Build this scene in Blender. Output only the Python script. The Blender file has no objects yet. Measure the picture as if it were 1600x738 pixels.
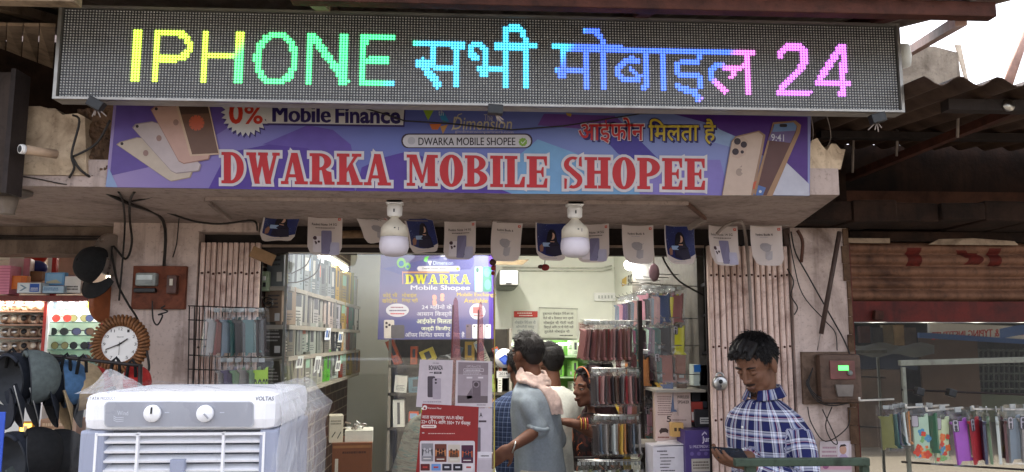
import bpy, bmesh, math, random, re
from mathutils import Vector, Matrix, Euler, Quaternion, noise as mnoise
import numpy as np
R = math.radians
random.seed(7)
sc = bpy.context.scene
col = sc.collection

# ------------------------------------------------------------------ camera
F, PITCH, YAW, CZ = 1250.0, R(7.3), R(3.2), 1.6
cd = bpy.data.cameras.new('camera')
cam = bpy.data.objects.new('camera', cd); col.objects.link(cam)
cd.sensor_fit = 'HORIZONTAL'; cd.sensor_width = 36.0; cd.lens = 36.0 * F / 1600.0
cd.clip_start = 0.05; cd.clip_end = 500
cam.location = (0, 0, CZ)
cam.rotation_euler = (math.pi / 2 + PITCH, 0, -YAW)
sc.camera = cam

# ------------------------------------------------------------------ sky, sun, exposure
LAMP_STRENGTH = 0.30
TUBE = 3.5
CASEW = 0.22
SHOPW = 2.8
SUN_EL, SUN_AZ = R(56), R(-28)                 # azimuth from +Y towards +X: the sun stands behind the shops
w = bpy.data.worlds.new('World'); sc.world = w; w.use_nodes = True
nt = w.node_tree; nt.nodes.clear()
sky = nt.nodes.new('ShaderNodeTexSky'); sky.sky_type = 'NISHITA'; sky.sun_disc = False
sky.sun_elevation = SUN_EL; sky.sun_rotation = SUN_AZ
sky.air_density = 0.5; sky.dust_density = 6.0; sky.ozone_density = 0.5; sky.altitude = 200
bg = nt.nodes.new('ShaderNodeBackground'); bg.inputs['Strength'].default_value = 0.15
wo = nt.nodes.new('ShaderNodeOutputWorld')
hs = nt.nodes.new('ShaderNodeHueSaturation'); hs.inputs['Saturation'].default_value = 0.38      # hazy white city sky
nt.links.new(sky.outputs[0], hs.inputs['Color']); nt.links.new(hs.outputs[0], bg.inputs[0]); nt.links.new(bg.outputs[0], wo.inputs[0])
sd = bpy.data.lights.new('sun', 'SUN'); sd.energy = 2.2; sd.angle = R(0.5); sd.color = (1, 0.93, 0.82)
sun = bpy.data.objects.new('sun', sd); col.objects.link(sun)
sdir = Vector((math.sin(SUN_AZ) * math.cos(SUN_EL), math.cos(SUN_AZ) * math.cos(SUN_EL), math.sin(SUN_EL)))
sun.rotation_euler = sdir.to_track_quat('Z', 'Y').to_euler(); sun.location = (0, 0, 12)
sc.view_settings.view_transform = 'Standard'; sc.view_settings.look = 'None'
sc.view_settings.exposure = 2.85; sc.view_settings.gamma = 1.0
sc.cycles.use_denoising = True
sc.cycles.max_bounces = 8; sc.cycles.diffuse_bounces = 4; sc.cycles.glossy_bounces = 4
sc.cycles.transmission_bounces = 6; sc.cycles.transparent_max_bounces = 32
sc.cycles.sample_clamp_indirect = 6.0

# ------------------------------------------------------------------ helpers: photo pixel -> world point on the plane y = Y
def at(px, py, Y):
    u = (px - 800) / F; v = (369 - py) / F
    cp, sp, cy, sy = math.cos(PITCH), math.sin(PITCH), math.cos(YAW), math.sin(YAW)
    d = (sy*cp + u*cy - v*sy*sp, cy*cp - u*sy - v*cy*sp, sp + v*cp)
    t = Y / d[1]
    return Vector((d[0]*t, Y, CZ + d[2]*t))
def at_x(px, py, X):
    """point of the photo pixel on the plane x = X"""
    a = at(px, py, 1.0); k = X / a.x
    return Vector((X, k, CZ + (a.z - CZ) * k))

# ------------------------------------------------------------------ materials
MATS = {}
def srgb(h):
    h = h.lstrip('#'); c = [int(h[i:i+2], 16) / 255 for i in (0, 2, 4)]
    return tuple(x / 12.92 if x <= .04045 else ((x + .055) / 1.055) ** 2.4 for x in c)
class NT:
    def __init__(s, m):
        s.t = m.node_tree; s.n = s.t.nodes; s.l = s.t.links
        s.b = s.n.get('Principled BSDF')
    def new(s, kind, **kw):
        n = s.n.new(kind)
        for k, v in kw.items(): setattr(n, k, v)
        return n
    def link(s, a, b): s.l.new(a, b)
    def coord(s, scale=(1, 1, 1), which='Object', rot=(0, 0, 0)):
        tc = s.new('ShaderNodeTexCoord'); mp = s.new('ShaderNodeMapping')
        mp.inputs['Scale'].default_value = scale; mp.inputs['Rotation'].default_value = rot
        s.link(tc.outputs[which], mp.inputs[0]); return mp.outputs[0]
    def noise(s, vec, scale, detail=4, rough=.55, dist=0):
        n = s.new('ShaderNodeTexNoise'); n.inputs['Scale'].default_value = scale
        n.inputs['Detail'].default_value = detail; n.inputs['Roughness'].default_value = rough
        n.inputs['Distortion'].default_value = dist
        s.link(vec, n.inputs['Vector']); return n.outputs['Fac']
    def ramp(s, fac, stops, interp='LINEAR'):
        r = s.new('ShaderNodeValToRGB'); cr = r.color_ramp; cr.interpolation = interp
        while len(cr.elements) < len(stops): cr.elements.new(.5)
        for e, (p, c) in zip(cr.elements, stops):
            e.position = p; e.color = (c, c, c, 1) if not hasattr(c, '__len__') else (*c[:3], 1)
        s.link(fac, r.inputs[0]); return r.outputs[0]
    def mix(s, fac, a, b, mode='MIX'):
        m = s.new('ShaderNodeMix', data_type='RGBA', blend_type=mode)
        for sock, val in ((m.inputs[0], fac), (m.inputs[6], a), (m.inputs[7], b)):
            if hasattr(val, 'default_value'): s.link(val, sock)
            elif hasattr(val, '__len__'): sock.default_value = (*val[:3], 1)
            else: sock.default_value = val
        return m.outputs[2]
    def math(s, op, a, b=0.0, c=None):
        m = s.new('ShaderNodeMath', operation=op)
        for i, val in enumerate((a, b, c)):
            if val is None: continue
            if hasattr(val, 'default_value'): s.link(val, m.inputs[i])
            else: m.inputs[i].default_value = val
        return m.outputs[0]
    def bump(s, h, strength=.3, dist=.01):
        b = s.new('ShaderNodeBump'); b.inputs['Strength'].default_value = strength; b.inputs['Distance'].default_value = dist
        s.link(h, b.inputs['Height']); s.link(b.outputs[0], s.b.inputs['Normal'])
def base(name, rough=.6, metal=0.0, spec=.5):
    m = bpy.data.materials.new(name); m.use_nodes = True; MATS[name] = m
    t = NT(m); t.b.inputs['Roughness'].default_value = rough; t.b.inputs['Metallic'].default_value = metal
    t.b.inputs['Specular IOR Level'].default_value = spec
    return m, t
def mat(name, c, rough=.55, vary=.18, scale=18, metal=0.0, c2=None, bump=0.0, spec=.4):
    """a plain surface with uneven tone; c in linear rgb or '#srgb'"""
    if name in MATS: return MATS[name]
    if isinstance(c, str): c = srgb(c)
    if isinstance(c2, str): c2 = srgb(c2)
    m, t = base(name, rough, metal, spec)
    if c2 is None: c2 = tuple(x * (1 - vary * 2) for x in c)
    v = t.coord()
    n = t.noise(v, scale, 5, .6)
    f = t.ramp(n, [(.35, 0), (.7, 1)])
    t.link(t.mix(f, c, c2), t.b.inputs['Base Color'])
    n2 = t.noise(v, scale * 2.3, 3)
    t.link(t.math('MULTIPLY_ADD', n2, .25, rough - .12), t.b.inputs['Roughness'])
    if bump: t.bump(t.noise(v, scale * 4, 4), bump, .004)
    return m
def emit(name, c, strength):
    if name in MATS: return MATS[name]
    if isinstance(c, str): c = srgb(c)
    m, t = base(name, .5)
    t.b.inputs['Base Color'].default_value = (*c, 1)
    t.b.inputs['Emission Color'].default_value = (*c, 1); t.b.inputs['Emission Strength'].default_value = strength
    return m
def grimy(name, c, dirt, amount=.5, scale=3.0, streak=True, rough=.8, bump=.35, paint=None):
    """old painted plaster or metal: wide stains, vertical run marks, fine specks"""
    if name in MATS: return MATS[name]
    if isinstance(c, str): c = srgb(c)
    if isinstance(dirt, str): dirt = srgb(dirt)
    m, t = base(name, rough, 0, .25)
    v = t.coord()
    a = t.noise(v, scale, 8, .65, .6)
    f = t.ramp(a, [(.62 - .38 * amount, 0), (.85 - .2 * amount, 1)])
    cc = t.mix(f, c, dirt)
    if streak:
        vs = t.coord((14, 14, .9)); b = t.noise(vs, 1.6, 5, .6)
        cc = t.mix(t.math('MULTIPLY', t.ramp(b, [(.5, 0), (.78, 1)]), .65), cc, dirt)
    fine = t.noise(v, 60, 4, .7)
    cc = t.mix(t.math('MULTIPLY', t.ramp(fine, [(.55, 0), (.72, 1)]), .45), cc, tuple(x * .45 for x in dirt))
    pale = t.noise(v, 11, 5, .6)
    cc = t.mix(t.math('MULTIPLY', t.ramp(pale, [(.45, 0), (.75, 1)]), .25), cc, tuple(min(1, x * 1.25) for x in c))
    t.link(cc, t.b.inputs['Base Color'])
    t.bump(t.noise(v, 34, 7, .65), bump, .006)
    return m
def glass(name, tint=(1, 1, 1), reflect=.12, rough=.02, edge=.5):
    if name in MATS: return MATS[name]
    m = bpy.data.materials.new(name); m.use_nodes = True; MATS[name] = m
    n = m.node_tree.nodes; l = m.node_tree.links; n.clear()
    o = n.new('ShaderNodeOutputMaterial'); mx = n.new('ShaderNodeMixShader')
    tr = n.new('ShaderNodeBsdfTransparent'); tr.inputs[0].default_value = (*tint, 1)
    gl = n.new('ShaderNodeBsdfGlossy'); gl.inputs['Roughness'].default_value = rough
    lw = n.new('ShaderNodeLayerWeight'); lw.inputs[0].default_value = .35
    ad = n.new('ShaderNodeMath'); ad.operation = 'MULTIPLY_ADD'; ad.inputs[1].default_value = edge; ad.inputs[2].default_value = reflect
    l.new(lw.outputs['Fresnel'], ad.inputs[0]); l.new(ad.outputs[0], mx.inputs[0])
    l.new(tr.outputs[0], mx.inputs[1]); l.new(gl.outputs[0], mx.inputs[2]); l.new(mx.outputs[0], o.inputs[0])
    return m

# ------------------------------------------------------------------ objects
def tag(o, label=None, cat=None, group=None, kind=None):
    if label: o['label'] = label
    if cat: o['category'] = cat
    if group: o['group'] = group
    if kind: o['kind'] = kind
    return o
def thing(name, label, cat, loc=(0, 0, 0), group=None, rz=0.0):
    o = bpy.data.objects.new(name, None); col.objects.link(o)
    o.empty_display_size = .05
    o.location = loc; o.rotation_euler = (0, 0, rz)
    return tag(o, label, cat, group)
def wloc(o):
    p = Vector((0, 0, 0))
    while o is not None: p += o.location; o = o.parent
    return p
def dup(root, loc=None, rot=None, label=None, group=None, scale=None):
    r = root.copy(); col.objects.link(r)
    if loc is not None: r.location = loc
    if rot is not None: r.rotation_euler = rot
    if scale is not None: r.scale = scale
    if label: r['label'] = label
    if group: r['group'] = group
    for ch in list(root.children):
        c = ch.copy(); col.objects.link(c); c.parent = r
        for g in list(ch.children):
            d = g.copy(); col.objects.link(d); d.parent = c
    return r

_TXT = {}
def deva(s): return re.sub('((?:[\u0915-\u0939]\u094d)*[\u0915-\u0939])\u093f', '\u093f\\1', s)
def text_geo(s, bold=0.0, res=3):
    k = (s, bold, res)
    if k in _TXT: return _TXT[k]
    cu = bpy.data.curves.new('t', 'FONT'); cu.body = deva(s); cu.resolution_u = res; cu.offset = bold
    o = bpy.data.objects.new('t', cu); col.objects.link(o)
    dg = bpy.context.evaluated_depsgraph_get(); me = bpy.data.meshes.new_from_object(o.evaluated_get(dg))
    v = [(p.co.x, p.co.y) for p in me.vertices]; f = [tuple(p.vertices) for p in me.polygons]
    bpy.data.objects.remove(o); bpy.data.curves.remove(cu); bpy.data.meshes.remove(me)
    if not v: v, f = [(0, 0), (1, 1)], []
    x0 = min(a for a, b in v); x1 = max(a for a, b in v); y0 = min(b for a, b in v); y1 = max(b for a, b in v)
    v = [((a - x0) / max(1e-6, x1 - x0), (b - y0) / max(1e-6, y1 - y0)) for a, b in v]
    _TXT[k] = (v, f); return _TXT[k]

class MB:
    """collects shapes; build() links them as ONE mesh object"""
    def __init__(s): s.v = []; s.f = []; s.mi = []; s.sm = []; s.ml = []
    def mid(s, m):
        if m not in s.ml: s.ml.append(m)
        return s.ml.index(m)
    def add(s, vs, fs, m, smooth=False):
        o = len(s.v); s.v += [tuple(p) for p in vs]; i = s.mid(m)
        for f in fs: s.f.append(tuple(o + k for k in f)); s.mi.append(i); s.sm.append(smooth)
    def box(s, c, d, m, rot=None, bev=0.0):
        x, y, z = d[0] / 2, d[1] / 2, d[2] / 2
        if bev <= 0:
            vs = [(-x, -y, -z), (x, -y, -z), (x, y, -z), (-x, y, -z), (-x, -y, z), (x, -y, z), (x, y, z), (-x, y, z)]
            fs = [(0, 3, 2, 1), (4, 5, 6, 7), (0, 1, 5, 4), (1, 2, 6, 5), (2, 3, 7, 6), (3, 0, 4, 7)]
        else:
            b = min(bev, x * .9, y * .9, z * .9)
            bm = bmesh.new(); bmesh.ops.create_cube(bm, size=1.0)
            for v in bm.verts: v.co = (v.co.x * 2 * x, v.co.y * 2 * y, v.co.z * 2 * z)
            bmesh.ops.bevel(bm, geom=list(bm.edges), offset=b, segments=2, affect='EDGES', profile=.6)
            bm.verts.index_update()
            vs = [tuple(v.co) for v in bm.verts]; fs = [tuple(v.index for v in f.verts) for f in bm.faces]; bm.free()
        if rot is not None:
            M = rot if isinstance(rot, Matrix) else Euler(rot).to_matrix()
            vs = [M @ Vector(p) for p in vs]
        s.add([(p[0] + c[0], p[1] + c[1], p[2] + c[2]) for p in vs], fs, m, False)
    def span(s, a, b, m, bev=0.0):
        s.box([(p + q) / 2 for p, q in zip(a, b)], [abs(q - p) for p, q in zip(a, b)], m, None, bev)
    def bar(s, p, q, wd, hg, m, up=(0, 0, 1), bev=0.0):
        p, q = Vector(p), Vector(q); z = (q - p); L = z.length; z.normalize()
        x = Vector(up).cross(z)
        if x.length < 1e-4: x = Vector((1, 0, 0)).cross(z)
        x.normalize(); y = z.cross(x)
        s.box((p + q) / 2, (wd, hg, L), m, Matrix((x, y, z)).transposed(), bev)
    def tube(s, pts, r, m, n=8, smooth=True, caps=True):
        pts = [Vector(p) for p in pts]; vs = []; fs = []
        if not hasattr(r, '__len__'): r = [r] * len(pts)
        nx = None
        for i, p in enumerate(pts):
            d = (pts[min(i + 1, len(pts) - 1)] - pts[max(i - 1, 0)]); d.normalize()
            if nx is None:
                nx = d.cross(Vector((0, 0, 1)))
                if nx.length < 1e-3: nx = d.cross(Vector((0, 1, 0)))
            nx = nx - d * nx.dot(d); nx.normalize(); ny = d.cross(nx)
            for k in range(n):
                a = 2 * math.pi * k / n
                vs.append(p + (nx * math.cos(a) + ny * math.sin(a)) * r[i])
        for i in range(len(pts) - 1):
            for k in range(n):
                a = i * n + k; b = i * n + (k + 1) % n
                fs.append((a, b, b + n, a + n))
        if caps: fs.append(tuple(range(n - 1, -1, -1))); fs.append(tuple(range((len(pts) - 1) * n, len(pts) * n)))
        s.add(vs, fs, m, smooth)
    def lathe(s, prof, c, m, axis=(0, 0, 1), n=24, smooth=True, sx=1.0):
        """prof: (radius, height) pairs along axis from c"""
        ax = Vector(axis).normalized(); x = ax.orthogonal().normalized()
        if abs(ax.z) > .9: x = Vector((1, 0, 0))
        y = ax.cross(x); c = Vector(c); vs = []; fs = []
        for r, h in prof:
            for k in range(n):
                a = 2 * math.pi * k / n
                vs.append(c + ax * h + x * (r * math.cos(a) * sx) + y * (r * math.sin(a)))
        for i in range(len(prof) - 1):
            for k in range(n):
                a = i * n + k; b = i * n + (k + 1) % n; fs.append((a, b, b + n, a + n))
        flat = max(h for r, h in prof) - min(h for r, h in prof) < 1e-6
        if prof[0][0] > 1e-5 and not flat: fs.append(tuple(range(n - 1, -1, -1)))
        if prof[-1][0] > 1e-5 and not flat: fs.append(tuple(range((len(prof) - 1) * n, len(prof) * n)))
        s.add(vs, fs, m, smooth)
    def ball(s, c, r, m, rot=None, nu=14, nv=9):
        if not hasattr(r, '__len__'): r = (r, r, r)
        vs = []; fs = []
        for j in range(nv + 1):
            t = math.pi * j / nv
            for k in range(nu):
                a = 2 * math.pi * k / nu
                p = Vector((r[0] * math.sin(t) * math.cos(a), r[1] * math.sin(t) * math.sin(a), r[2] * math.cos(t)))
                if rot is not None: p = rot @ p
                vs.append(p + Vector(c))
        for j in range(nv):
            for k in range(nu):
                a = j * nu + k; b = j * nu + (k + 1) % nu; fs.append((a, a + nu, b + nu, b))
        s.add(vs, fs, m, True)
    def sheet(s, grid, m, smooth=True):
        h = len(grid); wd = len(grid[0]); vs = [p for r in grid for p in r]
        fs = [(j*wd + i, j*wd + i + 1, (j+1)*wd + i + 1, (j+1)*wd + i) for j in range(h-1) for i in range(wd-1)]
        s.add(vs, fs, m, smooth)
    def prism(s, poly, d, m):
        """closed polygon of 3d points pushed along vector d"""
        n = len(poly); d = Vector(d); a = [Vector(p) for p in poly]; vs = a + [p + d for p in a]
        fs = [tuple(range(n)), tuple(range(2*n-1, n-1, -1))] + [(i, i + n, (i+1) % n + n, (i+1) % n) for i in range(n)]
        s.add(vs, fs, m, False)
    def build(s, name, parent=None, origin=None, local=False, mods=None):
        me = bpy.data.meshes.new(name)
        off = Vector((0, 0, 0))
        if not local:
            if parent is not None: off = wloc(parent)
            if origin is not None: off = Vector(origin)
        me.from_pydata([(p[0]-off.x, p[1]-off.y, p[2]-off.z) for p in s.v], [], s.f)
        for m in s.ml: me.materials.append(m)
        me.polygons.foreach_set('material_index', s.mi); me.polygons.foreach_set('use_smooth', s.sm)
        me.update()
        bm = bmesh.new(); bm.from_mesh(me); bmesh.ops.recalc_face_normals(bm, faces=bm.faces); bm.to_mesh(me); bm.free()
        o = bpy.data.objects.new(name, me); col.objects.link(o)
        if parent is not None: o.parent = parent
        if origin is not None and not local:
            o.location = Vector(origin) - (wloc(parent) if parent is not None else Vector((0, 0, 0)))
        return o

class Draw:
    """flat print on a vertical plane: 2d shapes given in photo pixels are laid on the plane y = Y, each layer 0.5 mm proud"""
    def __init__(s, Y, fn=None): s.Y = Y; s.mb = MB(); s.fn = fn; s.k = 0.0
    def P(s, x, y, layer):
        s_ = s.fn(x, y) if s.fn else at(x, y, s.Y)
        return s_, layer
    def put(s, pts, fs, m, layer):
        out = []
        for x, y in pts:
            if s.fn: p, n = s.fn(x, y); out.append(p + n * (.0006 * layer + s.k))
            else: p = at(x, y, s.Y); out.append((p.x, p.y - .0006 * layer - s.k, p.z))
        s.mb.add(out, fs, m)
    def poly(s, pts, m, layer=1): s.put(pts, [tuple(range(len(pts)))], m, layer)
    def rect(s, x0, y0, x1, y1, m, layer=1): s.poly([(x0, y0), (x1, y0), (x1, y1), (x0, y1)], m, layer)
    def rrect(s, x0, y0, x1, y1, r, m, layer=1):
        pts = []
        for cx, cy, a0 in ((x1-r, y0+r, -90), (x1-r, y1-r, 0), (x0+r, y1-r, 90), (x0+r, y0+r, 180)):
            for k in range(5):
                a = R(a0 + 22.5 * k); pts.append((cx + r*math.cos(a), cy + r*math.sin(a)))
        s.poly(pts, m, layer)
    def disc(s, x, y, r, m, layer=1, ry=None, n=20):
        s.poly([(x + r*math.cos(2*math.pi*k/n), y + (ry or r)*math.sin(2*math.pi*k/n)) for k in range(n)], m, layer)
    def line(s, pts, wd, m, layer=1):
        for (ax, ay), (bx, by) in zip(pts, pts[1:]):
            L = math.hypot(bx-ax, by-ay) or 1; nx, ny = -(by-ay)/L*wd/2, (bx-ax)/L*wd/2
            s.poly([(ax+nx, ay+ny), (bx+nx, by+ny), (bx-nx, by-ny), (ax-nx, ay-ny)], m, layer)
    def text(s, t, x0, y0, x1, y1, m, layer=2, bold=0.0, slope=0.0, shear=0.0):
        if 'M' in t and bold > 0:                        # this glyph cannot be emboldened by an offset: print it three times, a hair apart
            e = bold*(y1-y0)/.72*1.1
            for i, dx in enumerate((-e, 0, e)): s.text(t, x0+dx, y0-(e*.3 if i == 1 else 0), x1+dx, y1+(e*.3 if i == 1 else 0), m, layer+.2*i, 0, slope, shear)
            return
        v, f = text_geo(t, bold)
        s.put([(x0 + (x1-x0)*a + shear*b*(y1-y0), y1 - (y1-y0)*b + slope*(x1-x0)*a) for a, b in v], f, m, layer)
    def scribble(s, x0, y0, x1, y1, rows, m, layer=2, fill=.55, seed=1):
        """rows of print too small to read"""
        rg = random.Random(seed); h = (y1-y0)/rows
        for r in range(rows):
            x = x0 + rg.random()*(x1-x0)*.08; e = x1 - rg.random()*(x1-x0)*.2
            while x < e:
                wd = (x1-x0)*(.03+.07*rg.random()); xe = min(x+wd, x1)
                s.rect(x, y0+h*r+h*.2, xe, y0+h*r+h*(.2+fill), m, layer); x = xe+(x1-x0)*.018
    def build(s, name, parent=None, origin=None): return s.mb.build(name, parent, origin)

# ------------------------------------------------------------------ slab-serif capitals, drawn in a box of width w and height 1
SLAB = {
 'D': (.98, [('r',.0,0,.34,.1),('r',.0,.9,.34,1),('r',.1,0,.4,1),('a',.4,.5,.55,.5,.25,.4,-90,90)]),
 'W': (1.42, [('r',0,.9,.42,1),('r',.5,.9,.92,1),('r',1.1,.9,1.42,1),('q',(.08,1),(.38,1),(.58,0),(.36,0)),('q',(.36,0),(.5,0),(.72,.75),(.6,.95)),('q',(.56,1),(.86,1),(1.06,0),(.82,0)),('q',(.84,0),(1.0,0),(1.32,1),(1.18,1))]),
 'A': (1.12, [('r',-.02,0,.3,.1),('r',.56,0,1.12,.1),('q',(.1,0),(.24,0),(.54,.9),(.42,1)),('q',(.4,1),(.68,1),(1.0,0),(.66,0)),('r',.24,.22,.76,.32)]),
 'R': (1.08, [('r',0,0,.54,.1),('r',0,.9,.4,1),('r',.1,0,.42,1),('a',.42,.73,.5,.27,.2,.18,-90,90),('q',(.42,.54),(.62,.54),(.92,.3),(.9,.05)),('q',(.5,.5),(.92,.4),(.96,0),(.64,0)),('r',.64,0,1.06,.1)]),
 'K': (1.1, [('r',0,0,.54,.1),('r',0,.9,.54,1),('r',.1,0,.42,1),('q',(.4,.36),(.4,.5),(.8,1),(.96,1)),('q',(.46,.56),(.66,.7),(1.02,0),(.66,0)),('r',.62,0,1.1,.1),('r',.64,.9,1.04,1)]),
 'M': (1.32, [('r',0,0,.36,.1),('r',.78,0,1.32,.1),('r',0,.9,.42,1),('r',.92,.9,1.32,1),('r',.12,0,.24,1),('q',(.12,1),(.42,1),(.72,.2),(.6,.1)),('q',(.6,.1),(.7,.1),(1.0,1),(.86,1)),('r',.88,0,1.2,1)]),
 'O': (1.0, [('a',.5,.5,.5,.52,.13,.42,0,360)]),
 'B': (1.0, [('r',0,0,.4,.1),('r',0,.9,.4,1),('r',.1,0,.4,1),('a',.4,.745,.48,.255,.2,.17,-90,90),('a',.4,.27,.55,.27,.23,.18,-90,90)]),
 'I': (.54, [('r',0,0,.54,.1),('r',0,.9,.54,1),('r',.11,0,.43,1)]),
 'L': (.86, [('r',0,0,.84,.1),('r',0,.9,.54,1),('r',.11,0,.43,1),('q',(.62,.08),(.84,.0),(.86,.34),(.76,.34))]),
 'E': (.9, [('r',0,0,.86,.1),('r',0,.9,.86,1),('r',.11,0,.43,1),('q',(.68,.06),(.86,.0),(.88,.3),(.78,.3)),('q',(.7,.94),(.86,1),(.86,.7),(.78,.7)),('r',.4,.46,.62,.55),('q',(.58,.5),(.66,.34),(.72,.34),(.72,.5)),('q',(.58,.5),(.72,.5),(.72,.66),(.66,.66))]),
 'S': (.84, [('a',.42,.75,.4,.26,.18,.17,60,262),('a',.42,.26,.4,.27,.18,.17,-118,82),('q',(.1,.62),(.2,.76),(.74,.42),(.66,.22)),('q',(.68,.98),(.78,1.02),(.8,.68),(.66,.72)),('q',(.04,.32),(.16,.3),(.14,-.02),(.04,-.02))]),
 'H': (1.12, [('r',0,0,.54,.1),('r',0,.9,.54,1),('r',.11,0,.43,1),('r',.58,0,1.12,.1),('r',.58,.9,1.12,1),('r',.69,0,1.01,1),('r',.4,.47,.72,.57)]),
 'P': (1.0, [('r',0,0,.56,.1),('r',0,.9,.4,1),('r',.1,0,.42,1),('a',.42,.7,.56,.3,.22,.19,-90,90)]),
}
def slab_text(d, s, x0, y0, x1, y1, m, layer, grow=0.0, slope=0.0, gap=.07, space=.5):
    """grow is in letter heights; every shape lies a hair above the one before so that no two share a plane"""
    tot = sum((SLAB[c][0] + gap) if c != ' ' else space for c in s) - gap
    sx = (x1-x0)/tot; sy = y1-y0; x = 0.0; gx = grow*sy/sx
    for c in s:
        if c == ' ': x += space; continue
        wd, sh = SLAB[c]
        def tr(a, b): return (x0 + (x+a)*sx, y1 - b*sy + slope*(x+a)*sx)
        for q in sh:
            d.k = (d.k + .000035) % .00055
            if q[0] == 'r': pts = [(q[1]-gx, q[2]-grow), (q[3]+gx, q[2]-grow), (q[3]+gx, q[4]+grow), (q[1]-gx, q[4]+grow)]
            elif q[0] == 'q':
                pts = list(q[1:])
                if grow:
                    cx = sum(p[0] for p in pts)/4; cy = sum(p[1] for p in pts)/4; o = []
                    for i in range(4):
                        a, b, c_ = pts[i-1], pts[i], pts[(i+1) % 4]
                        def nrm(p, q_):
                            nx, ny = (q_[1]-p[1])*sy, -(q_[0]-p[0])*sx; L = math.hypot(nx, ny) or 1; nx /= L; ny /= L
                            mx, my = (p[0]+q_[0])/2-cx, (p[1]+q_[1])/2-cy
                            if nx*mx*sx + ny*my*sy < 0: nx, ny = -nx, -ny
                            return nx, ny
                        n1, n2 = nrm(a, b), nrm(b, c_); k = 1/max(.35, 1+n1[0]*n2[0]+n1[1]*n2[1])
                        o.append((b[0]+(n1[0]+n2[0])*k*grow*sy/sx, b[1]+(n1[1]+n2[1])*k*grow))
                    pts = o
            else:
                _, cx, cy, rx, ry, ix, iy, a0, a1 = q; n = 22
                ro = [(cx+(rx+gx)*math.cos(R(a0+(a1-a0)*i/n)), cy+(ry+grow)*math.sin(R(a0+(a1-a0)*i/n))) for i in range(n+1)]
                ri = [(cx+max(.01, ix-gx)*math.cos(R(a0+(a1-a0)*i/n)), cy+max(.01, iy-grow)*math.sin(R(a0+(a1-a0)*i/n))) for i in range(n+1)]
                d.put([tr(*p) for p in ro+ri], [(i, i+1, n+2+i, n+1+i) for i in range(n)], m, layer); continue
            d.put([tr(*p) for p in pts], [tuple(range(len(pts)))], m, layer)
        x += wd + gap
    d.k = 0.0

# ================================================================== SETTING
def pm(h): return mat('print_' + h.lstrip('#'), h, .42, .05, 30, spec=.35)
PLASTER = grimy('stained_plaster', '#c7b3a9', '#4a3329', .42, 2.6)
PLASTER2 = grimy('canopy_plaster', '#a6958d', '#4b3d36', .42, 2.2)
OLDPL = grimy('peeling_plaster', '#c3ad92', '#57402c', .5, 5.5)
RAW = grimy('rough_mortar', '#6a5240', '#2b1d14', .6, 9, False, .95, .9)
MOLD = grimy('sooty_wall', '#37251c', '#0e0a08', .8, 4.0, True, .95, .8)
RUSTB = grimy('rusty_steel', '#4c2a20', '#1e0f09', .6, 9, False, .75, .4)
DARKST = grimy('dark_steel', '#2e2624', '#120d0b', .5, 7, False, .7, .3)
TIN = grimy('weathered_tin', '#8a7d70', '#4b382b', .45, 3.5, False, .6, .2)
TIN2 = grimy('brown_tin', '#574539', '#2c1d15', .55, 4.0, False, .7, .2)
TIMBER = grimy('old_timber', '#9a8570', '#4a3a2c', .4, 7, False, .8, .3)
WHITEW = mat('white_wall_paint', '#e6e6dc', .6, .05, 3)
GREY_WALL = grimy('concrete_block', '#9b8f80', '#4c4136', .5, 6, True, .9, .6)
BLACK = mat('black_plastic', (.012, .012, .013), .42, .1)
WHITE = mat('white_plastic', '#e9e8e6', .38, .04)
CREAM = mat('cream_plastic', '#cfc6b4', .5, .08)
STEEL = mat('bright_steel', '#b9b7b3', .3, .1, metal=1.0)
WIRE = mat('black_cable', (.018, .014, .012), .55, .2)
WIREG = mat('grey_cable', '#8d8078', .6, .15)
RED_PAINT = grimy('red_paint', '#5a170e', '#200905', .45, 5, True, .6, .25)

# ground, road
m, t = base('packed_road', .9)
v = t.coord(); n1 = t.noise(v, 1.3, 6); n2 = t.noise(v, 40, 4, .7)
cc = t.mix(n1, srgb('#4a443c'), srgb('#37322c')); cc = t.mix(t.ramp(n2, [(.4, 0), (.7, 1)]), cc, srgb('#585248'))
t.link(cc, t.b.inputs['Base Color']); t.bump(n2, .4, .01)
g = MB(); g.add([(-60, -60, 0), (60, -60, 0), (60, 60, 0), (-60, 60, 0)], [(0, 1, 2, 3)], m)
tag(g.build('road'), kind='structure')
g = MB(); g.span((-8, 1.2, .004), (8, 3.6, .1), mat('pavement_stone', '#837a6e', .85, .25, 4, bump=.3))
tag(g.build('pavement'), kind='structure')

# ---- the shop building
m, t = base('brick_print', .55)
tc = t.new('ShaderNodeTexCoord'); sp = t.new('ShaderNodeSeparateXYZ'); cb = t.new('ShaderNodeCombineXYZ')
t.link(tc.outputs['Object'], sp.inputs[0]); t.link(sp.outputs[1], cb.inputs[0]); t.link(sp.outputs[2], cb.inputs[1])
bk = t.new('ShaderNodeTexBrick'); bk.inputs['Scale'].default_value = 1.0
for k, val in (('Brick Width', .2), ('Row Height', .075), ('Mortar Size', .005), ('Mortar Smooth', .2), ('Bias', 0)): bk.inputs[k].default_value = val
bk.inputs['Color1'].default_value = (*srgb('#5a342c'), 1); bk.inputs['Color2'].default_value = (*srgb('#3d2522'), 1); bk.inputs['Mortar'].default_value = (*srgb('#b9aa98'), 1)
t.link(cb.outputs[0], bk.inputs[0])
t.link(t.mix(t.math('MULTIPLY', t.noise(tc.outputs['Object'], 14, 5), .5), bk.outputs[0], srgb('#2b1a17')), t.b.inputs['Base Color'])
BRICK = m

sb = thing('shop_building', 'open phone shop with stained pink pillars under a concrete canopy', 'building', (0, 3.75, 0))
p = MB(); p.span((-1.63, 3.75, 0), (-1.243, 4.06, 2.131), PLASTER); p.build('pillar', sb)
p = MB(); p.span((1.555, 3.75, 0), (1.835, 4.06, 2.131), PLASTER); p.build('pillar', sb)
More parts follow.
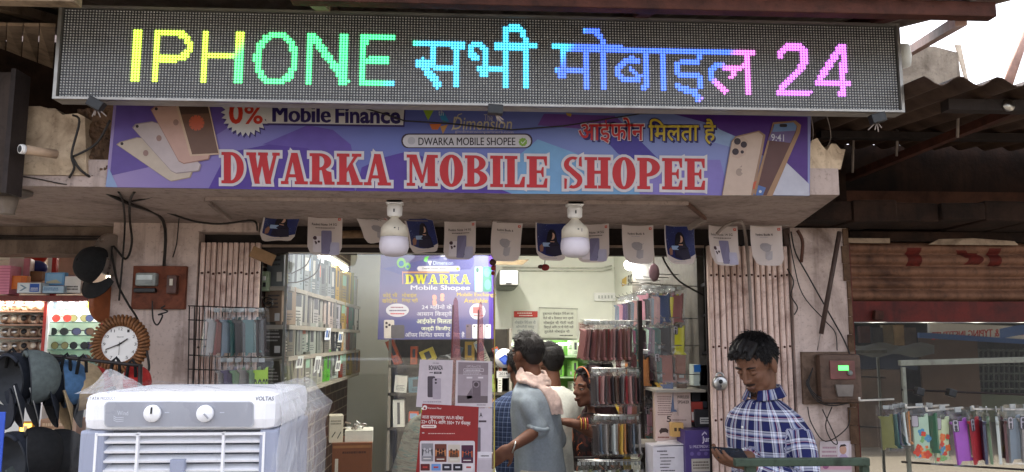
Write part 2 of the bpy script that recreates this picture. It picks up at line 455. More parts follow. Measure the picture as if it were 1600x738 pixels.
# ragged dark edge strip and old red band on the right pillar
p = MB()
for i in range(26):
    z = 2.13 - i*.085; wd = .012 + .03*random.random()
    p.span((1.835-wd, 3.742-.004*random.random(), z-.085), (1.8385, 3.7505, z-.002), RAW)
p.build('chipped_edge', sb)
p = MB(); p.span((-1.24, 3.83, 2.045), (1.552, 4.0, 2.131), DARKST); p.span((-.96, 3.80, 1.998), (1.14, 3.86, 2.04), DARKST)
p.bar((-.96, 3.785, 2.03), (1.14, 3.785, 2.04), .012, .012, mat('lintel_pipe', '#8a7768', .6)); p.build('lintel', sb)
p = MB(); p.span((-1.24, 3.72, 2.088), (-.965, 3.829, 2.1305), PLASTER); p.build('plaster_ledge', sb)
p = MB(); p.span((-1.24, 3.99, .15), (-1.0, 6.9, 2.5), BRICK); p.build('interior_wall', sb)
p = MB(); p.span((1.28, 3.99, .15), (1.552, 6.9, 2.5), WHITEW); p.build('interior_wall', sb)
p = MB(); p.span((-1.24, 6.905, .15), (1.552, 7.1, 2.5), WHITEW); p.build('interior_wall', sb)
p = MB(); p.span((-1.24, 4.07, 2.505), (1.552, 7.1, 2.65), WHITEW); p.build('ceiling', sb)
p = MB(); p.span((-1.63, 3.6, .105), (1.84, 7.1, .146), mat('floor_tile', '#b8ada0', .3, .1, 5)); p.build('floor', sb)
# canopy: underside seen from below, slightly askew at its right end
p = MB()
p.prism([(-7.5, 2.87, 2.132), (1.385, 2.87, 2.132), (1.575, 3.749, 2.132), (1.575, 4.1, 2.132), (-7.5, 4.1, 2.132)], (0, 0, .1), PLASTER2)
p.build('canopy_slab', sb)
p = MB()
gx = [(-1.36, 2.232), (1.26, 2.232), (1.26, 2.5), (-1.36, 2.5)]
p.prism([(x, 2.9, z) for x, z in gx], (0, .12, 0), RAW)
p.build('canopy_beam', sb)
# the end of the beam where plaster has fallen away
p = MB(); rg = random.Random(3)
top = [(1.262 + .16*i/9, 2.30 + .035*rg.random() + (.03 if i in (2, 3, 6) else 0)) for i in range(10)]
p.prism([(1.262, 2.88, 2.2325)] + [(x, 2.88, z) for x, z in top] + [(1.40, 2.88, 2.2325)], (0, .14, 0), OLDPL); p.build('broken_plaster', sb)
p = MB(); rg = random.Random(5)
top = [(-1.60 + .235*i/9, 2.405 + .02*rg.random() - .035*(i/9)**2) for i in range(10)]
p.prism([(-1.62, 2.855, 2.172)] + [(x, 2.855, z) for x, z in top] + [(-1.345, 2.855, 2.172)], (0, .1, 0), OLDPL); p.build('broken_plaster', sb)
p = MB(); rows = []                              # rough masonry lump beside the banner
for j in range(31):
    row = []
    for i in range(19):
        a = at(112+68*i/18, 170+122*j/30, 2.90); k = mnoise.noise(Vector((a.x*22, 3, a.z*22)))+.6*mnoise.noise(Vector((a.x*60, 7, a.z*60)))
        row.append((a.x, 2.895-.030*k+.05*(abs(i-9)/9)**4, max(2.134, a.z)))
    rows.append(row)
p.sheet(rows, RAW, False); p.span((-1.40, 2.93, 2.235), (-1.27, 3.0, 2.42), RAW)
for i in range(14): a = at(116+56*rg.random(), 262+26*rg.random(), 2.88); p.ball(a, (.012+.014*rg.random(), .012, .010+.008*rg.random()), RAW, None, 7, 5)
p.build('rubble_masonry', sb)
p = MB(); p.span((-7.5, 2.862, 2.1325), (-1.28, 2.869, 2.171), PLASTER2); p.build('drip_edge', sb)
p = MB(); p.span((-7.5, 3.78, 2.24), (1.86, 4.1, 3.0), MOLD); p.span((-7.5, 4.2, 2.9), (1.7, 7, 6.4), PLASTER2); p.build('wall_with_sun_block', sb)  # the high storey is unseen, added to keep the sun off the front
a, b_ = at(1400, 160, 3.6), at(1496, 73, 3.6); p = MB(); p.prism([(a.x, 3.6, a.z), (b_.x+.01, 3.6, a.z), (b_.x, 3.6, b_.z-.03), (b_.x-.12, 3.6, b_.z), (a.x+.1, 3.6, b_.z-.01), (a.x, 3.6, b_.z-.06)], (0, .3, 0), GREY_WALL); p.build('parapet_block', sb)
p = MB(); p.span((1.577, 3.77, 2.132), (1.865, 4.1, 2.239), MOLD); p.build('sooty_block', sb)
# a rolled up mat and scraps of wood stuffed above the opening
p = MB(); 
p.tube([(-.72, 3.72, 2.075), (-.45, 3.71, 2.08)], .018, mat('rag_cloth', '#9a7a5c', .9, .3))
p.tube([(-.44, 3.71, 2.07), (-.2, 3.72, 2.075)], [.02, .014], mat('rag_cloth', '#9a7a5c')); p.build('rolled_rag', sb)
p = MB(); p.bar((-.96, 3.60, 1.985), (-.865, 3.62, 1.945), .035, .05, mat('cardboard', '#8a6a4a', .85, .15)); 
tag(p.build('wood_scrap'), 'short brown wood scrap tilted under the lintel beside the left gate', 'wood scrap')

# ---- collapsible gates
GATE = grimy('gate_paint', '#d8bfb2', '#7a5040', .3, 9, True, .6, .2)
def gate(x0, x1, n, label, z1):
    gt = thing('collapsible_gate', label, 'gate', ((x0+x1)/2, 3.79, .1)); pitch = (x1-x0)/n
    for i in range(n):
        x = x0 + pitch*(i+.5); q = MB(); wd = pitch*.64; yo = .006*(i % 2)
        q.box((x, 3.775+yo, (z1+.1)/2), (pitch*.80, .03, z1-.1), GATE, None, .005)
        q.box((x-pitch*.2, 3.758+yo, (z1+.1)/2), (pitch*.16, .006, z1-.1), GATE, None, .002)
        for z in (.45, .9, 1.22, 1.56, 1.9):
            zz = z + .004*math.sin(i*2.1)
            q.lathe([(.0065, -.004), (.005, .003), (0, .004)], (x+pitch*.1, 3.759+yo, zz), RUSTB, (0, -1, 0), 8)
        q.build('gate_channel', gt)
    q = MB()
    q.span((x0+.002, 3.812, .1), (x1-.002, 3.822, z1), DARKST)
    q.build('lattice_backing', gt)
    return gt
gate(-1.238, -.962, 11, 'folded cream steel gate behind the wire rack, left of the opening', 2.043)
gate(1.147, 1.548, 14, 'folded cream collapsible steel gate behind the man in the plaid shirt', 2.043)
q = thing('padlock', 'round silver padlock hanging on the folded gate beside the plaid shirt man', 'padlock', at(1125, 598, 3.70))
b = MB(); c = at(1125, 599, 3.70)
b.lathe([(.0, -.012), (.028, -.012), (.034, -.008), (.034, .008), (.028, .012), (0, .012)], c, STEEL, (0, -1, 0), 24); b.build('body', q)
b = MB(); b.tube([c + Vector((.018*math.cos(a), 0, .026+.022*math.sin(a))) for a in [math.pi*i/8 for i in range(9)]], .005, STEEL); b.build('shackle', q)
b = MB(); b.lathe([(.01, .0125), (.01, .0145), (0, .0145)], c + Vector((.0, 0, .008)), BLACK, (0, -1, 0), 12); b.span((c.x-.002, c.y-.0148, c.z-.02), (c.x+.002, c.y-.0124, c.z-.006), BLACK); b.build('keyhole', q)

# ---- tin roof above the sign
def corrugated(x0, x1, y0, y1, zf, pitch, amp, m, th=.003, sag=0.0):
    q = MB(); nx = int((x1-x0)/pitch*8); ny = 10; rows = []
    for j in range(ny+1):
        y = y0 + (y1-y0)*j/ny
        rows.append([(x0+(x1-x0)*i/nx, y, zf(y) + amp*math.sin(2*math.pi*(x0+(x1-x0)*i/nx)/pitch) + sag*math.sin(x0+i*.05)*.4) for i in range(nx+1)])
    q.sheet(rows, m); q.sheet([[(a, b, c+th) for a, b, c in r] for r in rows[::-1]], m)
    fr, bk_ = rows[0], rows[-1]
    for e in (fr, bk_): q.sheet([e, [(a, b, c+th) for a, b, c in e]], m)
    return q
rt = thing('tin_roof', 'rusty corrugated tin awning roof above the bright display board', 'awning', (-.8, 3.1, 2.7))
zf = lambda y: 2.69 + (y-2.36)*.26
corrugated(-7.5, 1.74, 2.34, 3.95, zf, .11, .014, TIN).build('roof_sheet', rt)
q = MB(); q.bar((-.55, 2.40, 2.655), (1.70, 2.40, 2.655), .045, .05, RUSTB, bev=.004); q.build('edge_beam', rt)
q = MB(); q.bar((-7.5, 2.42, 2.642), (-1.2, 2.42, 2.642), .05, .05, TIMBER, bev=.005); q.build('edge_beam', rt)
for x in (-2.2, -1.66, -.5, .6, 1.45):
    q = MB(); q.bar((x, 2.46, zf(2.46)-.036), (x, 3.78, zf(3.78)-.036), .05, .035, RUSTB if x > 0 else TIMBER); q.build('rafter', rt)
q = MB(); q.bar((1.62, 2.44, 2.64), (2.10, 3.62, 2.96), .035, .035, mat('pinkish_pipe', '#b08d80', .6, .2)); q.build('strut', rt)
# sloping boards on the left, under the roof
q = MB()
a = [at(-40, 40, 2.75), at(88, 42, 2.75), at(84, 108, 3.5), at(-40, 60, 3.5)]
for k in range(5):
    f0, f1 = k/5, (k+.94)/5
    p0 = a[0].lerp(a[1], f0); p1 = a[0].lerp(a[1], f1); p2 = a[3].lerp(a[2], f1); p3 = a[3].lerp(a[2], f0)
    q.prism([p0, p1, p2, p3], (0, 0, .012), TIMBER)
q.build('soffit_board', rt)
# thin poles against the sky on the right
q = MB(); q.tube([at(1612, 20, 4.6), at(1570, 146, 4.6)], .03, mat('pinkish_pipe', '#b08d80')); 
tag(q.build('pole'), 'slanted pinkish pole standing against the white sky past the right awning', 'pole')
q = MB(); a, b = at(1493, 70, 3.85), at(1516, 150, 3.85); q.prism([a, a+Vector((.03, 0, 0)), b+Vector((.008, 0, 0)), b], (0, .01, 0), mat('pale_strip', '#cfc0ac', .7)); 
tag(q.build('torn_strip'), 'thin pale strip of torn tin hanging beside the concrete parapet block', 'tin strip')
q = MB()
q.lathe([(0, 0), (.03, .01), (.036, .05), (.03, .09), (0, .1)], at(1410, 108, 2.85), WHITEW, (0, 0, 1), 16)
tag(q.build('water_jug'), 'pale rounded jug behind the right end of the display board', 'jug')

# ---- right neighbour: awning, dark wall, shutter and glass front
ra = thing('neighbour_awning', 'low wavy brown tin awning over the rusty shutter on the right', 'awning', (2.6, 3.2, 2.5))
zr = lambda y: 2.462 + (y-2.55)*.085
corrugated(1.53, 4.6, 2.52, 3.9, zr, .135, .016, TIN2).build('roof_sheet', ra)
q = MB(); q.bar((1.72, 2.72, 2.435), (4.6, 2.72, 2.435), .05, .04, DARKST); q.build('purlin', ra)
q = MB(); q.bar((1.56, 3.4, 2.50), (4.6, 3.4, 2.50), .05, .03, DARKST); q.build('purlin', ra)
q = MB(); q.bar(at(1640, 150, 2.75), at(1325, 278, 3.80), .035, .035, RUSTB); q.build('brace', ra)
for px_, y0, y1, Y in ((1334, 190, 270, 3.6), (1403, 165, 244, 3.45), (1498, 152, 215, 3.1)):
    q = MB(); q.tube([at(px_, y0, Y), at(px_-2, y1, Y)], .006, WIREG); q.build('hanger_rod', ra)
q = MB(); q.lathe([(0, -.006), (.022, -.004), (.022, .004), (0, .006)], at(1576, 165, 2.69), STEEL, (0, -1, 0), 14); q.build('bolt_head', ra)
ns = thing('neighbour_shop', 'closed shop on the right with a rusty shutter and red framed mirror glass', 'building', (2.6, 3.9, 0))
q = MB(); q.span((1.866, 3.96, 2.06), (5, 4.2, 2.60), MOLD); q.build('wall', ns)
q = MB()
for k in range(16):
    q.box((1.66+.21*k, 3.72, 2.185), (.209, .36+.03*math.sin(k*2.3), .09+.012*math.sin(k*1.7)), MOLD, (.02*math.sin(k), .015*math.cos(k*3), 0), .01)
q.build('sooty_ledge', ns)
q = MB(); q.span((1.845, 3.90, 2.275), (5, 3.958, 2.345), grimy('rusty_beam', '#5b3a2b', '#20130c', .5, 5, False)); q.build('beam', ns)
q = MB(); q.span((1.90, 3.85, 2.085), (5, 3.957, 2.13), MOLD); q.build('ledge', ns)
q = MB(); a = at(1322, 376, 3.84); b = at(1390, 380, 3.84); q.span((a.x, 3.835, a.z-.012), (b.x, 3.849, a.z+.012), TIMBER)
a = at(1450, 378, 3.84); b = at(1592, 380, 3.84); q.prism([(a.x, 3.842, a.z-.014), (b.x, 3.842, a.z-.014), (b.x-.02, 3.842, a.z+.006), ((a.x+b.x)/2, 3.842, a.z+.02), (a.x+.06, 3.842, a.z+.014)], (0, .006, 0), TIMBER); q.build('batten', ns)
SHUT = grimy('rusty_shutter', '#76533f', '#2a1710', .45, 5, True, .7, .35)
q = MB(); z0, z1 = 1.785, 2.083; n = 5; prof = []
for i in range(n):
    for k in range(8):
        tt = k/8; prof.append((3.912 - .032*math.sin(math.pi*tt)**.7, z0 + (z1-z0)*(i+tt)/n))
prof.append((3.912, z1))
q.sheet([[(1.905, y, z), (3.4, y, z), (5, y, z)] for y, z in prof], SHUT, True)
shut = q.build('shutter', ns)
# remains of red lettering painted across the ribs
q = MB(); REDL = grimy('faded_red_paint', '#5e1c13', '#33150e', .6, 16, False)
def on_shutter(x, z):
    i = (z-z0)/(z1-z0)*n; tt = i - math.floor(i); return (x, 3.912 - .032*math.sin(math.pi*tt)**.7 - .0015, z)
def patch(pa, pb, lean=0.0, wave=0):
    a = at(pa[0], pa[1], 3.9); b = at(pb[0], pb[1], 3.9); rows = []
    for j in range(25):
        z = a.z + (b.z-a.z)*j/24; sh = lean*j/24 + wave*math.sin(math.pi*j/24)
        rows.append([on_shutter(a.x+sh+(b.x-a.x)*i/4, z) for i in range(5)])
    q.sheet(rows, REDL)
patch((1414, 388), (1438, 416)); patch((1490, 392), (1507, 404), .05); patch((1503, 396), (1528, 414), 0, .02); patch((1541, 389), (1562, 416))
q.build('lettering', shut)
q = MB(); q.span((1.905, 3.868, 1.683), (5, 3.95, 1.783), RED_PAINT); q.build('lintel', ns)
q = MB(); q.span((1.845, 3.862, 0.1), (1.903, 3.95, 2.08), RED_PAINT); q.build('door_frame', ns)
q = MB(); a = at(1372, 493, 3.85); q.box(a, (.045, .03, .045), RUSTB, (0, .1, 0), .004); q.build('hasp', ns)
m = bpy.data.materials.new('mirror_glass'); m.use_nodes = True; t = NT(m)
t.b.inputs['Base Color'].default_value = (.030, .028, .026, 1); t.b.inputs['Roughness'].default_value = .5
gl = t.new('ShaderNodeBsdfGlossy'); gl.inputs['Roughness'].default_value = .012; gl.inputs['Color'].default_value = (.85, .85, .80, 1)
mx = t.new('ShaderNodeMixShader'); dirt = t.noise(t.coord(), 3, 6, .6)
t.link(t.math('MULTIPLY_ADD', dirt, -.25, .80), mx.inputs[0]); t.link(t.b.outputs[0], mx.inputs[1]); t.link(gl.outputs[0], mx.inputs[2])
t.link(mx.outputs[0], t.n['Material Output'].inputs[0])
q = MB(); q.span((1.905, 3.925, 0.4), (5, 3.935, 1.681), m); q.build('glass_pane', ns)
q = MB(); q.span((1.905, 3.90, .1), (5, 3.95, .398), RED_PAINT); q.build('sill', ns)
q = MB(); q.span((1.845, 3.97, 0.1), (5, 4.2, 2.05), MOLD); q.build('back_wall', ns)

# ================================================================== LED DISPLAY BOARD
# strokes of the scrolling message (photo pixels on the plane of the board, half width), lit wherever a lamp of the grid lies on one
STROKES = []
def stroke(pts, hw): STROKES.append((pts, hw))
stroke([(216,45),(212,128)],7.6)
stroke([(247,46),(242.5,128)],5.2); stroke([(247,50.5),(280,51),(290,58),(296,68),(295,78),(287,88),(275,91.5),(244,91.5)],5.4)
stroke([(323,47),(319,129)],5.2); stroke([(376.5,48),(373,130)],7.2); stroke([(323,88),(374,88.5)],4.8)
stroke([(424,55.5),(443,55.5),(454,65),(459,80),(459,103),(453,118),(441,127),(417,127),(407,117),(402,104),(402,85),(405,74),(413,62),(424,55.5)],5.4)
stroke([(486,52),(483,132)],5.2); stroke([(488,54),(541,130)],6.2); stroke([(539.5,53),(537,133.5)],6.8)
stroke([(569.5,54),(567,134.5)],4.9); stroke([(565,58.7),(616,58.7)],4.9); stroke([(569,94),(610,94.5)],4.8); stroke([(563,129.5),(615,130)],5.2)
stroke([(647,68.4),(726,71)],4.7); stroke([(675.5,68),(674.5,102)],4.7); stroke([(672,101),(685,106),(708,106)],4.5); stroke([(713,70),(711,138)],4.9)
stroke([(656,92),(662,104),(672,116),(687,136)],6); stroke([(651,99),(674,100)],5)
stroke([(748,89.5),(738,88),(734,84),(734,77),(742,69.7),(751.5,69.7),(758,77),(757.5,96),(756,111)],4.6)
stroke([(744,107.5),(790,107.5)],4.4); stroke([(749,116),(761,116)],4.8); stroke([(790,44),(789,139)],4.6); stroke([(771,72),(841,73)],4.6)
stroke([(788,45),(801,43.5),(810,44),(817,52),(821.6,64),(822,70),(820,139)],4.6)
stroke([(863,73.5),(1040,78.5),(1181,82)],4.5)
stroke([(881.5,74),(880,112)],4.5); stroke([(867,110),(884,110)],4.6); stroke([(872,118),(884,118)],4.6); stroke([(884,109.5),(917,109.5)],4.3); stroke([(918,75),(916.5,141)],4.5)
stroke([(913,48),(931.6,48.5),(937,55),(942,64),(944.5,75),(944,141)],4.5)
stroke([(999,95.5),(986.6,92.5),(975,96.4),(967,106),(967,117),(975,125),(986.6,126),(1002,123)],4.5); stroke([(984,104),(992,113.5),(1002,121)],3.2); stroke([(1009,79),(1008,143)],4.5)
stroke([(1036,79),(1035.5,143)],4.5)
stroke([(1091,82),(1091,97),(1070,95.5),(1060,100),(1057,108),(1060,116),(1068,119.5),(1078,118),(1088,116),(1095,122),(1096,132),(1090,138)],4.4); stroke([(1055,134),(1068,139),(1085,143),(1094,157)],4.9)
stroke([(1136,146),(1115.7,128),(1110.5,115.7),(1113,107),(1119,103),(1126,101),(1135,106),(1149,107.8),(1163,103.4)],4.4); stroke([(1149,108),(1142,123)],4.4); stroke([(1168,82),(1168,146.5)],4.5)
stroke([(1217,91),(1222.7,79),(1231,73),(1249,73),(1257,81),(1257,98),(1249,110),(1233,125),(1219,141)],5.2); stroke([(1212,145),(1268,145)],4.9)
stroke([(1316,71),(1279.6,126)],5.2); stroke([(1275,129.5),(1331,130)],4.9); stroke([(1319,71),(1316,152)],5.2)
def to_px(p):
    a = Vector(p) - Vector((0, 0, CZ)); cp, sp, cy, sy = math.cos(PITCH), math.sin(PITCH), math.cos(YAW), math.sin(YAW)
    f = a.dot(Vector((sy*cp, cy*cp, sp)))
    return 800 + F*a.dot(Vector((cy, -sy, 0)))/f, 369 - F*a.dot(Vector((-sy*sp, -cy*sp, cp)))/f
def is_lit(c, r):
    X, Y = to_px((SX0 + (c+.5)*.01, YS, SZ1 - (r+.5)*RZ))
    for pts, hw in STROKES:
        n = len(pts) - 1
        for i in range(n):
            (ax, ay), (bx, by) = pts[i], pts[i+1]
            t_ = ((X-ax)*(bx-ax) + (Y-ay)*(by-ay)) / ((bx-ax)**2 + (by-ay)**2)
            if t_ < 0:
                if i == 0: continue
                t_ = 0
            if t_ > 1:
                if i == n-1: continue
                t_ = 1
            if (X-ax-t_*(bx-ax))**2 + (Y-ay-t_*(by-ay))**2 <= hw*hw: return True
    return False
ls = thing('display_board', 'long illuminated dot matrix board scrolling the words IPHONE and 24 in rainbow colours', 'sign', (.077, 2.7, 2.39))
SX0, SZ1, YS, RZ = -1.363, 2.704, 2.66, .0096
q = MB(); q.span((SX0-.010, 2.672, SZ1-.315), (SX0+2.890, 2.712, SZ1+.008), DARKST); q.span((SX0-.011, 2.6715, SZ1-.3175), (SX0+2.891, 2.7125, SZ1-.3152), mat('grey_sheet', '#8f8b86', .4, .1)); q.build('cabinet', ls)
ALU = mat('aluminium_trim', '#9a9690', .4, .1, metal=.7)
q = MB()
q.span((SX0-.013, 2.648, SZ1+.001), (SX0+2.893, 2.671, SZ1+.009), ALU); q.span((SX0-.013, 2.648, SZ1-.3165), (SX0+2.893, 2.671, SZ1-.3085), ALU)
q.span((SX0-.013, 2.648, SZ1-.3083), (SX0-.002, 2.671, SZ1+.0008), ALU); q.span((SX0+2.882, 2.648, SZ1-.3083), (SX0+2.893, 2.671, SZ1+.0008), ALU)
q.build('frame', ls)
m, t = base('lamp_mask', .5)
v = t.coord(); t.link(t.mix(t.noise(v, 5, 3), (.030, .031, .034), (.040, .041, .044)), t.b.inputs['Base Color'])
q = MB()
for i in range(9):
    for j in range(2):
        q.span((SX0+.32*i+.0006, 2.662, SZ1-.1536*(j+1)+.0006), (SX0+.32*(i+1)-.0006, 2.671, SZ1-.1536*j-.0006), m)
q.build('module', ls)
def lamp_color(c, r):
    s_ = c + .65*((r+.5) - 16)                                # colour bands run slantwise across the board
    stops = [(54, (.62, 1, .03)), (58, (.05, 1, .22)), (112, (.03, 1, .30)), (116, (.03, .55, 1)), (165, (.02, .62, 1)), (169, (.02, .12, 1)), (224, (.02, .14, 1)), (228, (1, .16, .85)), (252, (.72, .14, 1))]
    if s_ <= stops[0][0]: return stops[0][1]
    for (a, ca), (b, cb_) in zip(stops, stops[1:]):
        if s_ < b: f = (s_-a)/(b-a); return tuple(x+(y-x)*f for x, y in zip(ca, cb_))
    return stops[-1][1]
def lamps(cells, rad, ht, m, name, colours=False):
    N = 6; vs = []; fs = []; cl = []
    for c, r in cells:
        x = SX0 + (c+.5)*.01; z = SZ1 - (r+.5)*RZ; o = len(vs)
        for k in range(N):
            a = 2*math.pi*(k+.5)/N; vs.append((x+rad*math.cos(a), 2.6618, z+rad*math.sin(a)))
        for k in range(N):
            a = 2*math.pi*(k+.5)/N; vs.append((x+rad*.72*math.cos(a), 2.662-ht*.75, z+rad*.72*math.sin(a)))
        vs.append((x, 2.662-ht, z))
        for k in range(N):
            b = (k+1) % N
            fs += [(o+k, o+N+k, o+N+b, o+b), (o+N+k, o+2*N, o+N+b)]
        if colours:
            lc = lamp_color(c, r); wm = lambda k: tuple(x+(1-x)*k for x in lc)
            cl += [lc]*N + [wm(.02)]*N + [wm(.11)]
    me = bpy.data.meshes.new(name); off = wloc(ls)
    me.from_pydata([(a-off.x, b-off.y, c-off.z) for a, b, c in vs], [], fs); me.materials.append(m)
    if colours:
        at_ = me.attributes.new('lamp', 'FLOAT_COLOR', 'POINT')
        at_.data.foreach_set('color', [x for c in cl for x in (*c, 1)])
    me.polygons.foreach_set('use_smooth', [True]*len(fs)); me.update()
    o = bpy.data.objects.new(name, me); col.objects.link(o); o.parent = ls; return o
lit = {(c, r) for r in range(32) for c in range(288) if is_lit(c, r)}
dead = [(c, r) for r in range(32) for c in range(288) if (c, r) not in lit]
o = lamps(dead, .0033, .0035, mat('unlit_lamp_lens', '#b4b4b2', .3, .1, 40), 'unlit_lamp'); o['kind'] = 'stuff'
m = bpy.data.materials.new('lit_lamp'); m.use_nodes = True; t = NT(m)
an = t.new('ShaderNodeAttribute', attribute_name='lamp'); t.b.inputs['Base Color'].default_value = (.2, .2, .2, 1)
t.link(an.outputs['Color'], t.b.inputs['Emission Color']); t.b.inputs['Emission Strength'].default_value = LAMP_STRENGTH
for a, b in ((0, 118), (118, 170), (170, 244), (244, 288)):
    lamps([k for k in sorted(lit) if a <= k[0] < b], .0052, .0046, m, 'lit_lettering', True)
def clamp(px_, py_, lean):
    q = MB(); c = at(px_, py_, 2.64); q.box(c, (.052, .03, .034), BLACK, (0, lean, 0), .004)
    for k in range(4):
        a = random.random()*1.4-.7; q.tube([c+Vector((0, .005, -.01)), c+Vector((.05*math.sin(a+lean), -.005, -.03-.02*random.random()))], .0022, WIREG, 5)
    q.build('mounting_clamp', ls)
clamp(150, 163, .5); clamp(774, 172, 0.05); clamp(1371, 185, -.25)

# ================================================================== SHOP BANNER
YB = 2.85
def ink_(h):
    """vinyl ink, darkened to stand in for the shade on the banner"""
    return mat('vinyl_'+h.lstrip('#'), tuple(x*.50 for x in srgb(h)), .45, .06, 24, spec=.3)
bn = thing('shop_banner', 'wide purple and blue printed banner with big red slab letters on the canopy edge', 'banner', (0, 2.86, 2.13))
m, t = base('banner_vinyl', .42, 0, .4)
tc = t.new('ShaderNodeTexCoord'); sp = t.new('ShaderNodeSeparateXYZ'); t.link(tc.outputs['Object'], sp.inputs[0])
fx = t.math('MULTIPLY_ADD', sp.outputs[0], 1/2.55, .5)
c0 = t.ramp(fx, [(0, srgb('#b49ccc')), (.12, srgb('#8f7cc0')), (.26, srgb('#6f74bd')), (.42, srgb('#5c70bb')), (.58, srgb('#6d80c4')), (.72, srgb('#7f9ad0')), (.86, srgb('#8b9cd4')), (1, srgb('#9aa0d2'))])
cc = t.mix(t.math('MULTIPLY', t.noise(tc.outputs['Object'], 2.2, 3), .4), c0, srgb('#7a5ab0')); cc = t.mix(1.0, cc, (.5, .5, .5), 'MULTIPLY'); t.link(cc, t.b.inputs['Base Color'])  # ground colour darkened like the inks, shade put into the print
b = MB(); P_ = [at(x, y, YB) for x, y in ((165, 292.5), (1265, 306), (1268, 118), (182, 118))]
b.prism([(p.x, 2.85, p.z) for p in P_], (0, .012, 0), m); b.build('vinyl_sheet', bn)
d = Draw(YB)
V1, V2, V3, V4 = ink_('#6a4fae'), ink_('#5937a0'), ink_('#8f7fcb'), ink_('#9fb6e0')
# sweeps of colour
d.poly([(182, 163), (352, 166), (372, 190), (300, 235), (230, 262), (172, 275)], ink_('#6f55a8'), 1)
d.poly([(170, 262), (184, 293), (165, 292)], V4, 2)
d.poly([(345, 258), (360, 238), (420, 226), (480, 232), (545, 262), (555, 299), (326, 295)], V2, 2)
d.poly([(480, 196), (520, 203), (548, 226), (556, 262), (480, 232), (410, 226)], V1, 1)
d.poly([(600, 246), (640, 236), (700, 262), (760, 288), (800, 303), (590, 299), (556, 299), (565, 262)], V2, 1)
d.poly([(850, 178), (960, 181), (1000, 215), (945, 205), (890, 200), (840, 196)], ink_('#7d4fa2'), 1)
d.poly([(840, 218), (900, 240), (985, 283), (1010, 304), (800, 303), (760, 287)], ink_('#7fb0dc'), 1)
d.poly([(925, 196), (965, 240), (1010, 262), (1030, 250), (985, 205), (960, 190)], ink_('#4b3ba0'), 1)
d.poly([(1000, 304), (985, 262), (1060, 250), (1125, 250), (1140, 306)], V3, 2)
d.poly([(1050, 178), (1262, 183), (1262, 288), (1195, 245), (1150, 222), (1115, 195)], ink_('#5a2b8c'), 1)
d.poly([(1118, 200), (1155, 216), (1148, 232), (1112, 222)], V4, 2)
d.poly([(1226, 252), (1264, 288), (1264, 306), (1196, 305)], ink_('#d7d4e0'), 3)
# fan of handsets on the left
def phone(pts, fill, dark, lens):
    d.poly(pts, dark, 3.2); cx = sum(p[0] for p in pts)/len(pts); cy = sum(p[1] for p in pts)/len(pts)
    d.poly([(cx+(x-cx)*.965, cy+(y-cy)*.965) for x, y in pts], fill, 3.6)
    d.disc(*lens, 2.4, ink_('#3a2c30'), 4.4)
    ax, ay = cx*.45+lens[0]*.55+14, cy*.45+lens[1]*.55+4
    d.disc(ax, ay, 4.2, ink_('#b08a80'), 4.2, 4.8)
phone([(182, 226), (188, 222), (214, 215), (226, 216), (302, 268), (298, 278), (268, 284), (262, 281)], ink_('#dcc8b4'), ink_('#b99f88'), (191, 225))
d.k = .0012
phone([(207, 200), (212, 194), (238, 190), (248, 193), (315, 258), (312, 268), (276, 272), (268, 268)], ink_('#d8c6c4'), ink_('#ab9696'), (215, 198))
d.k = .0024
phone([(236, 172), (242, 167), (272, 165), (280, 167), (330, 240), (327, 250), (288, 257), (280, 253)], ink_('#e0b3a2'), ink_('#b58676'), (245, 171))
d.k = .0036
d.poly([(275, 164), (327, 164), (344, 242), (298, 245)], ink_('#e8c6a8'), 3.2); d.poly([(279, 164), (325, 164), (342, 240), (301, 242)], ink_('#5a4238'), 3.6)
d.poly([(284, 180), (327, 178), (342, 240), (301, 242)], ink_('#7e5a48'), 3.9)
for k in range(11):
    a = 2*math.pi*k/11; d.line([(308, 193), (308+12*math.cos(a), 193+12*math.sin(a))], 5, ink_('#d86a4a'), 4.1)
    d.k += .00003
d.k = 0
# starburst with 0% and the finance plate
n = 26; pts = []
for k in range(2*n):
    a = math.pi*k/n; rr = 38 if k % 2 == 0 else 31; pts.append((384+rr*1.02*math.cos(a), 176+rr*math.sin(a)))
d.poly([(x+2, y+3) for x, y in pts], ink_('#3c2870'), 3); d.poly(pts, ink_('#e6e0dc'), 4)
d.text('0', 358, 160, 380, 194.5, ink_('#d8341e'), 5, .03); d.text('%', 382, 165, 411, 194.5, ink_('#d8341e'), 5, .02)
d.poly([(412, 160), (634, 167), (632, 199), (419, 196)], ink_('#3c2870'), 3); d.poly([(410, 160), (632, 166), (630, 196), (417, 193)], ink_('#e6e0dc'), 4.4)
d.text('Mobile', 427, 165, 516, 191, ink_('#2d1c66'), 5, .034, .012); d.text('Finance', 524, 167, 626, 193, ink_('#2d1c66'), 5, .034, .012)
# partner mark and name pill
d.poly([(661, 172), (678, 172), (669, 189)], ink_('#a9c83c'), 3); d.poly([(686, 179), (694, 176), (702, 191), (690, 188)], ink_('#3d9bd0'), 3)
d.poly([(671, 194), (690, 194), (684, 203), (675, 203)], ink_('#d9743a'), 3); d.poly([(688, 198), (700, 195), (692, 210)], ink_('#d9a05a'), 3.4); d.poly([(690, 188), (700, 192), (694, 191)], ink_('#59b04a'), 3.6)
d.text('th', 685, 172, 693, 181, ink_('#e8e6ea'), 4)
d.text('The', 756, 179, 770, 189, ink_('#dcd3d8'), 4); d.text('Dimension', 707, 183, 799, 203, ink_('#d8c9a8'), 4, .004, .01, .12)
d.line([(706, 204), (716, 180), (722, 178)], 1.4, ink_('#d8c9a8'), 4.2)
d.text('gindimensionpartners.com', 711, 203.5, 802, 209, ink_('#c9bcc6'), 4, 0, .012)
d.rrect(627, 209, 832, 232, 10.5, ink_('#3a1c30'), 3); d.rrect(629.5, 211, 829.5, 230.5, 9.5, ink_('#e4dde0'), 4)
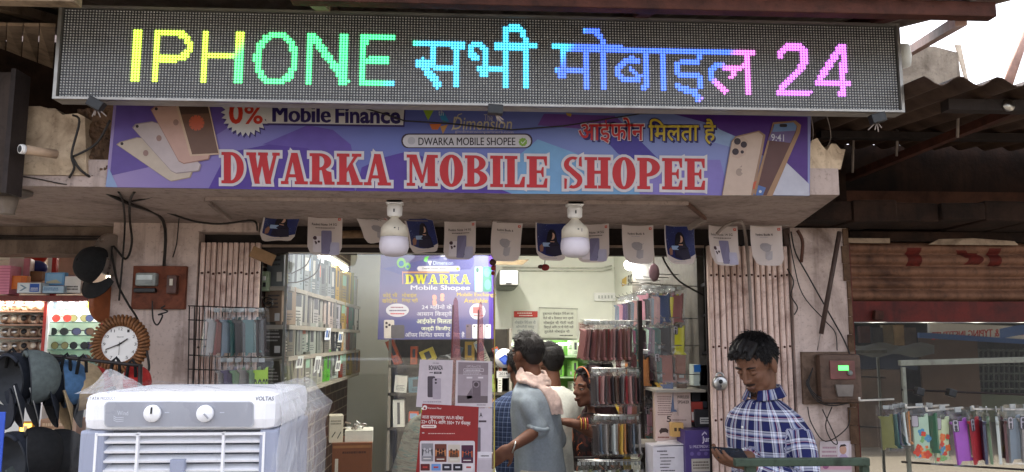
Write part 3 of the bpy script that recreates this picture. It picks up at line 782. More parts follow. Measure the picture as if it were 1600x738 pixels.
d.disc(643, 220.5, 6, ink_('#c9c4c9'), 5)
d.text('DWARKA MOBILE SHOPEE', 654, 215.5, 805, 227.5, ink_('#2a1420'), 5, .010)
n = 9; d.poly([(817+(7 if k % 2 else 6)*math.cos(math.pi*k/n), 222.5+(7 if k % 2 else 6)*math.sin(math.pi*k/n)) for k in range(2*n)], ink_('#8fb83a'), 5); d.line([(814, 222), (816.5, 225), (821, 220)], 1.5, ink_('#e4f0d0'), 6)
# the line of Hindi
for dx, dy, mm, ly in ((2.5, 3, ink_('#2b1a6a'), 2.4),):
    d.text('आईफोन', 904+dx, 184+dy, 1006+dx, 224+dy, mm, ly, .03); d.text('मिलता है', 1013+dx, 186+dy, 1118+dx, 226+dy, mm, ly, .03)
d.text('आईफोन', 902.5, 182.5, 1007.5, 225.5, ink_('#e6d8dc'), 4.2, .045); d.text('आईफोन', 904, 184, 1006, 224, ink_('#d42a2e'), 5, .012)
d.text('मिलता है', 1011.5, 184.5, 1119.5, 227.5, ink_('#3a2a68'), 4.2, .045); d.text('मिलता है', 1013, 186, 1118, 226, ink_('#e0c23c'), 5, .012)
d.poly([(884, 177), (893, 178), (892, 183), (886, 181)], ink_('#d8b04a'), 4)
# the shop name
for s_, x0, x1, yb in (('DWARKA', 346.5, 611, 287.0), ('MOBILE', 635.5, 856, 291.0), ('SHOPEE', 880, 1102, 294.5)):
    sl = .0135; h_ = 49
    slab_text(d, s_, x0, yb-h_, x1, yb, ink_('#e9e0e2'), 5.2, .085, sl); slab_text(d, s_, x0, yb-h_, x1, yb, ink_('#d0181f'), 7.4, 0, sl)
# two handsets on the right
d.k = .002
d.poly([(1207, 192), (1242, 189), (1251, 196), (1249, 208), (1206, 307), (1180, 306), (1176, 300)], ink_('#b58a66'), 4); d.poly([(1208, 195), (1239, 192), (1245, 198), (1243, 207), (1197, 306), (1180, 306)], ink_('#6a4038'), 5)
d.poly([(1209, 195), (1239, 192), (1244, 198), (1243, 204), (1234, 224), (1199, 220)], ink_('#7a6496'), 5.6); d.poly([(1209, 195), (1239, 192), (1244, 198), (1242, 205), (1206, 207)], ink_('#7e9ccc'), 6.2)
d.rrect(1217, 194.5, 1229, 199.5, 2.4, ink_('#2a1a20'), 7); d.text('9:41', 1204, 210, 1224, 221, ink_('#e6e4f0'), 7, .01, .05)
d.poly([(1184, 290), (1196, 294), (1191, 306), (1180, 306)], ink_('#5f7ab4'), 6); d.disc(1187, 300, 2.2, ink_('#e8e8f0'), 7)
d.k = .0045
d.poly([(1127, 306), (1142, 222), (1148, 214), (1185, 205), (1195, 212), (1190, 240), (1176, 306)], ink_('#b08a70'), 4); d.poly([(1128, 306), (1143, 223), (1149, 216), (1184, 207), (1191, 213), (1186, 240), (1172, 306)], ink_('#dcc0ac'), 5)
d.poly([(1143, 246), (1147, 222), (1160, 214), (1168, 222), (1164, 242), (1152, 249)], ink_('#d2b4a0'), 5.8)
for x, y, r_ in ((1151, 222, 5.2), (1161, 227, 5.0), (1148, 238, 5.2), (1158.5, 238.5, 2.6)): d.disc(x, y, r_, ink_('#38242a'), 7)
d.disc(1154, 270, 5.4, ink_('#b59c8c'), 6.4, 6); d.disc(1159, 269, 2.2, ink_('#dcc0ac'), 7); d.poly([(1154, 263), (1158, 259), (1158, 262)], ink_('#b59c8c'), 6.4)
d.poly([(1176, 286), (1181, 283), (1178, 296), (1175, 297)], ink_('#d8603a'), 6.4)
d.k = 0
d.build('print', bn)
b = MB(); b.tube([at(x, y, 2.835) for x, y in ((560, 167), (600, 178), (632, 189), (700, 193), (800, 203), (880, 197), (1000, 178), (1090, 176))], .0025, WIRE, 6)
tag(b.build('cable'), 'thin dark cable sagging across the upper middle of the banner', 'cable')

# ================================================================== PENNANTS, BULBS, CABLES UNDER THE CANOPY
q = MB(); q.tube([at(x, y, 3.55) for x, y in ((405, 334), (480, 338), (560, 341), (640, 345), (740, 347), (830, 348.5), (930, 350), (1040, 351.5), (1150, 352), (1235, 353))], .0018, WIREG, 5)
tag(q.build('bunting_string'), 'thin string under the canopy that carries the row of phone pennants', 'string')
PW, PH = .142, .172
def pennant_base(kind, curl):
    """local: x across, hangs down from z = 0, faces -y"""
    def fn(x, y):
        a = x/PW; b = y/PH
        yy = curl*(.02*math.sin(math.pi*a) - .03*b*b) + .006*math.sin(5*a+3*b)
        return Vector((x-PW/2, yy, -y)), Vector((0, -1, 0))
    d = Draw(0, fn); nx, ny = 12, 14; r = .036
    def outline(x):
        e = min(x, PW-x)
        return PH if e > r else PH - r + math.sqrt(max(0, r*r-(r-e)**2))
    def surf(m, layer, x0=0, x1=PW, y0=0, f=None):
        rows = []
        for j in range(ny+1):
            row = []
            for i in range(nx+1):
                x = x0+(x1-x0)*i/nx; yb = outline(x) if f is None else f(x); yb = min(yb, outline(x)-(.004 if layer else 0))
                p, n_ = fn(x, y0+(yb-y0)*j/ny); row.append(p+n_*.0005*layer)
            rows.append(row)
        d.mb.sheet(rows, m)
    paper = mat('card_paper', '#c2b5b0', .5, .03)
    surf(paper, 0)
    d.mb.sheet([[ (p[0], p[1]+.0006, p[2]) for p in [fn(PW*i/nx, min(outline(PW*i/nx), PH)*j/ny)[0] for i in range(nx+1)]] for j in range(ny+1)], paper)
    u = PW/50.0                                            # the photo shows about 50 pixels of width
    L = lambda pts: [(x*u, y*u) for x, y in pts]
    ink = pm('#241e22'); grey = pm('#a9a3a6'); lil = pm('#b3aec4')
    if kind != 'woman':
        d.rrect(43.5*u, 3*u, 47.5*u, 7*u, .8*u, pm('#c24a3a'), 2); d.rect(44.8*u, 4.3*u, 46.2*u, 5.7*u, paper, 3)
    if kind == 'phone':
        d.text('Redmi Note 14 5G', 6*u, 11*u, 42*u, 14.6*u, ink, 2, .01); d.scribble(11*u, 17*u, 40*u, 19.5*u, 1, ink, 2, .5, 4)
        d.rrect(20*u, 22*u, 35*u, 58*u, 2*u, pm('#77728f'), 2); d.poly(L([(23, 25), (30, 25), (33, 33), (30, 38), (24, 37)]), pm('#241c30'), 3)
        d.rrect(31*u, 40*u, 46*u, 59*u, 2*u, pm('#aaa6bd'), 3); d.rrect(8*u, 31*u, 21*u, 56*u, 2*u, pm('#d5ccd0'), 2.5)
        for x, y in ((11, 34), (11, 41.5), (16.5, 39.5)): d.disc(x*u, y*u, (3.0 if x < 15 else 1.8)*u, pm('#473038'), 4)
        for x, y in ((35, 46), (40, 45), (34.5, 52), (39.5, 52)): d.disc(x*u, y*u, 2.6*u, pm('#3a262e'), 4)
    elif kind == 'buds':
        d.text('Redmi Buds 6', 11*u, 11*u, 37*u, 14.4*u, ink, 2, .012); d.scribble(17*u, 16*u, 31*u, 18.2*u, 1, grey, 2, .5, 3)
        d.poly(L([(16, 29), (20, 26), (28, 26), (33, 29), (32, 36), (27, 41), (20, 38), (16, 34)]), pm('#968f92'), 2)
        d.poly(L([(23, 40), (34, 38), (32, 51), (25, 53), (21, 50)]), pm('#a39c9f'), 2.6); d.line(L([(17, 30), (22, 37), (32, 35)]), .8*u, pm('#9a9396'), 3); d.line(L([(33, 30), (35, 28)]), .8*u, grey, 3)
    else:
        m, t = MATS.get('starry_blue'), None
        if m is None:
            m, t = base('starry_blue', .4); v = t.coord(); st = t.noise(v, 190, 2, .5)
            t.link(t.mix(t.ramp(st, [(.68, 0), (.74, 1)]), t.mix(t.noise(v, 16, 3), srgb('#1c2a6e'), srgb('#10153e')), srgb('#8f9ac8')), t.b.inputs['Base Color'])
        surf(m, 1.2, 2.5*u, PW-.3*u, .5*u, lambda x: (44+10*math.sin(math.pi*x/PW))*u)
        d.poly(L([(22, 14), (26, 9.5), (31, 10), (34, 15), (36, 30), (40, 36), (17, 38), (19, 26)]), pm('#17121c'), 3)      # hair
        d.poly(L([(15, 50), (17, 38), (24, 30), (32, 30), (39, 36), (42, 51), (30, 54)]), pm('#221d33'), 3.6)               # dress
        d.poly(L([(24.5, 29), (28, 38), (31.5, 29)]), pm('#b58a78'), 4.2)
        d.disc(28, 20, 1, pm('#c39a86'), 4) if False else d.disc(28*u, 20.5*u, 4.2*u, pm('#c39a86'), 4.6, 6*u)
        d.rrect(12*u, 31.5*u, 25*u, 38*u, 1*u, pm('#8fa6c8'), 4.8); d.disc(22*u, 34.5*u, 1.6*u, pm('#2a2c44'), 5.4)
        d.poly(L([(6, 38), (10, 34), (13, 38), (11, 46), (6, 47)]), pm('#8a6252'), 5)
        d.scribble(10*u, 55*u, 40*u, 58*u, 1, grey, 2, .5, 8)
    return d
pens = [('woman', 415, 470, 333, 1.05, .4, 'blue pennant of a woman in stars, folded up, leftmost of the bunting'),
        ('phone', 482, 535, 337, 0, .25, 'white pennant with three camera phones, hanging left of the first big bulb'),
        ('buds', 555, 606, 340, 1.1, -.2, 'white pennant folded up just behind the left side of the first big bulb'),
        ('woman', 630, 678, 344, .7, -.3, 'blue pennant of a woman tilted up to the right of the first big bulb'),
        ('phone', 694, 744, 346, 0, -.15, 'white pennant with camera phones in front of the purple inner poster'),
        ('buds', 768, 818, 348, .25, .35, 'curled white earbuds pennant beside the red beaded string'),
        ('woman', 836, 885, 348.5, 0, .2, 'blue pennant of a woman hanging left of the second big bulb'),
        ('phone', 901, 951, 350, 0, -.2, 'white camera phone pennant half hidden behind the second big bulb'),
        ('buds', 971, 1021, 352, 0, .15, 'white earbuds pennant in front of the lit round lamp'),
        ('woman', 1036, 1086, 352.5, 0, .25, 'blue pennant of a woman above the tall pegs of phone cases'),
        ('phone', 1104, 1155, 353, 0, .3, 'white camera phone pennant overlapping the right folded gate'),
        ('buds', 1171, 1222, 353, 0, .12, 'white earbuds pennant, rightmost of the bunting, beside the pillar')]
meshes = {}
for kind, x0, x1, yt, rx, rz, lab in pens:
    c = at((x0+x1)/2, yt, 3.55); q = thing('pennant', lab, 'pennant', c, 'phone pennants hung under the canopy', rz)
    if kind not in meshes: o = pennant_base(kind, 1.0).mb.build('printed_card', q, local=True); meshes[kind] = o.data
    else: o = bpy.data.objects.new('printed_card', meshes[kind]); col.objects.link(o); o.parent = q
    q.rotation_euler = (rx, 0, rz); s_ = at(x1, yt, 3.55).x - at(x0, yt, 3.55).x; q.scale = (s_/PW,)*3
def big_bulb(px_, ytop, label):
    c = at(px_, ytop, 3.07); c.z = 2.131; q = thing('led_bulb', label, 'bulb', c, 'big unlit bulbs under the canopy')
    b = MB(); b.box(c+Vector((0, 0, -.009)), (.066, .06, .018), WHITE, None, .004); b.lathe([(.026, -.018), (.03, -.03), (.029, -.06), (.021, -.066)], c, WHITE, (0, 0, 1), 20); b.box(c+Vector((.0, -.03, -.045)), (.005, .004, .012), BLACK); b.build('holder', q)
    b = MB(); b.lathe([(.016, -.062), (.016, -.072), (.022, -.078), (.03, -.086), (.044, -.098), (.052, -.112), (.053, -.145)], c, CREAM, (0, 0, 1), 28); b.build('housing', q)
    b = MB(); b.lathe([(.053, -.146), (.0565, -.165), (.057, -.185), (.051, -.204), (.034, -.217), (0, -.222)], c, mat('frosted_cover', '#cfc7cf', .35, .03), (0, 0, 1), 28); b.build('diffuser', q)
    b = MB(); b.box(c+Vector((.006, -.0535, -.115)), (.006, .002, .004), BLACK); b.box(c+Vector((.02, -.049, -.118)), (.003, .002, .012), mat('grey_print', '#8a7f80')); b.build('print_mark', q)
big_bulb(617, 316, 'big white unlit bulb under the canopy, over the left end of the purple inner poster')
big_bulb(898, 324, 'big white unlit bulb under the canopy, between a blue pennant and a phone pennant')
# conduit on the underside
def cable(pts, r, m, label, name='cable', cat='cable', n=6):
    q = MB(); P = [at(*p) for p in pts]; out = []
    for i in range(len(P)-1):                                   # Catmull-Rom through the given points
        p0, p1, p2, p3 = P[max(i-1, 0)], P[i], P[i+1], P[min(i+2, len(P)-1)]
        for k in range(5):
            t_ = k/5; out.append(.5*((2*p1)+(p2-p0)*t_+(2*p0-5*p1+4*p2-p3)*t_*t_+(3*p1-p0-3*p2+p3)*t_**3))
    out.append(P[-1]); q.tube(out, r, m, n); return tag(q.build(name), label, cat)
cd_ = MB(); z = 2.126
a, b_ = at(322, 308, 3.05), at(1075, 323, 3.05)
cd_.span((a.x, 3.04, 2.118), (b_.x, 3.06, 2.1315), PLASTER2); c1 = at(372, 342, 3.6); cd_.bar((a.x, 3.05, 2.122), (-1.06, 3.6, 2.122), .014, .012, PLASTER2); c2 = at(1125, 335, 3.3)
cd_.bar((b_.x, 3.05, 2.122), (1.04, 3.42, 2.122), .014, .012, mat('brown_strip', '#6a4a3c', .7)); cd_.bar((1.04, 3.42, 2.122), (.99, 3.5, 2.09), .02, .02, WIREG)
tag(cd_.build('conduit'), 'long flat cable channel running along the underside of the canopy', 'conduit')
cable([(1120, 366, 3.5), (1135, 352, 3.5), (1155, 347, 3.5), (1163, 358, 3.55), (1168, 400, 3.7), (1172, 460, 3.74), (1176, 560, 3.745), (1178, 738, 3.745)], .008, WIREG, 'grey hose curving from the canopy down the right folded gate')
cable([(112, 243, 2.84), (125, 265, 2.84), (150, 283, 2.9), (200, 318, 3.2), (240, 325, 3.4), (300, 345, 3.55), (345, 350, 3.6), (395, 345, 3.62), (402, 360, 3.7)], .0045, WIRE, 'black cable drooping from the broken plaster across the left pillar top')
cable([(120, 262, 2.86), (165, 300, 3.0), (200, 318, 3.15), (255, 345, 3.6), (256, 420, 3.735)], .007, WIRE, 'thick black cable that ends at the wooden meter board')
cable([(210, 300, 2.95), (203, 315, 3.1), (203, 345, 3.6), (206, 380, 3.7), (196, 405, 3.72), (175, 385, 3.72), (183, 440, 3.72), (200, 475, 3.7), (215, 500, 3.6), (228, 545, 3.5), (233, 575, 3.5), (226, 584, 3.5), (218, 572, 3.5)], .005, WIRE, 'black cable snaking down the left pillar past the wicker clock')
cable([(185, 300, 2.95), (192, 315, 3.1), (195, 350, 3.6), (192, 400, 3.7), (186, 470, 3.7)], .004, WIRE, 'straight black cable beside the snaking one on the left pillar')
cable([(286, 300, 3.0), (280, 340, 3.6), (276, 380, 3.74), (270, 402, 3.74)], .0025, WIRE, 'short thin wire hanging on the left pillar above the meter board')
cable([(205, 315, 3.1), (230, 310, 3.1), (262, 298, 2.95)], .004, WIRE, 'short black cable curving up to the lower left edge of the banner')
cable([(238, 470, 3.69), (239, 498, 3.69), (246, 508, 3.69), (254, 493, 3.69), (247, 492, 3.69), (262, 487, 3.69), (252, 482, 3.69), (258, 478, 3.69)], .0035, WIRE, 'coiled black wire dangling under the wooden meter board')
cable([(113, 180, 2.8), (124, 190, 2.82), (112, 240, 2.83), (116, 262, 2.84), (108, 278, 2.85)], .004, WIRE, 'frayed wire hanging over the broken plaster left of the banner')
cable([(114, 245, 2.84), (150, 225, 2.84), (172, 188, 2.83)], .004, WIRE, 'black wire rising to the left edge of the banner')
cable([(20, 274, 2.86), (60, 280, 2.86), (100, 288, 2.86), (140, 292, 2.9)], .002, WIRE, 'thin wire along the drip edge of the left canopy')
cable([(1236, 362, 3.73), (1243, 395, 3.73), (1262, 430, 3.73), (1290, 480, 3.73), (1318, 530, 3.73), (1330, 560, 3.73)], .0035, WIRE, 'straight black wire slanting down the right pillar to the meter')
cable([(1232, 365, 3.73), (1240, 410, 3.73), (1254, 460, 3.73), (1288, 500, 3.73), (1305, 520, 3.73), (1308, 548, 3.73)], .0025, WIRE, 'thin curved wire down the right pillar to the top of the meter')
cable([(1246, 360, 3.72), (1254, 378, 3.72), (1252, 410, 3.72)], .008, mat('rust_strap', '#5a3a2e', .8), 'bent rusty strap hanging at the top of the right pillar', 'strap', 'strap')
cable([(1230, 420, 3.72), (1240, 440, 3.72), (1236, 462, 3.72), (1246, 480, 3.72), (1241, 492, 3.72)], .003, WIRE, 'tangle of thin wire on the left side of the right pillar', 'wire_tangle', 'wire')
cable([(1262, 636, 3.71), (1268, 662, 3.71), (1290, 690, 3.71), (1324, 668, 3.71), (1328, 640, 3.71)], .0025, WIRE, 'loop of thin wire hanging under the right meter')
cable([(1300, 636, 3.71), (1290, 665, 3.71), (1300, 690, 3.71), (1308, 690, 3.71), (1285, 640, 3.71)], .0025, WIRE, 'crossed wire loop hanging under the right meter')
q = MB(); q.tube([at(1312, 362, 3.66), at(1283, 522, 3.70)], .011, mat('dark_pipe', '#4c3b34', .6, .2)); q.tube([at(1282, 522, 3.70), at(1277, 548, 3.71)], .0025, WIREG); 
tag(q.build('conduit_pipe'), 'dark slanted pipe leaning across the right pillar above the meter', 'pipe')
for k, (x, dy) in enumerate(((1262, 0), (1284, -8))):
    cable([(x+5, 180+dy, 2.95), (x+8+6*k, 215, 2.98), (x-4, 250, 2.96), (x-10, 262, 2.95)], .002, WIREG, ('pale' if k else 'grey')+' thin wire hanging in the dark gap right of the banner')
# beaded string
q = thing('beaded_charm', 'red and dark beads on a thin string hanging along the glass edge', 'charm', at(771, 345, 3.6))
b = MB(); b.tube([at(770, 300, 3.3), at(769, 345, 3.6), at(771, 395, 3.62), at(772, 600, 3.66)], .0015, mat('red_thread', '#7a2420', .8)); b.build('thread', q)
RB = mat('red_bead', '#8a1f1c', .5); 
for k, (y, r_) in enumerate(((390, .008), (399, .012), (410, .016), (419, .012), (427, .009))):
    b = MB(); b.ball(at(771+random.uniform(-1, 1), y, 3.615), r_, RB if k != 2 else mat('brown_bead', '#4a2a1c', .5)); b.build('bead', q)
q = MB(); q.ball(at(852, 418, 3.75), (.02, .012, .016), RB); q.ball(at(845, 417, 3.75), (.014, .01, .01), mat('brown_bead', '#4a2a1c')); q.tube([at(852, 395, 3.75), at(851, 415, 3.75)], .0015, WIRE)
tag(q.build('hanging_charm'), 'small dark red charm dangling between the blue pennant and the purple poster', 'charm')
# pipe stub, lamp holder, dark panel on the far left
q = MB(); c = at(32, 233, 2.7); q.lathe([(.016, 0), (.016, .12)], c, mat('cream_pipe', '#b59a80', .6), (.55, .83, .05), 16); q.lathe([(.0155, -.002), (.0165, .004), (.0165, .012)], c, WHITE, (.55, .83, .05), 16); q.lathe([(0, -.0025), (.012, -.0025)], c, BLACK, (.55, .83, .05), 16)
tag(q.build('pipe_stub'), 'short cream pipe stub poking out beside the pale broken plaster', 'pipe')
q = MB(); p = at(-60, 112, 2.72); r_ = at(11, 300, 2.72); q.span((p.x, 2.72, r_.z), (r_.x, 2.80, p.z), grimy('dark_panel', '#3a302b', '#1a1411', .5, 5)); q.span((r_.x-.012, 2.708, r_.z-.004), (r_.x+.004, 2.8005, p.z+.01), DARKST)
tag(q.build('dark_panel'), 'dark upright metal panel on the left edge of the canopy', 'panel')
c = at(15, 297, 2.95); q = thing('lamp_holder', 'empty lamp holder on a round base under the left canopy', 'lamp holder', c)
b = MB(); b.lathe([(.075, 2.131-c.z), (.075, 2.118-c.z), (.05, 2.108-c.z)], c, mat('grey_base', '#6f665f', .7), (0, 0, 1), 20); b.build('mounting_plate', q)
b = MB(); b.lathe([(.032, 2.108-c.z), (.03, 2.085-c.z), (.022, 2.05-c.z), (.024, 2.045-c.z), (.02, 2.044-c.z)], c, mat('old_holder', '#7d7064', .6), (0, 0, 1), 18); b.build('socket', q)

# ================================================================== LEFT NEIGHBOUR: accessory stall
cs = thing('accessory_shop', 'lit sunglasses and accessory shop beyond the left pillar with a stained concrete beam over it', 'building', (-2.6, 4.2, 0))
q = MB(); q.span((-7.5, 3.9, 2.0), (-1.66, 4.1, 2.1305), grimy('stall_beam', '#7a6a5e', '#3a2c24', .45, 4)); q.build('beam', cs)
q = MB(); q.span((-7.5, 3.885, 2.065), (-1.66, 3.899, 2.076), DARKST); q.span((-7.5, 3.886, 2.08), (-1.66, 3.899, 2.086), DARKST); q.build('beam_rail', cs)
q = MB(); q.span((-7.5, 5.6, 0), (-1.66, 5.7, 2.13), mat('stall_back_wall', '#cdb9ac', .6, .2, 3)); q.build('back_wall', cs)
q = MB(); q.span((-1.66, 4.07, 0), (-1.63, 5.7, 2.13), PLASTER); q.build('side_wall', cs)
q = MB(); q.span((-7.5, 4.25, 2.132), (-1.66, 5.7, 2.18), WHITEW); q.build('ceiling', cs)
q = MB(); q.span((-7.5, 3.9, .1), (-1.66, 5.6, .12), mat('floor_tile', '#b8ada0')); q.build('floor', cs)
YC = 4.2
WOODR = mat('red_brown_wood', '#7a2f22', .45, .2)
RAIL = mat('scarlet_edge', '#b03226', .4, .08)
dc = thing('display_case', 'white lit glass case with shelves of sunglasses and bangles', 'display case', at(80, 640, YC))
x0, x1 = at(-60, 500, YC).x, at(168, 500, YC).x; zt = at(80, 462, YC).z; xm = at(74, 500, YC).x
q = MB(); q.span((x0, YC-.02, zt-.03), (x1, YC+.55, zt), WOODR, .004); q.build('top_board', dc)
q = MB(); q.span((x0, YC+.14, .2), (x1, YC+.16, zt-.031), mat('case_white', '#e8ece6', .5, .03)); q.build('back_panel', dc)
for x in (xm, x1-.012):
    q = MB(); q.span((x-.014, YC-.015, .2), (x, YC+.139, zt-.031), RAIL); q.span((x+.001, YC-.012, .2), (x+.012, YC+.139, zt-.031), WHITE); q.build('upright', dc)
shz = [at(100, y, YC).z for y in (482, 503, 524, 546, 566, 590, 614)]
GLS = glass('shelf_glass', (.86, .95, .9), .1)
for z in shz:
    q = MB(); q.span((xm+.013, YC, z-.005), (x1-.028, YC+.138, z), GLS); q.span((xm+.013, YC-.003, z-.005), (x1-.028, YC-.0005, z), mat('shelf_edge', '#5f8076', .3)); q.build('glass_shelf', dc)
    q = MB(); q.span((x0, YC, z-.02), (xm-.016, YC+.138, z-.012), mat('brown_shelf', '#8d6f5e', .5)); q.build('wooden_shelf', dc)
tube_m = emit('tube_glow', (1, .97, .9), TUBE)
q = MB(); q.tube([(xm+.03, YC+.03, zt-.04), (x1-.04, YC+.03, zt-.04)], .008, emit('case_glow', (1, .98, .95), TUBE*4)); q.build('light_strip', dc)
q = MB(); q.tube([(x0, YC+.03, zt-.042), (xm-.03, YC+.03, zt-.042)], .008, emit('warm_glow', (1, .82, .64), TUBE*2.2)); q.build('light_strip', dc)
for xa_, xb_, wc in ((xm+.02, x1-.03, (1, .98, .94)), (x0, xm-.03, (1, .86, .7))):
    l = bpy.data.lights.new('case_lamp', 'AREA'); l.shape = 'RECTANGLE'; l.size = xb_-xa_; l.size_y = .05; l.energy = CASEW; l.color = wc
    o = bpy.data.objects.new('case_lamp', l); col.objects.link(o); o.parent = dc; o.location = Vector(((xa_+xb_)/2, YC-.012, zt-.036))-wloc(dc); o.rotation_euler = (R(22), 0, 0)
# sunglasses
rgs = random.Random(11)
LENS = {'grey': pm('#4a545a'), 'red': pm('#c0352c'), 'olive': pm('#8a8256'), 'navy': pm('#3a4468'), 'violet': pm('#5a5a80'), 'brown': pm('#8a6a58'), 'black': pm('#26282c'), 'yellow': pm('#d2cc2a')}
SGP = {}
def sunglasses(c, colr, rnd, label):
    q = thing('sunglasses', label, 'sunglasses', c, 'sunglasses on the glass shelves')
    key = (colr, rnd)
    if key not in SGP:
        fm = mat('dark_frame', '#3a3634', .4); rim = fm if colr != 'red' else LENS['red']
        out = []
        for s in (-1, 1):
            b = MB(); b.lathe([(0, -.002), (.024, -.002), (.024, .002), (0, .002)], (s*.034, 0, .024), LENS[colr], (0, -1, 0), 16 if rnd else 8, False); out.append(('lens', b.build('lens', q, local=True)))
        b = MB(); b.tube([(-.012, -.002, .03), (0, -.004, .034), (.012, -.002, .03)], .0022, rim, 6)
        for s in (-1, 1):
            b.tube([(s*(.034+.0245*math.cos(a)), -.001, .024+.0245*math.sin(a)) for a in [2*math.pi*k/14 for k in range(15)]], .0018, rim, 5)
            b.tube([(s*.058, 0, .03), (s*.062, .05, .03), (s*.058, .11, .02)], .002, rim, 5)
        out.append(('frame', b.build('frame', q, local=True))); SGP[key] = [(n_, o.data) for n_, o in out]
    else:
        for n_, me in SGP[key]: o = bpy.data.objects.new(n_, me); col.objects.link(o); o.parent = q
    q.rotation_euler = (0, 0, rgs.uniform(-.25, .25)); q.scale = (.82, .82, .74); return q
rows = [(482, [(91, 'grey', 1), (107, 'grey', 1), (146, 'yellow', 0)]), (503, [(93, 'red', 1), (120, 'olive', 0), (146, 'navy', 0)]), (524, [(88, 'black', 0), (106, 'navy', 0), (126, 'violet', 0), (147, 'brown', 0)]), (546, [(90, 'olive', 1), (120, 'black', 1), (143, 'violet', 1)]), (566, [(82, 'black', 1), (100, 'grey', 1), (120, 'violet', 1), (141, 'brown', 0)]), (590, [(92, 'brown', 1), (120, 'grey', 0)])]
ordn = ['top', 'second', 'third', 'fourth', 'fifth', 'lowest visible']
for (y, lst), on in zip(rows, ordn):
    z = at(100, y, YC).z
    seen = {}
    for k, (x, cn, rn) in enumerate(lst):
        seen[cn] = seen.get(cn, 0) + 1; c = at(x, y, YC); c.y = YC+.02; c.z = z+.001
        nm = cn if seen[cn] == 1 and sum(1 for l in lst if l[1] == cn) == 1 else cn + (' leftmost' if seen[cn] == 1 else ' second')
        sunglasses(c, cn, rn, f'{nm} lensed sunglasses on the {on} glass shelf of the lit case')
# rolls of bangles and watches
BANG = [pm(h) for h in ('#b79f86', '#a08872', '#c9b8a6', '#8f7a66', '#d5cdbf', '#70584a')]
for j, y in enumerate((482, 503, 524, 546, 566, 590, 614)):
    z = at(30, y, YC).z - .012
    for k in range(5):
        c = Vector((at(3+15*k, y, YC).x, YC+.05, z))
        q = thing('watch_cushion', f'bangle roll {["first", "second", "third", "fourth", "fifth"][k]} from the left on the {(ordn+["bottom"])[j]} brown shelf of the lit case', 'bangle roll', c, 'bangle rolls in the lit case')
        b = MB(); ax = (1, rgs.uniform(-.3, .3), 0); b.lathe([(.016, -.028), (.022, -.024), (.022, .024), (.016, .028)], c+Vector((0, 0, .026)), rgs.choice(BANG), ax, 12); b.build('cushion', q)
        b = MB(); b.lathe([(.0225, -.012), (.0255, -.010), (.0255, .010), (.0225, .012)], c+Vector((0, 0, .026)), rgs.choice(BANG), ax, 12); b.lathe([(.014, 0), (.014, .004), (0, .004)], c+Vector((0, -.026, .03)), rgs.choice((STEEL, BLACK, CREAM)), (0, -1, .2), 12); b.build('bangle', q)
# boxes on top of the case and on the wall behind
def carton(name, label, x0, y0, x1, y1, Y, dep, hexa, deco=None, rot=0.0, group=None, top=None):
    a, b_ = at(x0, y1, Y), at(x1, y0, Y); c = Vector(((a.x+b_.x)/2, Y+dep/2, a.z)); q = thing(name, label, 'box', c, group)
    W, H = b_.x-a.x, b_.z-a.z
    m_ = MB(); m_.box((0, 0, H/2), (W, dep, H), pm(hexa), None, .002)
    if top: m_.box((0, 0, H+.0016), (W*.97, dep*.97, .002), pm(top))
    m_.build('carton', q, local=True)
    if deco:
        d = Draw(0, lambda x, y: (Vector((-W/2+W*x, -dep/2, H-H*y)), Vector((0, -1, 0)))); deco(d); d.mb.build('label_print', q, local=True)
    q.rotation_euler = (0, 0, rot); return q
def deco_blue(d):
    d.rect(.06, .08, .5, .92, pm('#dfe6ea'), 1); d.poly([(.1, .2), (.3, .5), (.1, .8), (.2, .8), (.42, .5), (.2, .2)], pm('#7a94a8'), 2); d.rect(.54, .1, .94, .88, pm('#2456b0'), 1); d.scribble(.58, .45, .92, .8, 2, pm('#dfe6ea'), 2)
carton('accessory_box', 'small blue and white box on top of the lit case beside the orange card', 26, 442, 64, 458, 4.16, .08, '#cdd6da', deco_blue)
carton('accessory_box', 'pale blue box with a printed strip under the tilted blue box on the lit case', 66, 447, 100, 458, 4.17, .1, '#a9c6da', lambda d: d.scribble(.05, .2, .8, .7, 2, pm('#4a78a8'), 1))
q = carton('accessory_box', 'large blue box tilted up on the lit case', 68, 426, 104, 446, 4.24, .03, '#6da3d0', lambda d: (d.poly([(.1, .1), (.9, .1), (.9, .85), (.1, .85)], pm('#8ab8dc'), 1), d.poly([(.1, .7), (.6, .55), (.9, .85), (.1, .85)], pm('#c8c2a4'), 2)), -.2)
carton('accessory_box', 'white box with dark print next to the black cap on the lit case', 100, 432, 127, 458, 4.2, .08, '#e2e0dc', lambda d: d.scribble(.08, .55, .9, .85, 2, pm('#3a3634'), 1))
carton('accessory_box', 'orange card box standing behind the blue and white box', 11, 431, 42, 452, 4.22, .04, '#d9762c', lambda d: d.rect(.7, .1, .95, .9, pm('#c8631f'), 1))
carton('accessory_box', 'pink stack of soft packets at the left end of the lit case', -4, 415, 17, 460, 4.2, .1, '#e08aa4', lambda d: [d.rect(0, .1*k, 1, .1*k+.02, pm('#b85f7c'), 1) for k in range(1, 10)])
carton('accessory_box', 'open white and pink carton behind the pink packets', 8, 404, 40, 434, 4.32, .12, '#d8c0be', lambda d: d.rect(.7, 0, 1, 1, pm('#d88a9c'), 1), .3, None, '#b9a89c')
carton('accessory_box', 'brown cardboard box behind the tilted blue box', 36, 424, 66, 440, 4.36, .1, '#9a7250')
q = MB(); q.ball(at(56, 419, 4.5), (.062, .05, .042), pm('#2c3a8a')); q.box(at(56, 428, 4.46), (.1, .12, .006), pm('#2c3a8a')); tag(q.build('spare_cap'), 'blue cap lying on the boxes behind the lit case', 'cap')
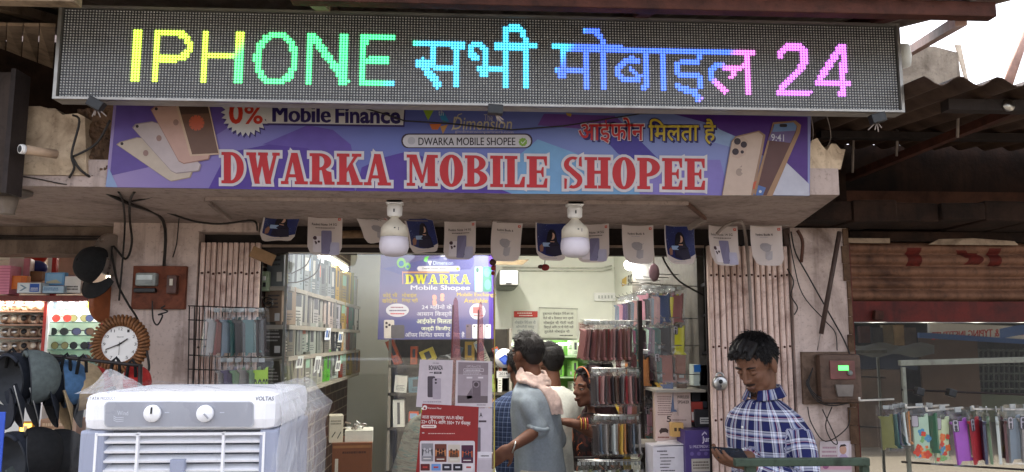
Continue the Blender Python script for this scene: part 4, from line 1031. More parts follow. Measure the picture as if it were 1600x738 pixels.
q = MB(); q.ball(at(56, 400, 4.7), (.062, .05, .05), pm('#b0362c')); tag(q.build('red_ball'), 'dull red rounded bundle hanging above the blue cap', 'bundle')
q = MB(); a = at(76, 400, 4.45); q.span((a.x, 4.45, 1.5), (a.x+.02, 4.47, 2.13), WHITE); q.span((a.x+.0205, 4.449, 1.5), (a.x+.045, 4.47, 2.13), pm('#c03030')); tag(q.build('door_jamb'), 'narrow white and red post standing behind the boxes in the left shop', 'post')
q = MB(); a, b_ = at(84, 430, 4.8), at(130, 402, 4.8); q.span((a.x, 4.8, a.z), (b_.x, 4.95, b_.z), pm('#a88f80')); q.span((a.x, 4.79, a.z-.1), (b_.x, 4.95, a.z-.004), pm('#c99aa0')); tag(q.build('shelf_unit'), 'dim shelf of pink and brown goods at the back of the left shop', 'shelf')
q = MB(); q.tube([(-2.9, 5.0, 2.12), (-1.9, 5.0, 2.12)], .014, emit('tube_glow_hall', (1, .93, .82), TUBE)); tag(q.build('tube_light'), 'glowing tube light on the ceiling of the left accessory shop', 'tube light')
# amber lit box under the caps
carton('amber_lamp_box', 'amber glowing picture box below the hanging caps', 28, 660, 52, 682, 3.9, .05, '#d9982c', lambda d: (d.rect(.1, .1, .9, .9, emit('amber_glow', (1, .5, .08), .6), 1), d.rect(.35, .25, .65, .75, pm('#e0c890'), 2)))
carton('goods_box', 'brown box of goods beneath the tan cap', 60, 655, 120, 700, 4.0, .1, '#a8856a', lambda d: d.scribble(.05, .1, .95, .9, 4, pm('#d8c0a0'), 1))
carton('goods_box', 'orange brown box low down at the left edge', -8, 680, 30, 700, 4.0, .1, '#b0702c')
carton('goods_box', 'long wooden board edge standing next to the cooler', 104, 690, 118, 760, 3.6, .05, '#a8705a')
# black cap, mirrors
CAPB = mat('black_cap_cloth', (.009, .009, .010), .9, .2, 30)
def cap_mesh(q, cl, visor, side, pipe=None):
    """local: crown about the origin, opening towards +y, visor towards side"""
    b = MB(); n, mrows = 20, 9; rows = []
    for j in range(mrows+1):
        th = math.pi/2*j/mrows; r = .085*math.cos(th)**.75; h = .092*math.sin(th)
        rows.append([(r*math.cos(2*math.pi*k/n)*.92*(1+.02*math.cos(6*2*math.pi*k/n)), -h, r*1.05*math.sin(2*math.pi*k/n)) for k in range(n+1)])
    b.sheet(rows, cl); b.sheet([[(x*.95, y*.95+.003, z*.95) for x, y, z in r] for r in rows[::-1]], mat('cap_lining', '#4a4c50', .9))
    b.ball((0, -.093, 0), (.007, .004, .007), cl); b.build('crown', q, local=True)
    b = MB(); top = []; bot = []
    for i in range(9):
        row = []; 
        for k in range(13):
            a = -math.pi*.42 + math.pi*.84*k/12; rr = .08 + .075*(i/8)*math.cos(a*.95)**.6
            row.append((rr*math.sin(a)*.98, .012+.03*(math.sin(a))**2 + .012*(i/8), -rr*math.cos(a)))
        top.append(row)
    b.sheet(top, visor); b.sheet([[(x, y+.004, z) for x, y, z in r] for r in top[::-1]], visor)
    e = top[-1]; b.tube(e, .0018, pipe or visor, 6); b.build('visor', q, local=True)
    b = MB(); b.tube([(.078*math.sin(a), .004, .082*math.cos(a)+.0) for a in [-.7+.14*k for k in range(11)]], .006, cl, 6); b.build('strap', q, local=True)
def cap(label, px_, py_, Y, cl, visor, rot, pipe=None, s=1.0, grp='caps hung from the rod'):
    q = thing('cap', label, 'cap', at(px_, py_, Y), grp); cap_mesh(q, cl, visor, 1, pipe); q.rotation_euler = rot; q.scale = (s, s, s); return q
cap('black cap hanging high by the pillar above the lit case', 149, 415, 3.66, CAPB, CAPB, (R(-14), R(20), R(-40)), None, .95, None)
q = thing('round_mirror', 'round brown rimmed mirror seen edge on beside the wicker clock', 'mirror', at(168, 473, 3.75))
c = at(168, 473, 3.75); b = MB(); b.lathe([(.085, -.012), (.095, -.012), (.097, 0), (.095, .012), (.085, .012)], c, mat('tan_rim', '#8a4a26', .5), (1, -.42, 0), 32); b.build('rim', q)
b = MB(); b.lathe([(0, .002), (.088, .002)], c, BLACK, (1, -.42, 0), 32); b.build('backing', q)
q = thing('round_mirror', 'round chrome rimmed mirror seen edge on above the black cap', 'mirror', at(170, 398, 3.72))
c = at(172, 398, 3.72); b = MB(); b.lathe([(.088, -.006), (.096, -.006), (.096, .006), (.088, .006)], c, STEEL, (1, -.35, 0), 32); b.build('rim', q)
b = MB(); b.lathe([(0, .0), (.09, .0)], c, BLACK, (1, -.35, 0), 32); b.build('backing', q)
q = MB(); q.box(at(172, 436, 3.8), (.03, .02, .055), emit('small_glow', (1, .85, .65), .8)); tag(q.build('small_lamp'), 'small lit lamp between the two edge on mirrors by the left pillar', 'lamp')

# ---- wooden meter board on the left pillar
q = thing('meter_board', 'reddish wooden board with an old electric meter on the left pillar', 'meter board', at(248, 450, 3.72))
a, b_ = at(204, 483, 3.72), at(291, 416, 3.72); b = MB(); b.span((a.x, 3.722, a.z), (b_.x, 3.749, b_.z), grimy('board_wood', '#74402c', '#2c140c', .45, 8, False, .7, .3), .002); b.build('board', q)
b = MB(); c = at(230, 437, 3.71); b.box(c, (.092, .045, .06), mat('meter_grey', '#8f9490', .45, .2), None, .01); b.build('meter_body', q)
b = MB(); b.box(c+Vector((-.003, -.0235, .008)), (.07, .004, .022), mat('meter_window', '#c8d0cc', .15), None, .001); b.box(c+Vector((.02, -.0236, -.012)), (.02, .004, .015), mat('meter_grey', '#8f9490'), None, .001); b.build('window', q)
b = MB(); b.box(at(227, 454, 3.712), (.095, .03, .02), BLACK, None, .004); b.build('terminal_cover', q)
b = MB(); c = at(270, 445, 3.71); b.box(c, (.045, .04, .085), mat('fuse_brown', '#5a3a30', .5), None, .006); b.box(c+Vector((0, -.0215, .01)), (.014, .004, .03), CREAM); b.build('fuse_holder', q)
# ---- wicker clock
c = at(188, 538, 3.5); q = thing('wall_clock', 'round wicker rimmed wall clock with a white face on the left pillar', 'clock', c)
WICK = mat('wicker', '#8a5a34', .6, .3, 40); b = MB()
b.tube([c+Vector((.098*math.cos(a), .008, .098*math.sin(a))) for a in [2*math.pi*k/40 for k in range(41)]], .02, mat('wicker_dark', '#5a3820', .7), 8)
for k in range(44):
    a = 2*math.pi*k/44; r0, r1 = Vector((math.cos(a), 0, math.sin(a))), Vector((math.cos(a+.12), 0, math.sin(a+.12)))
    b.tube([c+r0*.078+Vector((0, -.008, 0)), c+(r0+r1)*.5*.1+Vector((0, -.018, 0)), c+r1*.122+Vector((0, .0, 0))], .0062, WICK, 6)
b.build('wicker_rim', q)
b = MB(); b.lathe([(0, 0), (.08, 0)], c+Vector((0, -.004, 0)), mat('clock_paper', '#e4e0da', .4, .03), (0, -1, 0), 40); b.tube([c+Vector((.0785*math.cos(a), -.006, .0785*math.sin(a))) for a in [2*math.pi*k/40 for k in range(41)]], .003, mat('tan_rim', '#8a4a26'), 6); b.build('face', q)
CI = mat('clock_ink', '#3a3432', .5)
d = Draw(0, lambda x, y: (c+Vector((x, -.0045, -y)), Vector((0, -1, 0))))
for k in range(1, 13):
    a = 2*math.pi*k/12; x, y = .064*math.sin(a), -.064*math.cos(a); d.text(str(k), x-.005*(1+(k > 9)*.6), y-.006, x+.005*(1+(k > 9)*.6), y+.006, CI, 1)
d.text('Quartz', -.014, -.034, .014, -.027, CI, 1); d.mb.build('numerals', q)
for nm, ang, L, wd in (('hour_hand', 55, .04, .0055), ('minute_hand', 248, .06, .0042), ('second_hand', 180, .045, .0018)):
    b = MB(); a = R(ang); b.bar(c+Vector((-.01*math.sin(a), -.009, -.01*math.cos(a))), c+Vector((L*math.sin(a), -.009, L*math.cos(a))), wd, .001, CI, (0, 1, 0)); b.build(nm, q)
# two spare conduit strips on the left pillar
q = MB(); a = at(255, 345, 3.74); q.span((a.x-.012, 3.738, at(255, 415, 3.74).z), (a.x+.012, 3.7495, a.z), PLASTER); tag(q.build('conduit'), 'painted upright conduit strip above the wooden meter board', 'conduit')

# ---- cap rod
q = MB(); q.tube([at(-20, 551, 2.9), at(80, 556, 2.9), at(222, 572, 2.88)], .006, mat('dark_rod', '#2a2220', .5)); q.tube([at(219, 570, 2.88), at(218, 760, 2.88)], .008, mat('dark_rod', '#2a2220'))
tag(q.build('cap_rod'), 'thin dark rod holding the row of caps in front of the lit case', 'rod')
cl = lambda n_, h, r_=.95: mat(n_, h, r_, .15, 60, bump=.2)
SL, NV, DN, TN, RD = cl('slate_cloth', '#5c6462'), cl('navy_cloth', '#262a34'), cl('denim_cloth', '#4a6c90'), cl('tan_cloth', '#b49c7a'), cl('red_cloth', '#a02420')
PIPEW = mat('white_piping', '#a9a8a4', .7)
cap('charcoal cap at the left end of the upper row of caps', 14, 594, 2.86, NV, NV, (R(-6), R(-4), R(150)), None, 1.05)
cap('slate grey cap with white piping, second in the upper row', 44, 590, 2.83, SL, NV, (R(-6), R(8), R(124)), PIPEW, 1.05)
cap('near black cap with white piping between the slate and denim caps', 68, 596, 2.92, NV, NV, (R(-6), R(10), R(122)), PIPEW, 1.0)
cap('blue denim cap with a dark visor in the upper row', 97, 600, 2.94, DN, NV, (R(-6), R(10), R(122)), None, .95)
cap('tan cap in the upper row of caps', 118, 604, 2.98, TN, TN, (R(-6), R(14), R(122)), None, 1.0)
cap('red and black cap behind the tan cap, next to the cooler', 136, 606, 3.03, RD, CAPB, (R(-6), R(12), R(105)), None, .9)
cap('red cap with black straps near the end of the rod', 206, 598, 2.95, RD, CAPB, (R(-6), R(8), R(80)), None, .7)
cap('dark navy cap with grey piping low at the left edge', 16, 722, 2.8, NV, NV, (R(-8), R(5), R(150)), PIPEW, 1.1)
cap('black cap, second in the lower row', 50, 712, 2.83, CAPB, SL, (R(-8), R(5), R(108)), None, 1.05)
cap('black cap, third in the lower row beside the cooler', 88, 712, 2.9, CAPB, CAPB, (R(-8), R(5), R(100)), None, 1.0)
for k, (x, y, n_) in enumerate(((40, 552, 'slate grey'), (75, 560, 'near black'), (103, 560, 'denim'), (18, 552, 'charcoal'), (128, 562, 'tan'), (180, 566, 'red'), (205, 569, 'rightmost red'))):
    q = MB(); c = at(x, y, 2.9); q.tube([c+Vector((-.012, -.006, -.05)), c+Vector((-.004, -.01, .004)), c+Vector((.006, -.008, .016)), c+Vector((.014, 0, 0)), c+Vector((.016, .004, -.045))], .006, CAPB, 6)
    tag(q.build('cap_strap_loop'), f'black strap loop over the rod holding the {n_} cap', 'strap')
q = MB(); a = at(-6, 644, 2.4); b_ = at(5, 690, 2.4); q.span((a.x, 2.4, .9), (b_.x, 2.404, a.z), pm('#2f52b8'), .002); tag(q.build('blue_board'), 'narrow blue board edge at the lower left corner', 'board')

# ================================================================== AIR COOLER UNDER PLASTIC
m = bpy.data.materials.new('plastic_film'); m.use_nodes = True; t = NT(m); MATS['plastic_film'] = m
def film(m, t, keep, scale):
    t.b.inputs['Base Color'].default_value = (.9, .91, .93, 1); t.b.inputs['Roughness'].default_value = .16; t.b.inputs['Specular IOR Level'].default_value = .9
    tr = t.new('ShaderNodeBsdfTransparent'); tr.inputs[0].default_value = (.97, .97, .98, 1); mx = t.new('ShaderNodeMixShader')
    n = t.noise(t.coord((2.6, 1, .4), rot=(0, .42, 0)), scale, 5, .6, 1.2)
    t.link(t.ramp(n, [(.42, keep), (.62, keep+.05), (.72, keep+.20)]), mx.inputs[0])
    t.link(tr.outputs[0], mx.inputs[1]); t.link(t.b.outputs[0], mx.inputs[2]); t.link(mx.outputs[0], t.n['Material Output'].inputs[0])
    t.bump(n, 1.0, .02)
film(m, t, .015, 9); FILM = m
m = bpy.data.materials.new('folded_film'); m.use_nodes = True; film(m, NT(m), .30, 14); FILM2 = m
ac = thing('air_cooler', 'white and grey air cooler wrapped in clear plastic with two dials on its front', 'air cooler', (-.69, 2.25, 0))
CW = mat('cooler_white', '#f3f3f5', .35, .02, 6); CG = mat('cooler_grey', '#989eb2', .4, .04, 6); CP = mat('cooler_panel', '#9a9ca4', .3, .04, 8); GD = mat('grille_dark', '#4b505c', .6, .1)
YA = 2.05
def cpt(x, y): return at(x, y, YA)
zt, zs = cpt(280, 614).z, cpt(280, 674).z; xl, xr = cpt(128, 650).x, cpt(433, 650).x
b = MB(); b.box(((xl+xr)/2, YA+.2, (zt+zs)/2), (xr-xl, .4, zt-zs), CW, None, .028); b.build('top_cover', ac)
b = MB(); b.span((xl-.008, YA+.012, .12), (xl+.052, YA+.39, zs+.002), CG, .008); b.span((xr-.045, YA+.012, .12), (xr+.003, YA+.39, zs+.002), CG, .008); b.span((xl+.053, YA+.06, .12), (xr-.046, YA+.38, zs), GD); b.span((xl-.008, YA+.01, .1), (xr+.003, YA+.39, .45), CW, .02); b.build('body', ac)
d = Draw(YA, lambda x, y: (Vector((cpt(x, y).x, YA+.0008, cpt(x, y).z)), Vector((0, -1, 0))))
d.rrect(163, 627.5, 397, 668, 7, mat('cooler_line', '#c4c6cc', .4), 2); d.rrect(165, 629, 395, 666, 6, CP, 4); d.build('control_panel', ac)
d = Draw(YA, lambda x, y: (Vector((cpt(x, y).x, YA+.0008, cpt(x, y).z)), Vector((0, -1, 0))))
d.text('TATA', 141, 620, 156, 625, pm('#5a5a66'), 6, .01); d.text('PRODUCT', 158, 620, 181, 625, pm('#8a8a94'), 6); d.disc(137.5, 622.5, 1.4, pm('#8a8a94'), 6)
d.text('VOLTAS', 399, 619.5, 428, 626, pm('#4a4c58'), 6, .02, 0, .12); d.text('Wind', 184, 642, 201, 649, pm('#d5d7de'), 6)
for k in range(3): d.line([(178, 650+3*k), (183, 653+3*k), (194, 652+3*k)], .9, pm('#d5d7de'), 6)
for x in (258, 344): d.rect(x, 644, x+7, 645.5, pm('#c9ccd6'), 6)
d.build('lettering', ac)
for x, a in ((240, 2), (322, 135)):
    b = MB(); c = cpt(x, 646); c.y = YA-.003; b.lathe([(.0205, 0), (.0205, .008), (.019, .012), (0, .012)], c, CW, (0, -1, 0), 30)
    dl = b.build('dial', ac); b = MB(); b.bar(c+Vector((0, -.0135, 0)), c+Vector((.016*math.sin(R(a)), -.0135, .016*math.cos(R(a)))), .0035, .004, BLACK if a < 90 else CP, (0, 1, 0)); b.build('pointer', dl)
b = MB()
gx0, gx1 = cpt(146, 690).x, cpt(411, 690).x
for k in range(26):
    z = cpt(280, 689+15.2*k).z
    if z < .5: break
    b.box(((gx0+gx1)/2, YA+.030, z), (gx1-gx0, .03, .0055), CW, (.35, 0, 0))
zb = .5
for x in (146, 211, 346, 410): X = cpt(x, 700).x; b.span((X-.003, YA+.010, zb), (X+.003, YA+.022, zs-.004), CW)
b.span((gx0, YA+.010, zs-.012), (gx1, YA+.022, zs-.005), CW, .002); b.build('grille', ac)
b = MB(); X0, X1 = cpt(264, 720).x, cpt(287, 720).x; b.span((X0, YA+.006, zb), (X1, YA+.024, cpt(275, 719).z), CG, .002); b.build('swing_handle', ac)
# wrapping: front, top and a loose bulge on the right
rgf = random.Random(4); b = MB(); rows = []
nz, nx = 34, 44
for j in range(nz+1):
    f = j/nz; z = zt+.006 + (0.5-zt)*f; row = []
    for i in range(nx+1):
        u = i/nx; x = xl-.012 + (xr-xl+.03)*u; e = max(0, .06-f*.9)
        wob = mnoise.noise(Vector((x*9+z*5, z*6, 1.3)))*.010 + mnoise.noise(Vector((x*26+z*16, z*9, 7)))*.004
        row.append((x-.010*f, YA-.016+e*e*8-wob, z+.004*mnoise.noise(Vector((x*8, 0, 3)))*(f < .05)))
    rows.append(row)
b.sheet(rows, FILM)
top = [[(x, YA-.014+e*e*8 if False else y+(.40*k/8), z+.006*math.sin(k*1.7+i*.5)) for i, (x, y, z) in enumerate(rows[0])] for k in range(9)]
b.sheet(top, FILM); b.build('plastic_wrap', ac)
b = MB(); rows = []
prof = [(600, 428, 0), (607, 437, 6), (622, 438, 20), (635, 440, 36), (648, 444, 47), (660, 441, 46), (675, 438, 41), (690, 436, 39), (706, 434, 43), (722, 433, 46), (745, 433, 44), (800, 433, 40)]
for y, x0_, bul in prof:
    row = []
    for i in range(15):
        u = i/14; bul_ = bul*.9; x = x0_+bul_*math.sin(math.pi*.5*min(1, u*1.6)) if u < .7 else x0_+bul_*(1-(u-.7)*.6)
        p = at(x, y, YA); row.append((p.x, YA-.01+.4*u**1.4+.008*mnoise.noise(Vector((u*6, y*.05, 2))), p.z+.004*mnoise.noise(Vector((u*5, y*.07, 9)))))
    rows.append(row)
b.sheet(rows, FILM2); b.build('loose_wrap', ac)
b = MB(); rows = []
for k in range(9):
    f = k/8; row = []
    for i in range(13):
        u = i/12; xb = 134+100*u; pk = 577+0*u; h = [606, 598, 589, 579, 577.5, 581, 586, 590, 594, 599, 603, 606, 608][i]
        p = at(xb-4*f, 613+(h-613)*f, YA+.08); row.append((p.x, YA+.02+.10*f+.014*mnoise.noise(Vector((u*5, f*4, 5))), p.z))
    rows.append(row)
b.sheet(rows, FILM2); b.build('loose_wrap', ac)

# ================================================================== RIGHT PILLAR: METER
q = thing('meter_board', 'weathered board with a dark electric meter and green display on the right pillar', 'meter board', at(1297, 592, 3.73))
YM = 3.73
def mp(x, y): return at(x, y, YM)
a, b_ = mp(1256, 632), mp(1336, 550); b = MB(); b.span((a.x, YM, a.z), (b_.x, 3.7495, b_.z), grimy('grey_board', '#6e5a4c', '#2a1c14', .5, 9, False, .85, .5), .003); b.build('board', q)
DM = grimy('meter_case', '#5a463a', '#241a15', .4, 12, False, .5, .2)
a, b_ = mp(1275, 629), mp(1336, 553); b = MB(); b.box(((a.x+b_.x)/2, YM-.03, (a.z+b_.z)/2), (b_.x-a.x, .058, b_.z-a.z), DM, None, .02); b.build('meter_body', q)
a, b_ = mp(1288, 592), mp(1325, 563); b = MB(); b.box(((a.x+b_.x)/2, YM-.062, (a.z+b_.z)/2), (b_.x-a.x, .008, b_.z-a.z), mat('meter_face', '#7a4a44', .4), None, .003); b.build('face_plate', q)
a, b_ = mp(1300, 578), mp(1315, 570.5); b = MB(); b.span((a.x, YM-.069, a.z), (b_.x, YM-.0662, b_.z), emit('green_display', (.08, .85, .12), .45)); b.build('display', q)
b = MB(); b.lathe([(.011, 0), (.012, .008), (.006, .012), (0, .012)], mp(1317, 582)+Vector((0, -.066, 0)), mat('meter_grey', '#8f9490'), (0, -1, 0), 16); b.build('push_button', q)
a, b_ = mp(1295, 618), mp(1322, 600); b = MB(); b.prism([(a.x+.01, YM-.064, a.z), (b_.x-.008, YM-.064, a.z), (b_.x, YM-.064, b_.z), (a.x, YM-.064, b_.z)], (0, -.012, 0), mat('meter_cover', '#7a7068', .5)); b.build('terminal_cover', q)
for k in range(3): cable([(1270-k*3, 575+8*k, 3.70), (1264-2*k, 600, 3.69), (1276, 618+4*k, 3.68), (1300, 628+3*k, 3.68), (1326, 622+4*k, 3.69)], .0028, WIRE, f'{["upper", "middle", "lowest"][k]} of three wires curling round the right meter')
q = thing('flyer', 'torn pale flyer with a small portrait pasted low on the right pillar', 'flyer', at(1306, 738, 3.745))
d = Draw(3.746); d.poly([(1281, 690), (1330, 689), (1331, 760), (1280, 760)], pm('#cfc2c4'), 1); d.scribble(1284, 697, 1308, 716, 3, pm('#b08a98'), 2, .45, 5); d.rect(1309, 692, 1326, 715, pm('#d8cdd6'), 2)
d.disc(1317, 703, 5.5, pm('#c69a86'), 3, 7); d.poly([(1311, 700), (1313, 695), (1320, 694), (1324, 699), (1322, 697), (1314, 698)], pm('#3a2a2a'), 4); d.poly([(1310, 715), (1314, 710), (1321, 710), (1325, 715)], pm('#b8a0c0'), 3)
d.rect(1282, 719, 1330, 734, pm('#d3a5b4'), 2); d.disc(1290, 728, 5, pm('#9a5a80'), 3); d.build('printed_sheet', q)

# ---- green rail in front of the man
q = thing('cart_rail', 'dark green steel rail of a cart in front of the man in plaid', 'rail', at(1250, 722, 2.3))
GR = grimy('green_enamel', '#39463a', '#191d17', .35, 14, False, .45, .15)
b = MB(); b.bar(at(1147, 722.5, 2.3), at(1357, 721.5, 2.3), .022, .022, GR, bev=.003); b.build('top_bar', q)
for x, wd in ((1172, .03), (1350, .022)):
    b = MB(); a = at(x, 724, 2.315); b.bar(a, (a.x, a.y, .7), wd, .022, GR, (0, 1, 0), .003); b.build('post', q)
b = MB(); a = at(1147, 722.5, 2.3); e = at(1357, 722, 2.3); b.span((a.x, 2.25, .72), (e.x, 2.31, .78), GR); b.build('lower_bar', q)

# ================================================================== PHONE CASES
SLEEVE = glass('clear_sleeve', (.97, .97, .97), .03, .12, .16)
PKT = {}
def packet(label, loc, rz, hexa, group, style='plain', s=1.0, tilt=0.0, ry=0.0):
    """phone case in a clear sleeve, hanging from its top; local face towards -y"""
    q = thing('phone_case', label, 'phone case', loc, group); q.rotation_euler = (tilt, ry, rz); q.scale = (s, s, s)
    key = (hexa, style)
    if key not in PKT:
        w_, h_, t_ = .076, .158, .009; cm = mat('case_' + hexa.lstrip('#'), hexa, .35, .08, 20, spec=.5); b = MB()
        pts = []; r = .012
        for cx, cz, a0 in ((w_/2-r, -.035-r, 90), (-w_/2+r, -.035-r, 180), (-w_/2+r, -.035-h_+r, 270), (w_/2-r, -.035-h_+r, 0)):
            pts += [(cx+r*math.cos(R(a0-0+30*k)), -t_/2, cz+r*math.sin(R(a0+30*k))) for k in range(4)]
        b.prism(pts, (0, t_, 0), cm)
        d = Draw(0, lambda x, y: (Vector((-w_/2+w_*x, -t_/2, -.035-h_*y)), Vector((0, -1, 0))))
        if style in ('camera', 'floral'): d.rrect(.06, .03, .40, .30, .06, pm('#2a2830'), 1.2); d.rrect(.09, .045, .37, .285, .05, pm('#a9a4ad'), 1.8)
        if style == 'camera':
            for yy in (.10, .19, .25): d.disc(.23, yy, .08, pm('#3a3840'), 2.4, .036)
        if style == 'floral':
            rg_ = random.Random(hexa); cols = [pm(h) for h in ('#c8402c', '#d9703a', '#4a8ab0', '#7aa86a', '#b83a30')]
            for k in range(16):
                cx, cy, rr = .2+.62*rg_.random(), .36+.58*rg_.random(), .05+.08*rg_.random(); mm = rg_.choice(cols)
                for a in range(4): d.disc(cx+rr*.8*math.cos(a*1.57+k), cy+rr*.4*math.sin(a*1.57+k), rr*.75, mm, 1.2+.15*k+.02*a, rr*.36, 10)
        if style == 'label': d.rect(.2, .62, .8, .74, pm('#d6d23a'), 1.4); d.scribble(.25, .76, .75, .86, 2, pm('#3a3836'), 1.4)
        if style == 'letters': d.text('BOSS', .15, .3, .85, .75, pm('#24301c'), 1.4, .01)
        b2 = d.mb; base_i = len(b.v)
        for fi, f in enumerate(b2.f): b.add([b2.v[k] for k in f], [tuple(range(len(f)))], b2.ml[b2.mi[fi]])
        o1 = b.build('case', q, local=True)
        b = MB(); W2, D2 = .047, .009; rows = []
        for z, k in ((-.200, .9), (-.195, 1), (-.12, 1), (-.04, 1), (-.028, .75), (-.012, .2), (0.0, .15)):
            dd = D2*k; rows.append([(-W2, -dd*.3, z), (-W2*.8, -dd, z+.0015), (0, -dd*1.04, z-.001), (W2*.8, -dd, z+.001), (W2, -dd*.3, z), (W2*.8, dd, z), (0, dd, z), (-W2*.8, dd, z), (-W2, -dd*.3, z)])
        b.sheet(rows, SLEEVE, False); o2 = b.build('sleeve', q, local=True)
        b = MB(); b.span((-.012, -.0018, -.016), (.012, .0018, .001), mat('header_tab', '#a9adab', .25, .2)); o3 = b.build('header_tab', q, local=True)
        PKT[key] = [('case', o1.data), ('sleeve', o2.data), ('header_tab', o3.data)]
    else:
        for n_, me in PKT[key]: o = bpy.data.objects.new(n_, me); col.objects.link(o); o.parent = q
    return q
CN = {'#6f6f3c': 'olive', '#2f5a58': 'teal', '#2a3350': 'navy', '#c9cec8': 'white', '#b8763c': 'orange', '#a9c4ae': 'mint', '#3f6a52': 'green', '#c2cfa6': 'lime cream', '#9a4fae': 'purple', '#a83238': 'red', '#6f8a6a': 'sage', '#4a2026': 'maroon', '#6a7a88': 'slate', '#3a3436': 'charcoal', '#7d4a3c': 'brown', '#b58a84': 'rose', '#8f8a86': 'grey', '#211d20': 'black', '#b9b42e': 'yellow', '#c08a98': 'pink', '#4a3a5a': 'plum', '#5a4436': 'dark brown', '#8a5a58': 'mauve', '#9cc23a': 'bright green'}
rk = thing('case_rack', 'green tube rack carrying phone cases in front of the mirror glass', 'rack', at(1500, 700, 3.1))
TG = grimy('grey_green_tube', '#75766a', '#4a463c', .3, 10, False, .5, .1)
b = MB(); b.bar(at(1405, 567.5, 3.1), at(1720, 559, 3.1), .022, .022, TG, bev=.003); b.build('top_bar', rk)
for x in (1411, 1700):
    b = MB(); a = at(x, 574, 3.1); b.bar(a, (a.x, 3.1, .1), .014, .014, TG, (0, 1, 0), .002); b.build('post', rk)
b = MB(); b.tube([at(1408, 609, 3.1), at(1720, 622, 3.1)], .004, DARKST); b.tube([at(1409, 722, 3.1), at(1720, 742, 3.1)], .004, DARKST); b.build('cross_wire', rk)
HK = mat('white_hook', '#d8d2c8', .4)
for x0_, y0, x1_, y1 in ((1343, 626, 1396, 624), (1416, 637, 1482, 633), (1448, 642, 1504, 637), (1520, 639, 1600, 640)):
    b = MB(); a, e = at(x0_, y0, 2.92), at(x1_, y1, 3.1); b.tube([a+Vector((0, 0, .012)), a, e], .004, HK, 6); b.build('hook', rk)
for x, y in ((1436, 612), (1486, 614)):
    b = MB(); b.box(at(x, y, 3.09), (.03, .03, .03), BLACK, (0, .3, 0), .004); b.build('clip', rk)
G1 = 'phone cases on the rack before the mirror glass'
for x, y, h, rz, st, s, w_ in ((1384, 640, '#6f6f3c', -1.0, 'plain', .85, 'farthest left'), (1391, 640, '#2f5a58', -1.2, 'plain', .85, 'beside the olive one'), (1398, 638, '#2a3350', -1.25, 'plain', .82, 'between the teal ones'), (1404, 638, '#c9cec8', -1.35, 'plain', .82, 'among the dark strips'), (1406, 637, '#2f5a58', -1.3, 'plain', .82, 'next to the orange one'), (1411, 636, '#b8763c', -1.1, 'plain', .82, 'left of the rack post'),
        (1436, 637, '#a9c4ae', -.15, 'floral', 1.05, 'with red flowers'), (1452, 636, '#3f6a52', -1.2, 'plain', 1.0, 'behind the two flowered ones'), (1472, 640, '#c2cfa6', .25, 'floral', 1.1, 'with red and blue flowers'), (1496, 643, '#9a4fae', .15, 'camera', 1.08, 'with a tall camera cutout'), (1519, 641, '#a83238', .55, 'camera', 1.1, 'right of the purple one'), (1532, 642, '#2a3350', 1.25, 'plain', 1.08, 'seen edge on by the red one'), (1541, 642, '#6f8a6a', .95, 'camera', 1.08, 'next to the navy strip'), (1556, 642, '#c9cec8', 1.0, 'label', 1.08, 'with a yellow label'), (1565, 642, '#4a2026', 1.2, 'plain', 1.05, 'seen edge on near the right edge'), (1582, 638, '#6a7a88', .3, 'camera', 1.12, 'broad, near the right edge'), (1604, 638, '#8f8a86', .1, 'camera', 1.12, 'cut by the right edge')):
    packet(f'{CN[h]} case {w_} on the rack by the mirror glass', at(x, y-6, 2.98), rz, h, G1, st, s, random.uniform(-.06, .06), random.uniform(-.05, .05))

# ---- wire rack with cases in front of the left gate
YW = 3.62
wr = thing('wire_rack', 'rusty black wire grid leaning on the left gate with phone cases hung from it', 'rack', at(330, 600, YW))
b = MB()
for x in (296, 304, 312, 320, 329, 338, 348, 358, 370, 382, 394, 405): b.tube([at(x, 478+(x-296)*.03, YW), at(x-5, 770, YW)], .0028, DARKST, 5)
for y in (478, 500, 530, 555, 577, 605, 640, 680, 720): b.tube([at(294, y, YW-.004), at(408, y+4, YW-.004)], .0028, DARKST, 5)
b.build('wire_grid', wr)
G2 = 'phone cases on the wire rack at the left gate'
for r_, (y, lst) in enumerate(((482, [(339, '#8f8a86', .5), (351, '#8a5a58', .9), (358, '#6a7a88', .7), (368, '#2f5a58', 1.0), (376, '#3a3436', .5), (394, '#2f5a58', .12), (408, '#3a3436', 1.1)]), (560, [(349, '#8f8a86', .8), (359, '#4a3a5a', .5), (372, '#6f8a6a', .6), (386, '#8f8a86', .7), (398, '#6f8a6a', .9), (409, '#9cc23a', .05)]))):
    seen = {}
    for k, (x, h, rz) in enumerate(lst):
        packet(f'{CN[h]} case, {["first", "second", "third", "fourth", "fifth", "sixth", "last"][k]} from the left in the {["upper", "lower"][r_]} row, wire rack', at(x, y, YW-.06-.004*(k % 3)), rz, h, G2, 'letters' if h == '#9cc23a' else 'plain', 1.06, random.uniform(-.05, .05), random.uniform(-.08, .08))

